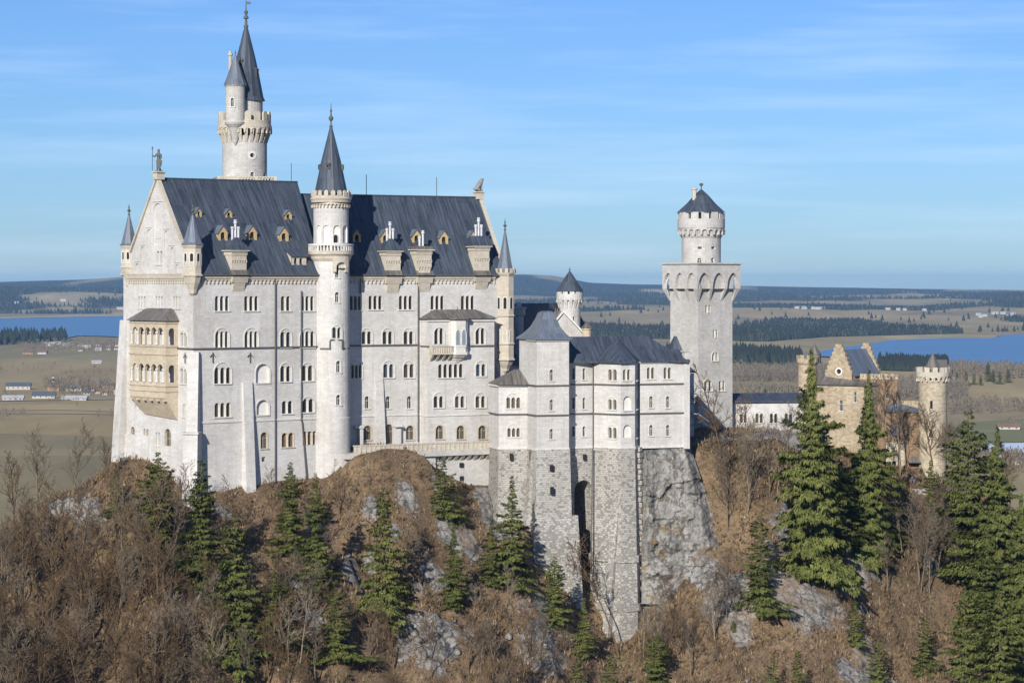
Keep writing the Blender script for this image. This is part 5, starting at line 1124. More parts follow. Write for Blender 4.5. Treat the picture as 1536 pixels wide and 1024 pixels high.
def np_mesh(name, V, Fq, mat, smooth=False, attr=None, kind=None, mi=None):
    me = bpy.data.meshes.new(name); k = Fq.shape[1]
    me.vertices.add(len(V)); me.vertices.foreach_set('co', np.asarray(V, np.float32).ravel())
    me.loops.add(Fq.size); me.loops.foreach_set('vertex_index', Fq.astype(np.int32).ravel())
    me.polygons.add(len(Fq)); me.polygons.foreach_set('loop_start', np.arange(0, Fq.size, k, dtype=np.int32)); me.polygons.foreach_set('loop_total', np.full(len(Fq), k, np.int32))
    if smooth: me.polygons.foreach_set('use_smooth', np.ones(len(Fq), bool))
    mats = mat if isinstance(mat, (list, tuple)) else [mat]
    for x in mats: me.materials.append(M[x] if isinstance(x, str) else x)
    if mi is not None: me.polygons.foreach_set('material_index', np.asarray(mi, np.int32))
    if attr:
        for an, vals in attr.items(): a = me.attributes.new(an, 'FLOAT', 'POINT'); a.data.foreach_set('value', np.asarray(vals, np.float32))
    me.update(calc_edges=True); me.validate()
    o = bpy.data.objects.new(name, me); COL.objects.link(o); BASE[o.name] = Vector((0, 0, 0))
    if kind: o['kind'] = kind
    return o
def soil_mat():
    t = NT('leaf_litter_and_rock'); w = t.world(); n1 = t.noise(w, .12, 6, .6); n2 = t.noise(w, 1.1, 6, .7); n3 = t.noise(w, 4.5, 4, .7)
    col = t.mix(t.ramp(n1, (.38, 0.), (.60, 1.)), (.122, .074, .040), (.23, .152, .078))
    col = t.mix(t.ramp(n2, (.44, 0.), (.60, 1.)), col, (.085, .058, .042))
    col = t.mix(t.math('MULTIPLY', t.ramp(n3, (.48, 0.), (.66, 1.)), .75), col, (.34, .27, .175))
    gr = t.noise(w, .3, 5, .65); col = t.mix(t.math('MULTIPLY', t.ramp(gr, (.58, 0.), (.7, 1.)), .6), col, (.10, .105, .04))
    r1 = t.noise(t.world((1, 1, .7)), .45, 9, .75, dist=.8); r2 = t.noise(t.world((1, 1, .3)), 1.1, 8, .75, dist=.5)
    rock = t.mix(t.ramp(r1, (.38, 0.), (.62, 1.)), (.16, .155, .145), (.40, .38, .35)); rock = t.mix(t.ramp(r2, (.48, 0.), (.60, 1.)), rock, (.085, .078, .07))
    vo = t.node('ShaderNodeTexVoronoi', feature='DISTANCE_TO_EDGE'); dv = t.node('ShaderNodeVectorMath', operation='MULTIPLY_ADD'); t.l.new(t.noise(w, .6, 5, .7, 'Color'), dv.inputs[0]); dv.inputs[1].default_value = (2.5, 2.5, 2.5); t.l.new(t.world((1, 1, .6)), dv.inputs[2]); t.l.new(dv.outputs[0], vo.inputs['Vector']); vo.inputs['Scale'].default_value = .45
    rock = t.mix(t.ramp(vo.outputs['Distance'], (0., .9), (.09, 0.)), rock, (.045, .042, .038))
    rock = t.mix(t.math('MULTIPLY', t.ramp(n1, (.5, 0.), (.62, 1.)), .5), rock, (.28, .20, .13))
    at_ = t.node('ShaderNodeAttribute', attribute_name='rock'); r3 = t.noise(w, .6, 7, .7)
    edge = t.math('ADD', at_.outputs['Fac'], t.math('MULTIPLY', t.math('SUBTRACT', r3, .5), 2.4))
    col = t.mix(t.ramp(edge, (.36, 0.), (.46, 1.)), col, rock)
    t.bump(t.math('ADD', t.math('MULTIPLY', n2, .8), t.math('MULTIPLY', n3, .5)), .9, .5)
    return t.out(col, 1.0)
M['soil'] = soil_mat()
def rockface():
    t = NT('grey_rock_face'); w = t.world((1, 1, .45)); a = t.noise(w, .25, 8, .65, dist=.6); b = t.noise(w, 1.4, 7, .72)
    col = t.mix(t.ramp(a, (.38, 0.), (.62, 1.)), (.13, .125, .115), (.34, .325, .295)); col = t.mix(t.ramp(b, (.48, 0.), (.7, 1.)), col, (.12, .115, .11))
    vo = t.node('ShaderNodeTexVoronoi', feature='DISTANCE_TO_EDGE'); dv = t.node('ShaderNodeVectorMath', operation='MULTIPLY_ADD'); t.l.new(t.noise(t.world(), .5, 5, .7, 'Color'), dv.inputs[0]); dv.inputs[1].default_value = (3, 3, 3); t.l.new(t.world((1, 1, .55)), dv.inputs[2]); t.l.new(dv.outputs[0], vo.inputs['Vector']); vo.inputs['Scale'].default_value = .3
    col = t.mix(t.ramp(vo.outputs['Distance'], (0., .85), (.07, 0.)), col, (.05, .047, .043))
    stn = t.noise(t.world((.5, .5, .06)), 1.2, 5, .65); col = t.mix(t.math('MULTIPLY', t.ramp(stn, (.5, 0.), (.66, 1.)), .6), col, (.40, .385, .35))
    c = t.noise(t.world((.6, .6, 1.2)), .35, 5, .6); col = t.mix(t.math('MULTIPLY', t.ramp(c, (.58, 0.), (.64, 1.)), .85), col, (.17, .115, .05))
    t.bump(t.math('ADD', a, t.math('MULTIPLY', b, .6)), .9, .6); return t.out(col, .95)
M['rockface'] = rockface()
xs = np.unique(np.concatenate([np.arange(-420, -130, 9), np.arange(-130, 190, 1.0), np.arange(190, 480, 9)]))
ys = np.unique(np.concatenate([np.arange(120, 390, 6), np.arange(390, 560, .85), np.arange(560, 900, 6)]))
XX, YY = np.meshgrid(xs, ys)
hill = grid_mesh('hillside', xs, ys, hill_z, 'soil', True, {'rock': rock_mask(XX.ravel(), YY.ravel())})
# grey cliff right of the white wing
def cliff():
    us = np.linspace(0, 1, 70); vs = np.linspace(0, 1, 150); U, V = np.meshgrid(us, vs); U, V = U.ravel(), V.ravel()
    px = 962+(1036-962)*U+V*U*56; py = 669+(905-669)*V-(U**3)*70*V
    Yd = 486.5+2.6*U-V*5.5-2.2*np.sin(U*2.6)*V
    X = (px-768)/FPX*Yd; Z = (HOR-py)/FPX*Yd
    n = (fbm(X*.22, Z*.2, 5, 41, True)-.55)*4.6+(fbm(X*.8, Z*.9, 5, 51, True)-.6)*1.3+np.floor(Z*.16+fbm(X*.2, Z*.1, 3, 55)*2.5)%2*.6
    edge = np.minimum(1, V*9)*np.minimum(1, (U+.02)*9)
    Yd = Yd-n*edge+(1-np.minimum(1, (1-U)*7))*3.5
    Vv = np.stack([X, Yd, Z], 1); n_ = len(us); back = Vv.copy(); back[:, 1] += 9; 
    i = (np.arange(len(vs)-1)[:, None]*n_+np.arange(n_-1)[None, :]).ravel(); Fq = np.stack([i+n_, i+n_+1, i+1, i], 1)
    N = len(Vv); rim = list(range(n_))+[k*n_+n_-1 for k in range(1, len(vs))]+[(len(vs)-1)*n_+k for k in range(n_-2, -1, -1)]+[k*n_ for k in range(len(vs)-2, 0, -1)]
    side = np.array([[rim[(k+1) % len(rim)], rim[k], rim[k]+N, rim[(k+1) % len(rim)]+N] for k in range(len(rim))])
    return np_mesh('rock_face', np.vstack([Vv, back]), np.vstack([Fq, Fq[:, ::-1]+N, side]), 'rockface', True, None, 'structure')
cliff()
# gravel path between the white wing and the gallery
M['gravel'] = plain('grey_gravel', (.30, .285, .26), 1, .2, 1.5)
pa = [(1036, 664, 500), (1060, 662, 506), (1090, 660, 513), (1120, 658, 519), (1150, 656, 525), (1185, 655, 531), (1215, 656, 536)]
P0 = np.array([at(*p)[:] for p in pa]); P0 = np.stack([np.interp(np.linspace(0, 6, 40), np.arange(7), P0[:, k]) for k in range(3)], 1); Pp = []
for k in range(7): q = P0.copy(); q[:, 1] += (k-3)*2.0; q[:, 0] += (k-3)*.1; q[:, 2] = np.maximum(hill_z(q[:, 0], q[:, 1]), -60)+.25; Pp.append(q)
i = (np.arange(6)[:, None]*40+np.arange(39)[None, :]).ravel(); np_mesh('path', np.vstack(Pp), np.stack([i, i+1, i+41, i+40], 1), 'gravel', True, None, 'structure')
# ---- undergrowth: dry grass tufts, dead leaves and twigs, too many to count
def plain2(name, stops, sc, rough=1.):
    t = NT(name); return t.out(t.ramp(t.noise(t.world(), sc, 4, .7), *stops), rough)
M['litter'] = plain2('dry_undergrowth', ((.3, (.055, .037, .025)), (.43, (.13, .085, .05)), (.56, (.24, .168, .092)), (.7, (.40, .315, .19))), .55)
M['moss'] = plain2('green_undergrowth', ((.3, (.03, .04, .012)), (.7, (.085, .095, .03))), 1.5)
def tufts(name, n, mat, smin, smax, thin=.16, clump=None):
    x = rng.uniform(-118, 175, n); y = rng.uniform(398, 556, n)
    k = fbm(x*.09, y*.09, 4, 61); keep = rng.random(n) < np.clip((k-.3)*3, .15, 1) if clump is None else fbm(x*.12, y*.12, 4, clump) > .56
    keep &= rock_mask(x, y) < .45
    x, y = x[keep], y[keep]; z = hill_z(x, y); n = len(x); out = []; f = []
    P = []
    for b in range(4):
        a = rng.uniform(0, 2*np.pi, n); L = rng.uniform(smin, smax, n); tl = rng.uniform(.2, 1.1, n)
        dx, dy, dz = np.cos(a)*np.sin(tl)*L, np.sin(a)*np.sin(tl)*L, np.cos(tl)*L; w = L*thin
        p0 = np.stack([x-np.sin(a)*w, y+np.cos(a)*w, z-.05], 1); p1 = np.stack([x+np.sin(a)*w, y-np.cos(a)*w, z-.05], 1); p2 = np.stack([x+dx, y+dy, z+dz], 1)
        P.append(np.stack([p0, p1, p2], 1))
    V = np.concatenate(P).reshape(-1, 3); return np_mesh(name, V, np.arange(len(V)).reshape(-1, 3), mat, False, None, 'stuff')
tufts('dry_undergrowth', 130000, 'litter', .3, 1.15)
tufts('green_undergrowth', 44000, 'moss', .25, .8, .2, 77)
def brushwood(name, n, mat, h0, h1, seed):
    x = rng.uniform(-118, 175, n); y = rng.uniform(398, 552, n); k = fbm(x*.06, y*.06, 4, seed)
    left = np.clip((-25-x)/40, 0, 1)*np.clip((452-y)/20, 0, 1)
    keep = (rng.random(n) < np.clip((k-.44)*6, .03, 1)+left*.1) & (near_castle(x, y) < .985) & (rock_mask(x, y) < .3); x, y = x[keep], y[keep]; z = hill_z(x, y); n = len(x); V = []
    H = rng.uniform(h0, h1, n)*(1+.5*left[keep]); la, lb = rng.normal(0, .22, n), rng.normal(0, .22, n)
    for b in range(9):
        f = 0. if b == 0 else rng.uniform(.15, .8, n); L = H if b == 0 else H*rng.uniform(.25, .6, n); w = (.028 if b == 0 else .016)*(.7+.3*H/2)
        bx, by, bz = x+la*H*f, y+lb*H*f, z+H*f-.1; a = rng.uniform(0, 6.28, n); t_ = rng.uniform(.3, 1.1, n)
        dx, dy, dz = (la*L, lb*L, L) if b == 0 else (np.cos(a)*np.sin(t_)*L, np.sin(a)*np.sin(t_)*L, np.cos(t_)*L)
        V.append(np.stack([np.stack([bx-w, by, bz], 1), np.stack([bx+w, by, bz], 1), np.stack([bx+dx, by+dy, bz+dz], 1)], 1))
    V = np.concatenate(V).reshape(-1, 3); return np_mesh(name, V, np.arange(len(V)).reshape(-1, 3), mat, False, None, 'stuff')
M['twig'] = plain2('brushwood_twigs', ((.3, (.055, .038, .024)), (.5, (.135, .092, .054)), (.7, (.27, .205, .13))), .4)
brushwood('brushwood', 9500, 'twig', .9, 2.8, 131)
M['darktwig'] = plain2('dark_brush_twigs', ((.3, (.02, .016, .012)), (.5, (.05, .038, .028)), (.7, (.10, .075, .055))), .4)
brushwood('dark_brushwood', 9500, 'darktwig', 1.0, 3.4, 171)
brushwood('brushwood', 4500, 'twig', 2.0, 5.0, 141)
# loose stones and boulders
def stones(n):
    ico = bpy.data.meshes.new('tmp'); import bmesh as bmm; b = bmm.new(); bmm.ops.create_icosphere(b, subdivisions=1, radius=1); b.to_mesh(ico); b.free()
    v0 = np.array([v.co[:] for v in ico.vertices]); f0 = np.array([p.vertices[:] for p in ico.polygons])
    x = rng.uniform(-115, 165, n*3); y = rng.uniform(400, 540, n*3); m = rock_mask(x, y); k = fbm(x*.1, y*.1, 4, 81)
    keep = (rng.random(n*3) < .05+.5*(m > .05)+.35*(k > .56)) & (near_castle(x, y) < .9); x, y = x[keep][:n], y[keep][:n]; z = hill_z(x, y)
    V, Fc = [], []
    for i in range(len(x)):
        s = .16+.75*rng.random()**4; q = v0*(1+rng.uniform(-.28, .28, (len(v0), 1)))*s*np.array([1.1, .9, .7]); a = rng.random()*6.28; c_, s_ = np.cos(a), np.sin(a)
        q = np.stack([q[:, 0]*c_-q[:, 1]*s_, q[:, 0]*s_+q[:, 1]*c_, q[:, 2]], 1); V.append(q+[x[i], y[i], z[i]+.1*s]); Fc.append(f0+i*len(v0))
    o = np_mesh('loose_stones', np.vstack(V), np.vstack(Fc), 'rockface', False, None, 'stuff')
stones(2600)

# ================================================================== trees
def foliage(name, dark, light, sc=.7):
    t = NT(name); oi = t.node('ShaderNodeObjectInfo'); n = t.noise(t.world(), sc, 4, .65)
    f = t.math('ADD', t.ramp(n, (.33, 0.), (.68, .75)), t.math('MULTIPLY', oi.outputs['Random'], .25))
    t.b.inputs['Specular IOR Level'].default_value = .15; return t.out(t.mix(f, dark, light), .8)
M['spruce'] = foliage('spruce_needles', (.048, .066, .016), (.205, .22, .062))
M['pine'] = foliage('yellow_green_needles', (.04, .055, .014), (.125, .14, .04))
M['bark'] = plain('spruce_bark', (.10, .075, .055), .95, .3, 3)
M['greybark'] = plain('grey_beech_bark', (.165, .13, .092), .95, .3, 1.2)
M['brownbark'] = plain('brown_twig_bark', (.13, .086, .048), .95, .3, 1.2)
M['palebark'] = plain('pale_bark', (.25, .205, .15), .95, .25, 2)
def conifer_mesh(seed, rmax, bare=.06, levels=38, nb=9, dens=22, droop=.35, fine=4.2):
    r = np.random.default_rng(seed); P = []; SK = []
    zs = bare+(1-bare)*(np.arange(levels)/levels)**.92
    prof = np.clip(.92+.28*np.interp(np.arange(levels), np.arange(0, levels+4, 3), r.normal(0, 1, len(np.arange(0, levels+4, 3)))), .5, 1.35)
    for li, zz in enumerate(zs):
        t_ = (zz-bare)/(1-bare); L0 = rmax*((1-t_)**.78)*(.55+.45*min(1, t_*7+.35))+.006
        k = max(4, int(nb*(1-.45*t_)+.5)); ph = r.random()*6.28
        for b in range(k):
            a = ph+6.283*b/k+r.normal(0, .25); L = L0*r.uniform(.42, 1.25)*(1+.25*math.sin(a*2+zz*9+seed))*prof[li]; droop_ = droop*r.uniform(.6, 1.7); z0 = zz+r.normal(0, .008)
            if r.random() < .10+.12*(t_ < .18): continue
            n = max(7, int(dens*fine*L/rmax)+5); s = np.sqrt(r.random(n))*.97+.03
            up = .10*(t_ > .6)+.25*(t_-.5); rad = L*s; z = z0-L*droop_*(s**1.2)*(1-.7*t_)+L*.16*s**3+L*up*s
            wid = L*.30*(1-s*.65)+.004; off = r.uniform(-1, 1, n)*wid; ca, sa = np.cos(a), np.sin(a)
            px = ca*rad-sa*off; py = sa*rad+ca*off; pz = z-np.abs(off)*.35+r.normal(0, .0035, n)
            ang = a+np.sign(off)*r.uniform(.2, .9, n); ln = (.016+.022*(L/rmax)**.5*r.uniform(.6, 1.3, n))*(.55+.45*(rmax/.2))*1.2*fine**-.5
            dx, dy, dz = np.cos(ang)*ln, np.sin(ang)*ln, -ln*r.uniform(.15, .75, n); w = ln*r.uniform(.2, .34, n)
            p0 = np.stack([px-np.sin(ang)*w, py+np.cos(ang)*w, pz+.004], 1); p1 = np.stack([px+np.sin(ang)*w, py-np.cos(ang)*w, pz+.004], 1); p2 = np.stack([px+dx, py+dy, pz+dz], 1); pb = np.stack([px-dx*.35, py-dy*.35, pz-dz*.2], 1)
            P.append(np.stack([pb, p0, p2, p1], 1))
    V = np.concatenate(P).reshape(-1, 3); me = np_mesh('crown', V, np.arange(len(V)).reshape(-1, 4), 'spruce'); return me
def bare_mesh(seed, levels=4, spread=.5, mat='brownbark', fork=.25, trunk_r=.016, nchild=(13, 6, 5, 4), lean=0., up=.35, name='trunk', twig=.003):
    r = np.random.default_rng(seed); V, Fq = [], []
    def limb(p, d, L, rad, lev):
        segs_ = 5 if lev == 0 else (3 if lev < 3 else 2); pts = [p]; dirs = [d]; q = p.copy(); dd = d.copy()
        for s in range(segs_):
            dd = dd+r.normal(0, .07 if lev == 0 else .17, 3)+np.array([0, 0, .05*up*3 if lev else 0]); dd /= np.linalg.norm(dd); q = q+dd*L/segs_; pts.append(q); dirs.append(dd)
        a = np.cross(d, [0.3, .9, .2]); a /= np.linalg.norm(a); b = np.cross(d, a); k = 5 if lev == 0 else 3; base = len(V)
        for i, pt in enumerate(pts):
            rr = max(rad*(1-(.82 if lev == 0 else .75)*i/segs_), twig*.55)
            for j in range(k): V.append(pt+rr*(a*math.cos(6.283*j/k)+b*math.sin(6.283*j/k)))
        for i in range(segs_):
            for j in range(k): Fq.append((base+i*k+j, base+i*k+(j+1) % k, base+(i+1)*k+(j+1) % k, base+(i+1)*k+j))
        if lev+1 >= levels: return
        n = nchild[lev]
        for c_ in range(n):
            s = fork+(1-fork)*((c_+r.random())/n)**.9 if lev == 0 else .2+.8*(c_+r.random())/n; s = min(s, .98); i = int(s*segs_); f = s*segs_-i; pt = pts[i]*(1-f)+pts[min(i+1, segs_)]*f
            ax = dirs[i]; o = r.normal(0, 1, 3); o -= ax*np.dot(o, ax); o /= np.linalg.norm(o); th = r.uniform(.45, 1.0)*(spread*2) if lev == 0 else r.uniform(.4, 1.0)
            nd = ax*math.cos(th)+o*math.sin(th); nd[2] += up*(.5 if lev == 0 else .25); nd /= np.linalg.norm(nd)
            LL = (L*(.48 if lev == 0 else .55)*r.uniform(.6, 1.15)*(1.15-.75*s if lev == 0 else 1.1-.4*s)); limb(pt, nd, LL, max(rad*(.42 if lev == 0 else .5)*(1.15-.6*s), twig), lev+1)
    d0 = np.array([lean, 0, 1.]); d0 /= np.linalg.norm(d0); limb(np.zeros(3)-np.array([0, 0, .03]), d0, .97, trunk_r, 0)
    return np_mesh(name, np.array(V), np.array(Fq), mat)
def proto_conifer(i, *a, **k):
    c = conifer_mesh(100+i, *a, **k); c.name = 'crown'; mb = MB(); mb.tube([(0, 0, -.04), (0, 0, .3), (0, 0, .97)], [.016, .011, .002], 7); t = mb.build('trunk', 'bark'); me = (c.data, t.data)
    bpy.data.objects.remove(c); bpy.data.objects.remove(t); return me
CON = [proto_conifer(0, .235), proto_conifer(1, .205, levels=42), proto_conifer(2, .27, bare=.03, levels=34), proto_conifer(3, .18, bare=.12, levels=40), proto_conifer(4, .36, bare=.0, levels=20, nb=10, dens=26), proto_conifer(5, .225, bare=.04, levels=58, nb=11, dens=26, droop=.42, fine=7.), proto_conifer(6, .21, levels=36), proto_conifer(7, .23, bare=.09, levels=44, droop=.5), proto_conifer(8, .19, bare=.05, levels=40, droop=.3)]
ALT = {0: (0, 6, 8), 1: (1, 8, 6), 2: (2, 7, 2), 3: (3, 3, 8), 4: (4, 4, 4), 5: (5, 5, 5)}
def proto_bare(*a, **k):
    o = bare_mesh(*a, **k); d = o.data; bpy.data.objects.remove(o); return d
BARE = [proto_bare(1), proto_bare(2, spread=.38, mat='greybark'), proto_bare(3, spread=.6, mat='brownbark', fork=.18), proto_bare(4, spread=.34, mat='greybark', fork=.4, trunk_r=.012), proto_bare(5, spread=.5, mat='palebark', fork=.35, trunk_r=.011, nchild=(12, 5, 4, 3)), proto_bare(6, spread=.3, mat='brownbark', fork=.45, trunk_r=.009, nchild=(10, 5, 4, 3))]
SHR = [proto_bare(11, levels=4, spread=.75, fork=.03, trunk_r=.02, nchild=(16, 6, 5, 3), twig=.004), proto_bare(12, levels=4, spread=.65, fork=.02, trunk_r=.018, mat='greybark', nchild=(18, 6, 4, 3), twig=.004)]
TREES = []
def conifer(px, yt, yb, k=0, label='', group=None, wide=1., at_y=None, name='conifer_tree'):
    p = hit(px, yb) if at_y is None else None
    if at_y is not None: q = at(px, yb, at_y); p = (q.x, q.y, q.z)
    if p is None: return
    h = (yb-yt)/FPX*p[1]; k0 = k; k = ALT[k][len(TREES) % 3]; TREES.append(1); t = thing(name, label, 'conifer', p, group); s = h
    for d, nm in zip(CON[k], ('crown', 'trunk')):
        o = bpy.data.objects.new(nm, d); COL.objects.link(o); o.parent = t; BASE[o.name] = Vector(p)
    t.scale = (s*wide*(1.35 if k == 4 else 1), s*wide*(1.35 if k == 4 else 1), s*(1.12 if k == 4 else 1)); t.rotation_euler = (0, 0, random.random()*6.28)
    return t
def bare(px, yb, h, k=0, label='', group=None, at_y=None, wide=1., pos=None, name='bare_tree', cat='tree'):
    if pos is None:
        p = hit(px, yb) if at_y is None else tuple(at(px, yb, at_y))
        if p is None: return
    else: p = pos
    d = (BARE+SHR)[k]; o = bpy.data.objects.new(name, d); COL.objects.link(o); o.location = p; o.scale = (h*wide, h*wide, h); o.rotation_euler = (random.gauss(0, .05), random.gauss(0, .05), random.random()*6.28)
    BASE[o.name] = Vector(p); return tag(o, label, cat, group)
CF = [ # px, top, base, kind, label, width
 (237, 675, 842, 0, 'dark green spruce just left of the palace south-west corner, tip against the white west wall', 1.1),
 (302, 690, 880, 1, 'tall narrow spruce standing in front of the palace south-west corner', 1.15),
 (352, 768, 985, 2, 'broad spruce low on the slope below the palace sloping buttress', .95),
 (175, 716, 772, 4, 'small bushy conifer on the hillcrest left of the palace west wall', .9),
 (436, 693, 832, 1, 'slim spruce on the slope under the palace downpipe, left of its twin', 1.1),
 (474, 718, 890, 0, 'leaning dark spruce directly below the round stair turret', 1.),
 (576, 728, 915, 2, 'broad full spruce in the middle of the slope below the terrace door', .85),
 (663, 692, 772, 4, 'dense rounded evergreen bush beside the terrace retaining wall', .85),
 (688, 744, 790, 4, 'smaller evergreen bush hanging on the crag under the terrace wall', .8),
 (681, 786, 918, 3, 'thin ragged spruce on the rocky spur below the terrace wall', 1.1),
 (737, 773, 876, 0, 'short spruce in the shade of a taller one, left of the rusticated base', .95),
 (768, 712, 882, 1, 'tall spruce before the left corner of the rusticated base', 1.),
 (832, 832, 942, 0, 'bushy spruce at the foot of the rusticated base, left of the dark niche', 1.05),
 (876, 896, 990, 3, 'slender young spruce below the dark arched niche', 1.2),
 (1141, 770, 915, 2, 'dense broad spruce on the right slope above a pale ledge', .95),
 (1217, 522, 862, 5, 'tallest spruce in the scene, before the left end of the gatehouse', .74),
 (1303, 553, 832, 5, 'tall spruce in front of the gatehouse brick wing', .7),
 (1396, 690, 800, 3, 'small slender spruce at the foot of the round gate tower', 1.),
 (1452, 612, 880, 0, 'tall dark spruce right of the round gate tower', 1.0),
 (1496, 640, 930, 5, 'wide spruce at the right edge, right of the one beside the gate tower', .95),
 (1447, 876, 1075, 2, 'big spruce in the lower right corner with its top against bare slope', .8),
 (1500, 868, 1080, 0, 'spruce in the lower right corner, right of a broader one', .95),
 (1532, 740, 1000, 5, 'spruce cut off by the right edge of the view', .9),
 (1345, 742, 812, 4, 'bushy small conifer below the visitors at the gate', .8),
 (1262, 690, 822, 0, 'spruce squeezed between the two tallest spruces before the gatehouse', 1.2),
 (1210, 800, 868, 4, 'low evergreen at the foot of the tallest spruce, above white crag', .75),
 (428, 868, 968, 2, 'pale green bushy evergreen low on the slope, left of another like it', 1.0),
 (503, 880, 990, 2, 'pale green loose evergreen low on the slope below the stair turret', 1.3),
 (1160, 985, 1045, 4, 'little evergreen at the bottom edge, left one of a close pair', .6),
 (1196, 980, 1045, 4, 'little evergreen at the bottom edge, right one of a close pair', .6),
 (1317, 962, 1040, 4, 'round evergreen bush at the bottom edge among brown grass', .75),
 (1283, 905, 965, 4, 'dark little evergreen bush beneath the big white crag', .75),
 (1388, 930, 1010, 4, 'ragged evergreen bush on open brown slope at the lower right', .75),
 (985, 945, 1050, 0, 'young spruce at the bottom edge right of the rusticated base', 1.2),
 (916, 986, 1050, 4, 'young evergreen at the bottom edge under the rusticated base', .7),
 (866, 984, 1050, 4, 'young evergreen at the bottom edge left of the rusticated base foot', .6),
 (410, 850, 985, 3, 'spindly evergreen half hidden behind the broad spruce below the buttress', 1.2),
 (1100, 930, 945, 4, 'tiny evergreen tuft beside the pale ledge on the right slope', .9),
 (1480, 800, 990, 3, 'thin spruce among bare trunks at the right', 1.2),
 (1240, 640, 842, 1, 'spruce tucked against the right side of the tallest spruce', 1.2)]
for px, yt, yb, k, lab, w in CF: conifer(px, yt, yb, k, lab, None, w)
def zone(n, x0, x1, y0, y1, h0, h1, kinds, label, group, gap=0.):
    for i in range(n):
        px, py = random.uniform(x0, x1), random.uniform(y0, y1)
        bare(px, py, random.uniform(h0, h1), random.choice(kinds), label, group)
zone(112, -40, 270, 840, 1085, 9, 16, (0, 5, 5, 3, 0, 2, 5, 1), 'leafless brown tree in the dense thicket filling the lower left corner', 'bare thicket at the lower left')
zone(40, 240, 520, 930, 1080, 8, 13, (0, 2, 1, 4, 5), 'leafless tree in the thicket along the bottom edge below the palace', 'bare thicket below the palace')
zone(22, 520, 830, 960, 1090, 7, 11, (0, 2, 5, 1), 'leafless tree along the bottom edge between thicket and rusticated base', 'bare trees at the bottom middle')
zone(14, 960, 1100, 900, 1060, 8, 13, (3, 4, 1, 5), 'thin leafless grey tree on the slope under the grey rock face', 'bare trees under the rock face')
zone(26, 1330, 1440, 800, 900, 9, 14, (3, 5, 1, 3), 'thin leafless tree in the stand below the round gate tower', 'bare stand below the gate tower')
zone(9, 1085, 1180, 690, 800, 8, 12, (3, 4, 1), 'thin leafless tree on the slope below the white gallery', 'bare trees below the gallery')
zone(9, 1400, 1530, 720, 800, 10, 15, (1, 3, 0), 'leafless tree among the spruces at the right edge', 'bare trees between the right spruces')
zone(12, 100, 420, 780, 900, 6, 10, (2, 4, 5), 'leafless tree on the brown slope left below the palace', 'bare trees on the left slope')
zone(8, 380, 560, 740, 860, 5, 9, (2, 5, 4), 'small leafless tree between the spruces below the stair turret', 'bare trees below the stair turret')
zone(7, 1215, 1330, 880, 960, 5, 8, (4, 5), 'small leafless tree on and beside the big white crag', 'bare trees by the crag')
zone(8, 600, 790, 860, 960, 6, 9, (4, 5, 3), 'small leafless tree on the rocky spur left of the rusticated base', 'bare trees on the spur')
for px, yt, yb, k, lab in ((55, 655, 775, 1, 'spreading leafless tree on the left skyline, farthest left of three'), (112, 648, 758, 1, 'largest leafless tree on the left skyline, rounded crown before the shaded plain'), (160, 662, 735, 0, 'leafless tree close against the palace west wall'), (20, 690, 815, 0, 'leafless brown tree at the left edge above the thicket'),
    (1082, 553, 680, 2, 'big leafless tree before the foot of the square tower'), (1118, 600, 680, 0, 'leafless tree left of the gallery windows'), (1065, 590, 668, 2, 'low spreading leafless tree between white wing and square tower'), (1350, 592, 715, 3, 'tall leafless tree in front of the brick gate range'), (1326, 570, 720, 3, 'thin leafless tree before the gatehouse brick wing'), (1425, 640, 745, 3, 'leafless tree hugging the right side of the gate tower'), (930, 800, 985, 5, 'dark leafless tree against the foot of the rusticated base'), (1200, 600, 700, 3, 'thin leafless tree before the right end of the gallery')):
    p = hit(px, yb)
    if p: bare(px, yb, (yb-yt)/FPX*p[1], k, lab, None)
def shrubs(n, x0, x1, y0, y1, h0, h1, label, group):
    for i in range(n): bare(random.uniform(x0, x1), random.uniform(y0, y1), random.uniform(h0, h1), 6+(i % 2), label, group, wide=1.1, name='bare_shrub', cat='shrub')
shrubs(20, 60, 420, 760, 960, 1.6, 3.6, 'leafless brown shrub on the slope left below the palace', 'bare shrubs on the left slope')
shrubs(20, 420, 800, 740, 980, 1.4, 3.2, 'leafless shrub on the slope below terrace and stair turret', 'bare shrubs on the middle slope')
shrubs(16, 540, 665, 694, 770, 1.0, 2.2, 'leafless shrub on the brown knoll under the terrace parapet', 'bare shrubs on the terrace knoll')
shrubs(24, 960, 1130, 880, 1020, 1.6, 3.4, 'leafless shrub below the grey rock face', 'bare shrubs below the rock face')
shrubs(22, 1100, 1440, 720, 1020, 1.4, 3.2, 'leafless shrub on the brown slope at the right', 'bare shrubs on the right slope')
shrubs(8, 1050, 1200, 650, 690, 1.5, 2.6, 'leafless shrub at the foot of the square tower and gallery', 'bare shrubs by the gallery')
shrubs(16, -10, 180, 820, 960, 2.0, 4.0, 'leafless brown shrub under the thicket at the left', 'bare shrubs in the left thicket')

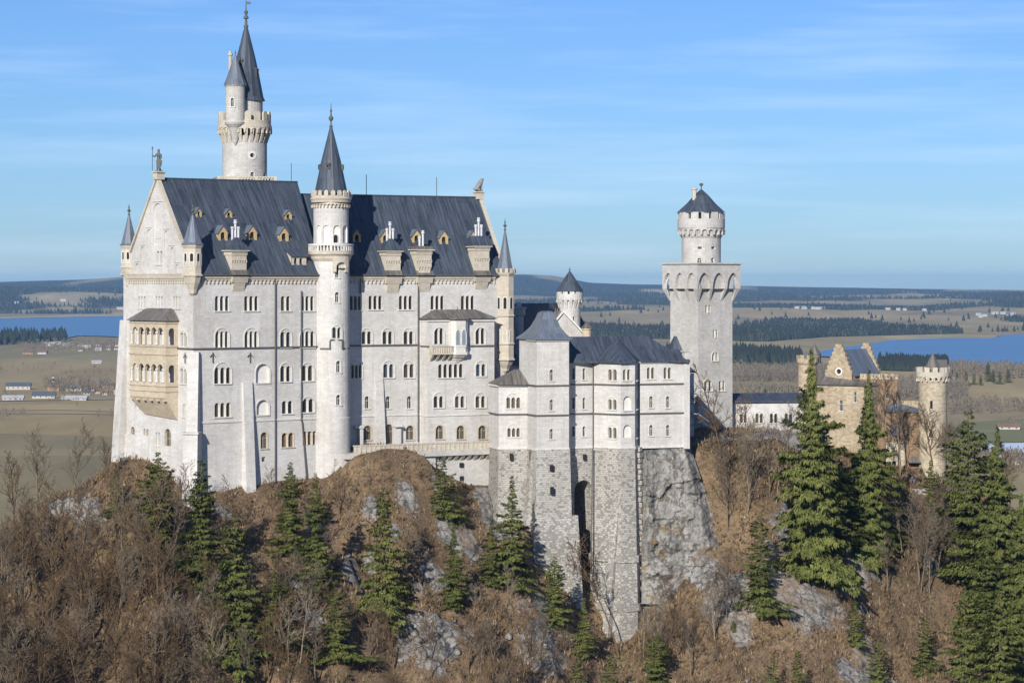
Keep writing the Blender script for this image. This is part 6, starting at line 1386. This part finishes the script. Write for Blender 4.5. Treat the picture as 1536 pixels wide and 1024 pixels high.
# ================================================================== the plain, lakes and far hills
ZP = -130.0
SKY_P = np.array([(-3000, 420), (-400, 420), (0, 423), (60, 421), (120, 419), (180, 415), (300, 417), (500, 421), (700, 415), (780, 411), (830, 413.5), (885, 424), (950, 426.5), (1050, 427.5), (1150, 429), (1250, 430.5), (1400, 433), (1536, 434.5), (2000, 433), (4500, 428)])
YS_P = np.array([(-3000, 10400), (450, 10400), (620, 9000), (800, 6200), (1150, 5600), (1240, 6100), (1420, 6450), (1600, 7000), (4500, 7000)])
def sm(t): t = np.clip(t, 0, 1); return t*t*(3-2*t)
def land_z(x, y, trees=False):
    x, y = np.asarray(x, float), np.asarray(y, float); Y = np.maximum(y, 900); px = 768+FPX*x/Y
    ys = np.interp(px, YS_P[:, 0], YS_P[:, 1]); left = sm((560-px)/200)
    top = 13000*left+15000*(1-left); a = sm((y-ys)/(top-ys)); a0 = np.clip((y-ys)/900, 0, 1)
    h = a*(88*left+62*(1-left))+a0*(fbm(x/1500, y/1900, 4, 91)-.47)*(70*left+120*(1-left))*np.clip(.3+a, 0, 1)
    hs = (HOR-np.interp(px, SKY_P[:, 0], SKY_P[:, 1]))/FPX*17500-ZP; f = np.exp(-((y-17500)/1900)**2)
    h = np.maximum(h*(1-sm((y-14000)/2500)), hs*f+(fbm(x/900, y/900, 3, 95)-.5)*10*f)
    return ZP+np.maximum(h, 0)+a0*0
def on_plain(px, py):
    Y = -ZP*FPX/(py-HOR); return ((px-768)/FPX*Y, Y)
def forest_mask(x, y):
    n = fbm(x/620, y/1500, 4, 101)+.16*(vnoise(x/200, y/500, 107)-.5)
    Y = np.maximum(y, 900); px = 768+FPX*x/Y; ys = np.interp(px, YS_P[:, 0], YS_P[:, 1])
    return np.clip((n-.437+.075*(px < 560))/.06, 0, 1)*(y > ys+150)
def land_mat():
    t = NT('fields'); w = t.world((1/420, 1/900, 0)); v = t.node('ShaderNodeTexVoronoi'); t.l.new(w, v.inputs['Vector']); v.inputs['Scale'].default_value = 1
    sp = t.node('ShaderNodeSeparateColor'); t.l.new(v.outputs['Color'], sp.inputs[0])
    col = t.ramp(sp.outputs[0], (0, (.30, .225, .10)), (.25, (.38, .285, .13)), (.45, (.25, .21, .095)), (.6, (.40, .32, .165)), (.8, (.25, .19, .095)), (1, (.25, .21, .095)))
    n = t.noise(t.world((1/160, 1/900, 0)), 1, 7, .65); col = t.mix(.8, col, t.ramp(n, (.3, .6), (.7, 1.35)), 'MULTIPLY')
    s = t.noise(t.world((1/1500, 1/130, 0)), 1, 5, .6); col = t.mix(t.math('MULTIPLY', t.ramp(s, (.5, 0.), (.7, 1.)), .55), col, (.36, .28, .15))
    g = t.noise(t.world((1/900, 1/700, 0)), 1, 3, .5); col = t.mix(t.math('MULTIPLY', t.ramp(g, (.58, 0.), (.68, 1.)), .2), col, (.20, .19, .08))
    at_ = t.node('ShaderNodeAttribute', attribute_name='forest'); col = t.mix(at_.outputs['Fac'], col, (.028, .034, .022))
    return t.out(col, 1)
M['land'] = land_mat()
def lake_mat():
    t = NT('lake_water'); t.b.inputs['Specular IOR Level'].default_value = .4; n = t.noise(t.world((1/60, 1/25, 0)), 1, 4, .6); t.bump(n, .25, 1.0)
    s = t.noise(t.world((1/1400, 1/220, 0)), 1, 4, .6); return t.out(t.mix(t.ramp(s, (.4, 0.), (.65, 1.)), (.024, .078, .175), (.04, .112, .235)), .28)
M['lake'] = lake_mat()
cols = np.concatenate([np.linspace(-3400, -120, 40), np.linspace(-100, 1640, 300), np.linspace(1680, 4900, 40)])
rows = np.concatenate([[-400, 0, 300, 600], np.geomspace(900, 5200, 40), np.geomspace(5300, 15000, 190), np.linspace(15100, 19500, 50), [21000, 24000]])
PX, YY = np.meshgrid(cols, rows); XX = (PX-768)/FPX*np.maximum(YY, 900)
Zl = land_z(XX.ravel(), YY.ravel()); n, m = len(cols), len(rows); i = (np.arange(m-1)[:, None]*n+np.arange(n-1)[None, :]).ravel()
np_mesh('ground', np.stack([XX.ravel(), YY.ravel(), Zl], 1), np.stack([i, i+1, i+n+1, i+n], 1), 'land', True, {'forest': forest_mask(XX.ravel(), YY.ravel()).astype(float)}, 'structure')
M['sandshore'] = plain('pale_shore', (.42, .38, .30), 1, .2, .01)
def sheet(name, pts, z, mat):
    mb = MB(); P = [(*on_plain(*p), z) for p in pts]
    f = type('F', (), {'P': staticmethod(lambda u, v, d=0: Vector((u, v, z)))}); mb.plate(f, [(p[0], p[1]) for p in P][::-1])
    o = mb.build(name, mat, base=(0, 0, 0)); 
    if o.data.polygons[0].normal.z < 0: o.data.flip_normals()
    o['kind'] = 'structure'; return o
LK1 = [(-700, 483), (-300, 480.5), (0, 478.5), (60, 477), (120, 475.8), (190, 474.8), (400, 473.5), (560, 474), (560, 500), (420, 509), (230, 508), (188, 506.5), (150, 505), (118, 504.5), (104, 507), (60, 510), (-20, 511), (-300, 513), (-700, 512)]
LK2 = [(1205, 534), (1245, 525), (1300, 517), (1336, 511.5), (1380, 509.5), (1425, 508.7), (1478, 508.5), (1500, 506.5), (1494, 504), (1536, 502.5), (1700, 499), (2200, 498), (2200, 560), (1700, 557), (1536, 553), (1480, 550.5), (1420, 546), (1350, 542), (1290, 540), (1250, 537)]
sheet('lake', LK1, ZP+2.0, 'lake'); sheet('lake', LK2, ZP+2.0, 'lake')
sheet('lake_shore', [(-700, 482.2), (-300, 479.7), (0, 477.6), (60, 476.1), (120, 475), (190, 474), (560, 473), (560, 474.4), (190, 475.2), (120, 476.2), (60, 477.5), (0, 479), (-300, 481), (-700, 483.5)], ZP+3.0, 'sandshore')
M['meadow'] = plain('green_meadow', (.20, .195, .08), 1, .2, .02); M['ice'] = plain('snow_patch', (.60, .68, .80), .7, .15, .02); M['plainshade'] = plain('shade_toned_plain', (.155, .13, .085), 1, .25, .01); M['straw'] = plain('straw_field', (.40, .30, .15), 1, .2, .01)  # dark plain tone puts shade into a ground colour; no sheet uses it
sheet('meadow', [(1424, 642), (1450, 634), (1500, 630), (1600, 627), (1600, 660), (1530, 663), (1470, 662), (1430, 654)], ZP+.35, 'meadow')
sheet('snow_field', [(1470, 668), (1500, 665.5), (1600, 664.5), (1600, 680), (1490, 679), (1466, 675)], ZP+.7, 'ice')
sheet('straw_field', [(-40, 609), (90, 606), (230, 612), (230, 619), (90, 615), (-40, 616)], ZP+.35, 'straw')
sheet('road', [(-60, 602), (60, 600), (200, 598), (200, 599), (60, 601), (-60, 603)], ZP+.8, 'sandshore')
sheet('road', [(-60, 619.5), (90, 620), (230, 622.5), (230, 623.2), (90, 620.8), (-60, 620.3)], ZP+.8, 'sandshore')
# ---- woods seen as one mass: thousands of spruce points and bare crowns
M['farspruce'] = plain('far_spruce', (.026, .034, .020), 1, .35, .02); M['farbare'] = plain('far_bare_wood', (.15, .125, .09), 1, .3, .02)
def cones(name, X, Y, Z, H, mat, label, wid=.27):
    n = len(X); a0 = rng.uniform(0, 6.28, n); k = 5; P = []
    ring = [np.stack([X+np.cos(a0+6.283*j/k)*H*wid, Y+np.sin(a0+6.283*j/k)*H*wid, Z+H*.08], 1) for j in range(k)]; tip = np.stack([X, Y, Z+H], 1)
    V = np.stack(ring+[tip], 1).reshape(-1, 3); b = np.arange(n)[:, None]*(k+1); F = np.concatenate([np.stack([b[:, 0]+j, b[:, 0]+(j+1) % k, b[:, 0]+k], 1) for j in range(k)])
    return tag(np_mesh(name, V, F, mat, False, None, 'stuff'), label, 'wood')
def puffs(name, X, Y, Z, H, mat, label, nb=22):
    n = len(X); V = []
    for b in range(nb):
        r = rng.random(n)**.5; a = rng.uniform(0, 6.28, n); h = rng.uniform(.25, 1, n); rr = H*.3*r*np.sqrt(np.clip(1-((h-.6)/.42)**2, .05, 1))
        x, y, z = X+rr*np.cos(a), Y+rr*np.sin(a), Z+H*h; s = H*rng.uniform(.05, .12, n); aa = rng.uniform(0, 6.28, n)
        V.append(np.stack([np.stack([x-s*np.cos(aa)*.5, y-s*np.sin(aa)*.5, z-s], 1), np.stack([x+s*np.cos(aa)*.5, y+s*np.sin(aa)*.5, z-s*.7], 1), np.stack([x+rng.normal(0, .3, n)*s, y, z+s*1.3], 1)], 1))
    s = H*.03; V.append(np.stack([np.stack([X-s, Y, Z], 1), np.stack([X+s, Y, Z], 1), np.stack([X, Y, Z+H*.8], 1)], 1))
    V = np.concatenate(V).reshape(-1, 3); return tag(np_mesh(name, V, np.arange(len(V)).reshape(-1, 3), mat, False, None, 'stuff'), label, 'wood')
N = 210000
px = rng.uniform(-250, 1786, N); Y = 1/rng.uniform(1/16500, 1/5600, N); X = (px-768)/FPX*Y
keep = rng.random(N) < forest_mask(X, Y)**.8+.006*(Y > np.interp(px, YS_P[:, 0], YS_P[:, 1])+200); X, Y = X[keep], Y[keep]; Zt = land_z(X, Y); mx_ = rng.random(len(X)) < .78
cones('far_forest', X[mx_], Y[mx_], Zt[mx_], rng.uniform(11, 23, mx_.sum()), 'farspruce', 'dark spruce forest covering the far hills beyond the lakes')
puffs('far_bare_wood', X[~mx_], Y[~mx_], Zt[~mx_], rng.uniform(12, 20, (~mx_).sum()), 'farbare', 'brownish leafless wood mixed into the far hill forest', 6)
def wood(name, n, poly, h0, h1, kind, label):
    xs_ = [p[0] for p in poly]; ys_ = [p[1] for p in poly]; o = []
    while len(o) < n:
        p = (random.uniform(min(xs_), max(xs_)), random.uniform(min(ys_), max(ys_)))
        if inside(p, poly): o.append(on_plain(*p))
    o = np.array(o); H = rng.uniform(h0, h1, n); Z = np.full(n, ZP)
    (cones if kind == 'farspruce' else puffs)(name, o[:, 0], o[:, 1], Z, H, kind, label)
wood('lakeside_forest', 420, [(-200, 510), (0, 509), (98, 507), (100, 512), (0, 518), (-200, 520)], 20, 32, 'farspruce', 'dark spruce wood on the near shore of the left lake')
wood('plain_forest', 700, [(1000, 533), (1120, 532), (1200, 538), (1204, 548), (1100, 546), (1000, 548)], 16, 26, 'farspruce', 'dark spruce belt on the plain between square tower and gatehouse')
wood('plain_forest', 500, [(1318, 546), (1420, 549), (1425, 558), (1318, 556)], 14, 22, 'farspruce', 'dark spruce belt on the near shore of the right lake')
wood('bare_wood', 420, [(1420, 552), (1600, 556), (1600, 570), (1420, 566)], 10, 17, 'farbare', 'leafless wood along the near shore of the right lake')
wood('bare_wood', 520, [(1095, 556), (1240, 556), (1245, 575), (1095, 572)], 10, 16, 'farbare', 'pale leafless wood in front of the dark spruce belt')
wood('bare_wood', 420, [(1095, 592), (1230, 590), (1240, 620), (1095, 620)], 10, 16, 'farbare', 'leafless wood just behind the white gallery roof')
wood('bare_wood', 300, [(1330, 575), (1450, 580), (1450, 600), (1330, 600)], 10, 16, 'farbare', 'leafless wood on the plain behind the gate tower')
wood('bare_wood', 160, [(1420, 610), (1600, 606), (1600, 618), (1420, 622)], 8, 14, 'farbare', 'leafless hedge belt across the fields right of the gate tower')
wood('bare_wood', 170, [(60, 578), (230, 576), (230, 588), (80, 592)], 8, 13, 'farbare', 'leafless trees round the left village')
wood('bare_wood', 220, [(25, 520), (110, 513), (190, 514), (230, 530), (130, 530), (40, 530)], 9, 15, 'farbare', 'leafless trees round the lakeside hamlet at the left')
wood('bare_wood', 130, [(1460, 690), (1600, 686), (1600, 712), (1460, 712)], 8, 12, 'farbare', 'leafless trees by the snow field at the right edge')
wood('bare_wood', 120, [(880, 520), (1010, 518), (1010, 545), (880, 545)], 8, 14, 'farbare', 'leafless trees on the plain left of the square tower')
for i, (px, py, h) in enumerate([(1436, 578, 17), (1449, 579, 20), (1461, 577, 15), (1482, 572, 25), (1490, 574, 18), (1500, 576, 16), (1512, 574, 19), (1531, 560, 16), (1426, 582, 16), (1544, 562, 18), (1471, 578, 14), (1172, 600, 15), (1148, 604, 17), (1133, 606, 14), (1190, 602, 13)]):
    x, y = on_plain(px, py); t = thing('conifer_tree', 'dark conifer standing on the plain right of the gate tower' if px > 1300 else 'dark conifer on the plain behind the white gallery', 'conifer', (x, y, ZP), 'conifers on the plain by the gate tower' if px > 1300 else 'conifers behind the gallery')
    for d, nm in zip(CON[i % 3], ('crown', 'trunk')): o = bpy.data.objects.new(nm, d); COL.objects.link(o); o.parent = t
    t.scale = (h*1.1, h*1.1, h)
for i in range(60):                              # hedges and lone trees scattered over the fields
    pass
o = []
while len(o) < 900:
    p = (random.uniform(-150, 1680), random.uniform(512, 640)); 
    if vnoise(np.array([p[0]/55.]), np.array([p[1]/7.]), 151)[0] > .66 and not (p[1] < 556 and p[0] > 1225) and not (p[1] < 512): o.append(on_plain(*p))
o = np.array(o); puffs('hedgerows', o[:, 0], o[:, 1], np.full(len(o), ZP), rng.uniform(4, 11, len(o)), 'farbare', 'leafless hedgerows and scattered bushes over the plain')
# ---- houses on the plain
M['hwall'] = plain('white_house_wall', (.42, .40, .37), .9, .1, .1); M['hroof'] = plain('red_brown_roof', (.17, .105, .075), .9, .3, .1); M['broof'] = plain('blue_grey_roof', (.085, .10, .12), .6, .2, .1); M['owall'] = plain('ochre_wall', (.30, .205, .115), .9, .2, .1); M['wroof'] = plain('pale_sheet_roof', (.34, .355, .385), .6, .1, .1)
def house(px, py, L, W, h, roof, label, group, wall='hwall', deg=0, hill=False, name='house', cat='house'):
    L, W, h = L*.62, W*.62, h*.66
    if hill: 
        Y = 1000*hill; x = (px-768)/FPX*Y; z = float(land_z(np.array([x]), np.array([Y]))[0]); y = Y
    else: x, y = on_plain(px, py); z = ZP
    t = thing(name, label, cat, (x, y, z-.5), group); fr = Fr(x, y, deg); mb = MB(); rh = W*.32
    mb.plate(fr, rect(-L/2, L/2, z-1, z+h), (), W/2); mb.plate(Fr(x, y, deg+180), rect(-L/2, L/2, z-1, z+h), (), W/2)
    for a in (90, -90): mb.plate(Fr(x, y, deg+a), [(-W/2, z-1), (W/2, z-1), (W/2, z+h), (0, z+h+rh), (-W/2, z+h)], (), L/2)
    mb.build('wall', wall, t); r = MB(); e = .9
    for s in (1, -1): r.face([fr.P(-s*(L/2+e), z+h-.35, s*(W/2+e)), fr.P(s*(L/2+e), z+h-.35, s*(W/2+e)), fr.P(s*(L/2+e), z+h+rh+.15, 0), fr.P(-s*(L/2+e), z+h+rh+.15, 0)])
    r.build('roof', roof, t)
    w = MB(); k = max(2, int(L/5))
    for i in range(k):
        u = -L/2+L*(i+.5)/k
        w.face([fr.P(u+a, b, W/2+.03) for a, b in rect(-.6, .6, z+h*.35, z+h*.7)])
    w.build('window_row', 'dark', t)
V1 = 'houses of the left village'; 
house(28, 584, 46, 20, 7, 'broof', 'long blue roofed hall at the left edge of the plain', None, deg=4, name='barn', cat='barn')
house(80, 586, 22, 14, 8, 'hroof', 'ochre walled hall beside the long blue roofed hall', None, 'owall', 8, name='barn', cat='barn')
house(112, 586, 30, 16, 5, 'broof', 'low blue roofed shed right of the ochre hall', None, deg=-3, name='barn', cat='barn')
house(66, 597, 40, 22, 5, 'broof', 'low hall with broad blue roof in front of the ochre hall', None, deg=5, name='barn', cat='barn')
house(20, 600, 36, 14, 4, 'wroof', 'long white shed at the left edge in front of the blue hall', None, deg=2, name='shed', cat='shed')
house(112, 600, 44, 14, 3.6, 'wroof', 'long pale greenhouse in front of the left village', None, deg=-4, name='greenhouse', cat='greenhouse')
house(165, 584, 26, 15, 8, 'broof', 'farmhouse with blue roof close to the palace west wall', None, 'owall', 6, name='farmhouse')
house(80, 575, 4, 4, 14, 'hroof', 'slender pale chimney house tower in the left village', None, deg=0, name='tower_house')
for px, py in ((146, 590), (158, 592), (176, 591), (140, 586), (186, 589), (130, 592)): house(px, py, random.uniform(9, 14), 8, 4.5, random.choice(('hroof', 'broof', 'wroof')), 'small house beside the blue roofed farmhouse on the left plain', V1, deg=random.uniform(-20, 30))
house(42, 531, 30, 14, 6, 'hroof', 'red roofed farmhouse alone in the left fields', None, 'owall', 5, name='farmhouse'); house(64, 531, 26, 14, 6, 'hroof', 'grey farmhouse right of the red roofed one in the left fields', None, deg=-8, name='farmhouse'); house(145, 545, 24, 12, 4, 'wroof', 'lone white barn in the left fields', None, deg=5, name='barn', cat='barn')
for i in range(14): house(random.uniform(118, 186), random.uniform(517, 529), random.uniform(12, 20), 10, 6, random.choice(('hroof', 'wroof', 'hroof')), 'house of the lakeside hamlet left of the loggia', 'houses of the lakeside hamlet', deg=random.uniform(-30, 30))
for i in range(6): house(random.uniform(50, 100), random.uniform(515, 519), random.uniform(14, 22), 10, 6, 'wroof', 'pale house in front of the lakeside forest', 'houses before the lakeside forest', deg=random.uniform(-30, 30))
for px, k in ((26, 11.6), (182, 11.2), (180, 11.25), (95, 11.8)): house(px, 0, 42, 18, 10, 'wroof', 'white farm on the hill beyond the left lake', 'farms beyond the left lake', hill=k)
for i in range(16): house(random.uniform(1195, 1240), 0, random.uniform(20, 34), 14, 9, 'wroof', 'white house of the far village right of the square tower', 'far village', deg=random.uniform(-30, 30), hill=random.uniform(9.6, 10.4))
for i in range(8): house(random.uniform(1330, 1400), 0, random.uniform(20, 34), 14, 9, 'wroof', 'white farm on the far hills above the right lake', 'far farms above the right lake', deg=random.uniform(-30, 30), hill=random.uniform(9.5, 10.8))
for i in range(8): house(random.uniform(1465, 1520), 0, random.uniform(20, 34), 14, 9, 'wroof', 'white house on the far hillside at the right edge', 'far farms at the right edge', deg=random.uniform(-30, 30), hill=random.uniform(8.4, 9.2))
house(1513, 644, 30, 13, 4.5, 'hroof', 'long brown roofed barn on the green meadow at the right', None, deg=-4, name='barn', cat='barn')
house(1530, 696, 16, 11, 6, 'broof', 'white house with blue roof at the right edge', None, deg=12); house(1502, 692, 12, 9, 4.5, 'wroof', 'small pale house left of the blue roofed one at the right edge', None, deg=-10)

# ================================================================== visitors at the gate
def person(px, py, Y, shirt, legs, label, k):
    p = at(px, py, Y); t = thing('person', label, 'person', p); s = 1.0; r = random.Random(k); st = r.uniform(.08, .2)
    J = [((0, 0, .95), .15, .11), ((0, 0, 1.2), .15, .1), ((0, 0, 1.42), .17, .1), ((0, 0, 1.53), .06), ((0, 0, 1.64), .09, .1), ((0, 0, 1.76), .075),
         ((-.1, 0, .86), .1), ((-.11, -st, .48), .075), ((-.11, st*.2, .08), .05), ((-.11, -.14+st*.2, .04), .05), ((.1, 0, .86), .1), ((.11, -st*.3, .48), .075), ((.11, st, .08), .05), ((.11, st-.14, .04), .05),
         ((-.22, 0, 1.4), .065), ((-.27, .03, 1.12), .05), ((-.25, -.12, .88), .04), ((.22, 0, 1.4), .065), ((.28, .02, 1.12), .05), ((.24, -.16, .92), .04)]
    B = [(0, 1), (1, 2), (2, 3), (3, 4), (4, 5), (0, 6), (6, 7), (7, 8), (8, 9), (0, 10), (10, 11), (11, 12), (12, 13), (2, 14), (14, 15), (15, 16), (2, 17), (17, 18), (18, 19)]
    o = skin_body('body', J, B, t, [shirt, legs, M['skin'], M['hair']], p)
    for q in o.data.polygons:
        c = q.center; q.material_index = 3 if c.z > 1.7 or (c.z > 1.6 and c.y > .02) else 2 if c.z > 1.52 or (abs(c.x) > .19 and c.z < .95) else 0 if c.z > .92 else 1
    t.rotation_euler = (0, 0, r.uniform(-2, 2))
M['skin'] = plain('skin', (.45, .28, .20), .6, .05); M['hair'] = plain('hair', (.06, .04, .025), .7, .05)
for nm, c in (('navy', (.02, .035, .09)), ('jblue', (.05, .12, .30)), ('jblack', (.015, .015, .018)), ('jwhite', (.65, .65, .66)), ('jgrey', (.12, .12, .13)), ('jred', (.30, .04, .04))): M[nm] = plain(nm+'_cloth', c, .9, .08)
for k, (px, py, Y, a, b, lab) in enumerate(((1338, 723, 548, 'jwhite', 'navy', 'visitor in white jacket standing left under the grey porch wall'), (1343, 726, 546, 'jblue', 'jblack', 'visitor in blue jacket at the left of the gate group'), (1349, 722, 549, 'jwhite', 'jgrey', 'visitor in white top before the gate door'), (1353, 728, 545, 'navy', 'navy', 'visitor in navy coat in the middle of the gate group'),
     (1358, 727, 545.5, 'jblack', 'jblue', 'visitor in black jacket and blue trousers in the gate group'), (1368, 727, 545, 'jblue', 'navy', 'visitor in bright blue jacket right of the group middle'), (1371, 724, 548, 'jblack', 'jgrey', 'visitor in black jacket beneath the dark canopy'), (1379, 723, 548, 'jgrey', 'jblack', 'visitor in grey jacket nearest the round gate tower'))): person(px, py, Y, M[a], M[b], lab, k)
mb = MB(); c = [at(1322, 726, 552), at(1388, 728, 552), at(1392, 741, 541), at(1326, 741, 541)]
mb.solid([Vector((p.x, p.y, p.z-6)) for p in c][::-1], c[::-1]); tag(mb.build('forecourt', 'lime_tower'), kind='structure')
mb = MB(); f = Fr(c[3].x, c[3].y, math.degrees(math.atan2(c[2].y-c[3].y, c[2].x-c[3].x))); L = (c[2]-c[3]).length; z = c[3].z
mb.block(f, 0, L, z-3, z+.9, -.35, .05); mb.block(f, -.1, L+.1, z+.9, z+1.05, -.42, .12); o = thing('parapet_wall', 'low stone parapet in front of the visitors at the gate', 'wall', (c[3].x, c[3].y, z)); mb.build('wall', 'lime_tower', o)

# ================================================================== air
def haze():
    mb = MB(); x, y0, y1, z0, z1 = 27000, -800, 25000, ZP-1.5, 62
    mb.solid([Vector(p) for p in ((-x, y0, z0), (x, y0, z0), (x, y1, z0), (-x, y1, z0))], [Vector(p) for p in ((-x, y0, z1), (x, y0, z1), (x, y1, z1), (-x, y1, z1))])
    m = bpy.data.materials.new('air'); m.use_nodes = True; n = m.node_tree.nodes; n.remove(n['Principled BSDF'])
    v = n.new('ShaderNodeVolumePrincipled'); v.inputs['Color'].default_value = (.33, .62, 1, 1); v.inputs['Density'].default_value = 2.9e-5; v.inputs['Anisotropy'].default_value = 0
    m.node_tree.links.new(v.outputs[0], n['Material Output'].inputs['Volume']); o = mb.build('haze', m, base=(0, 0, 0)); o['kind'] = 'stuff'
haze()
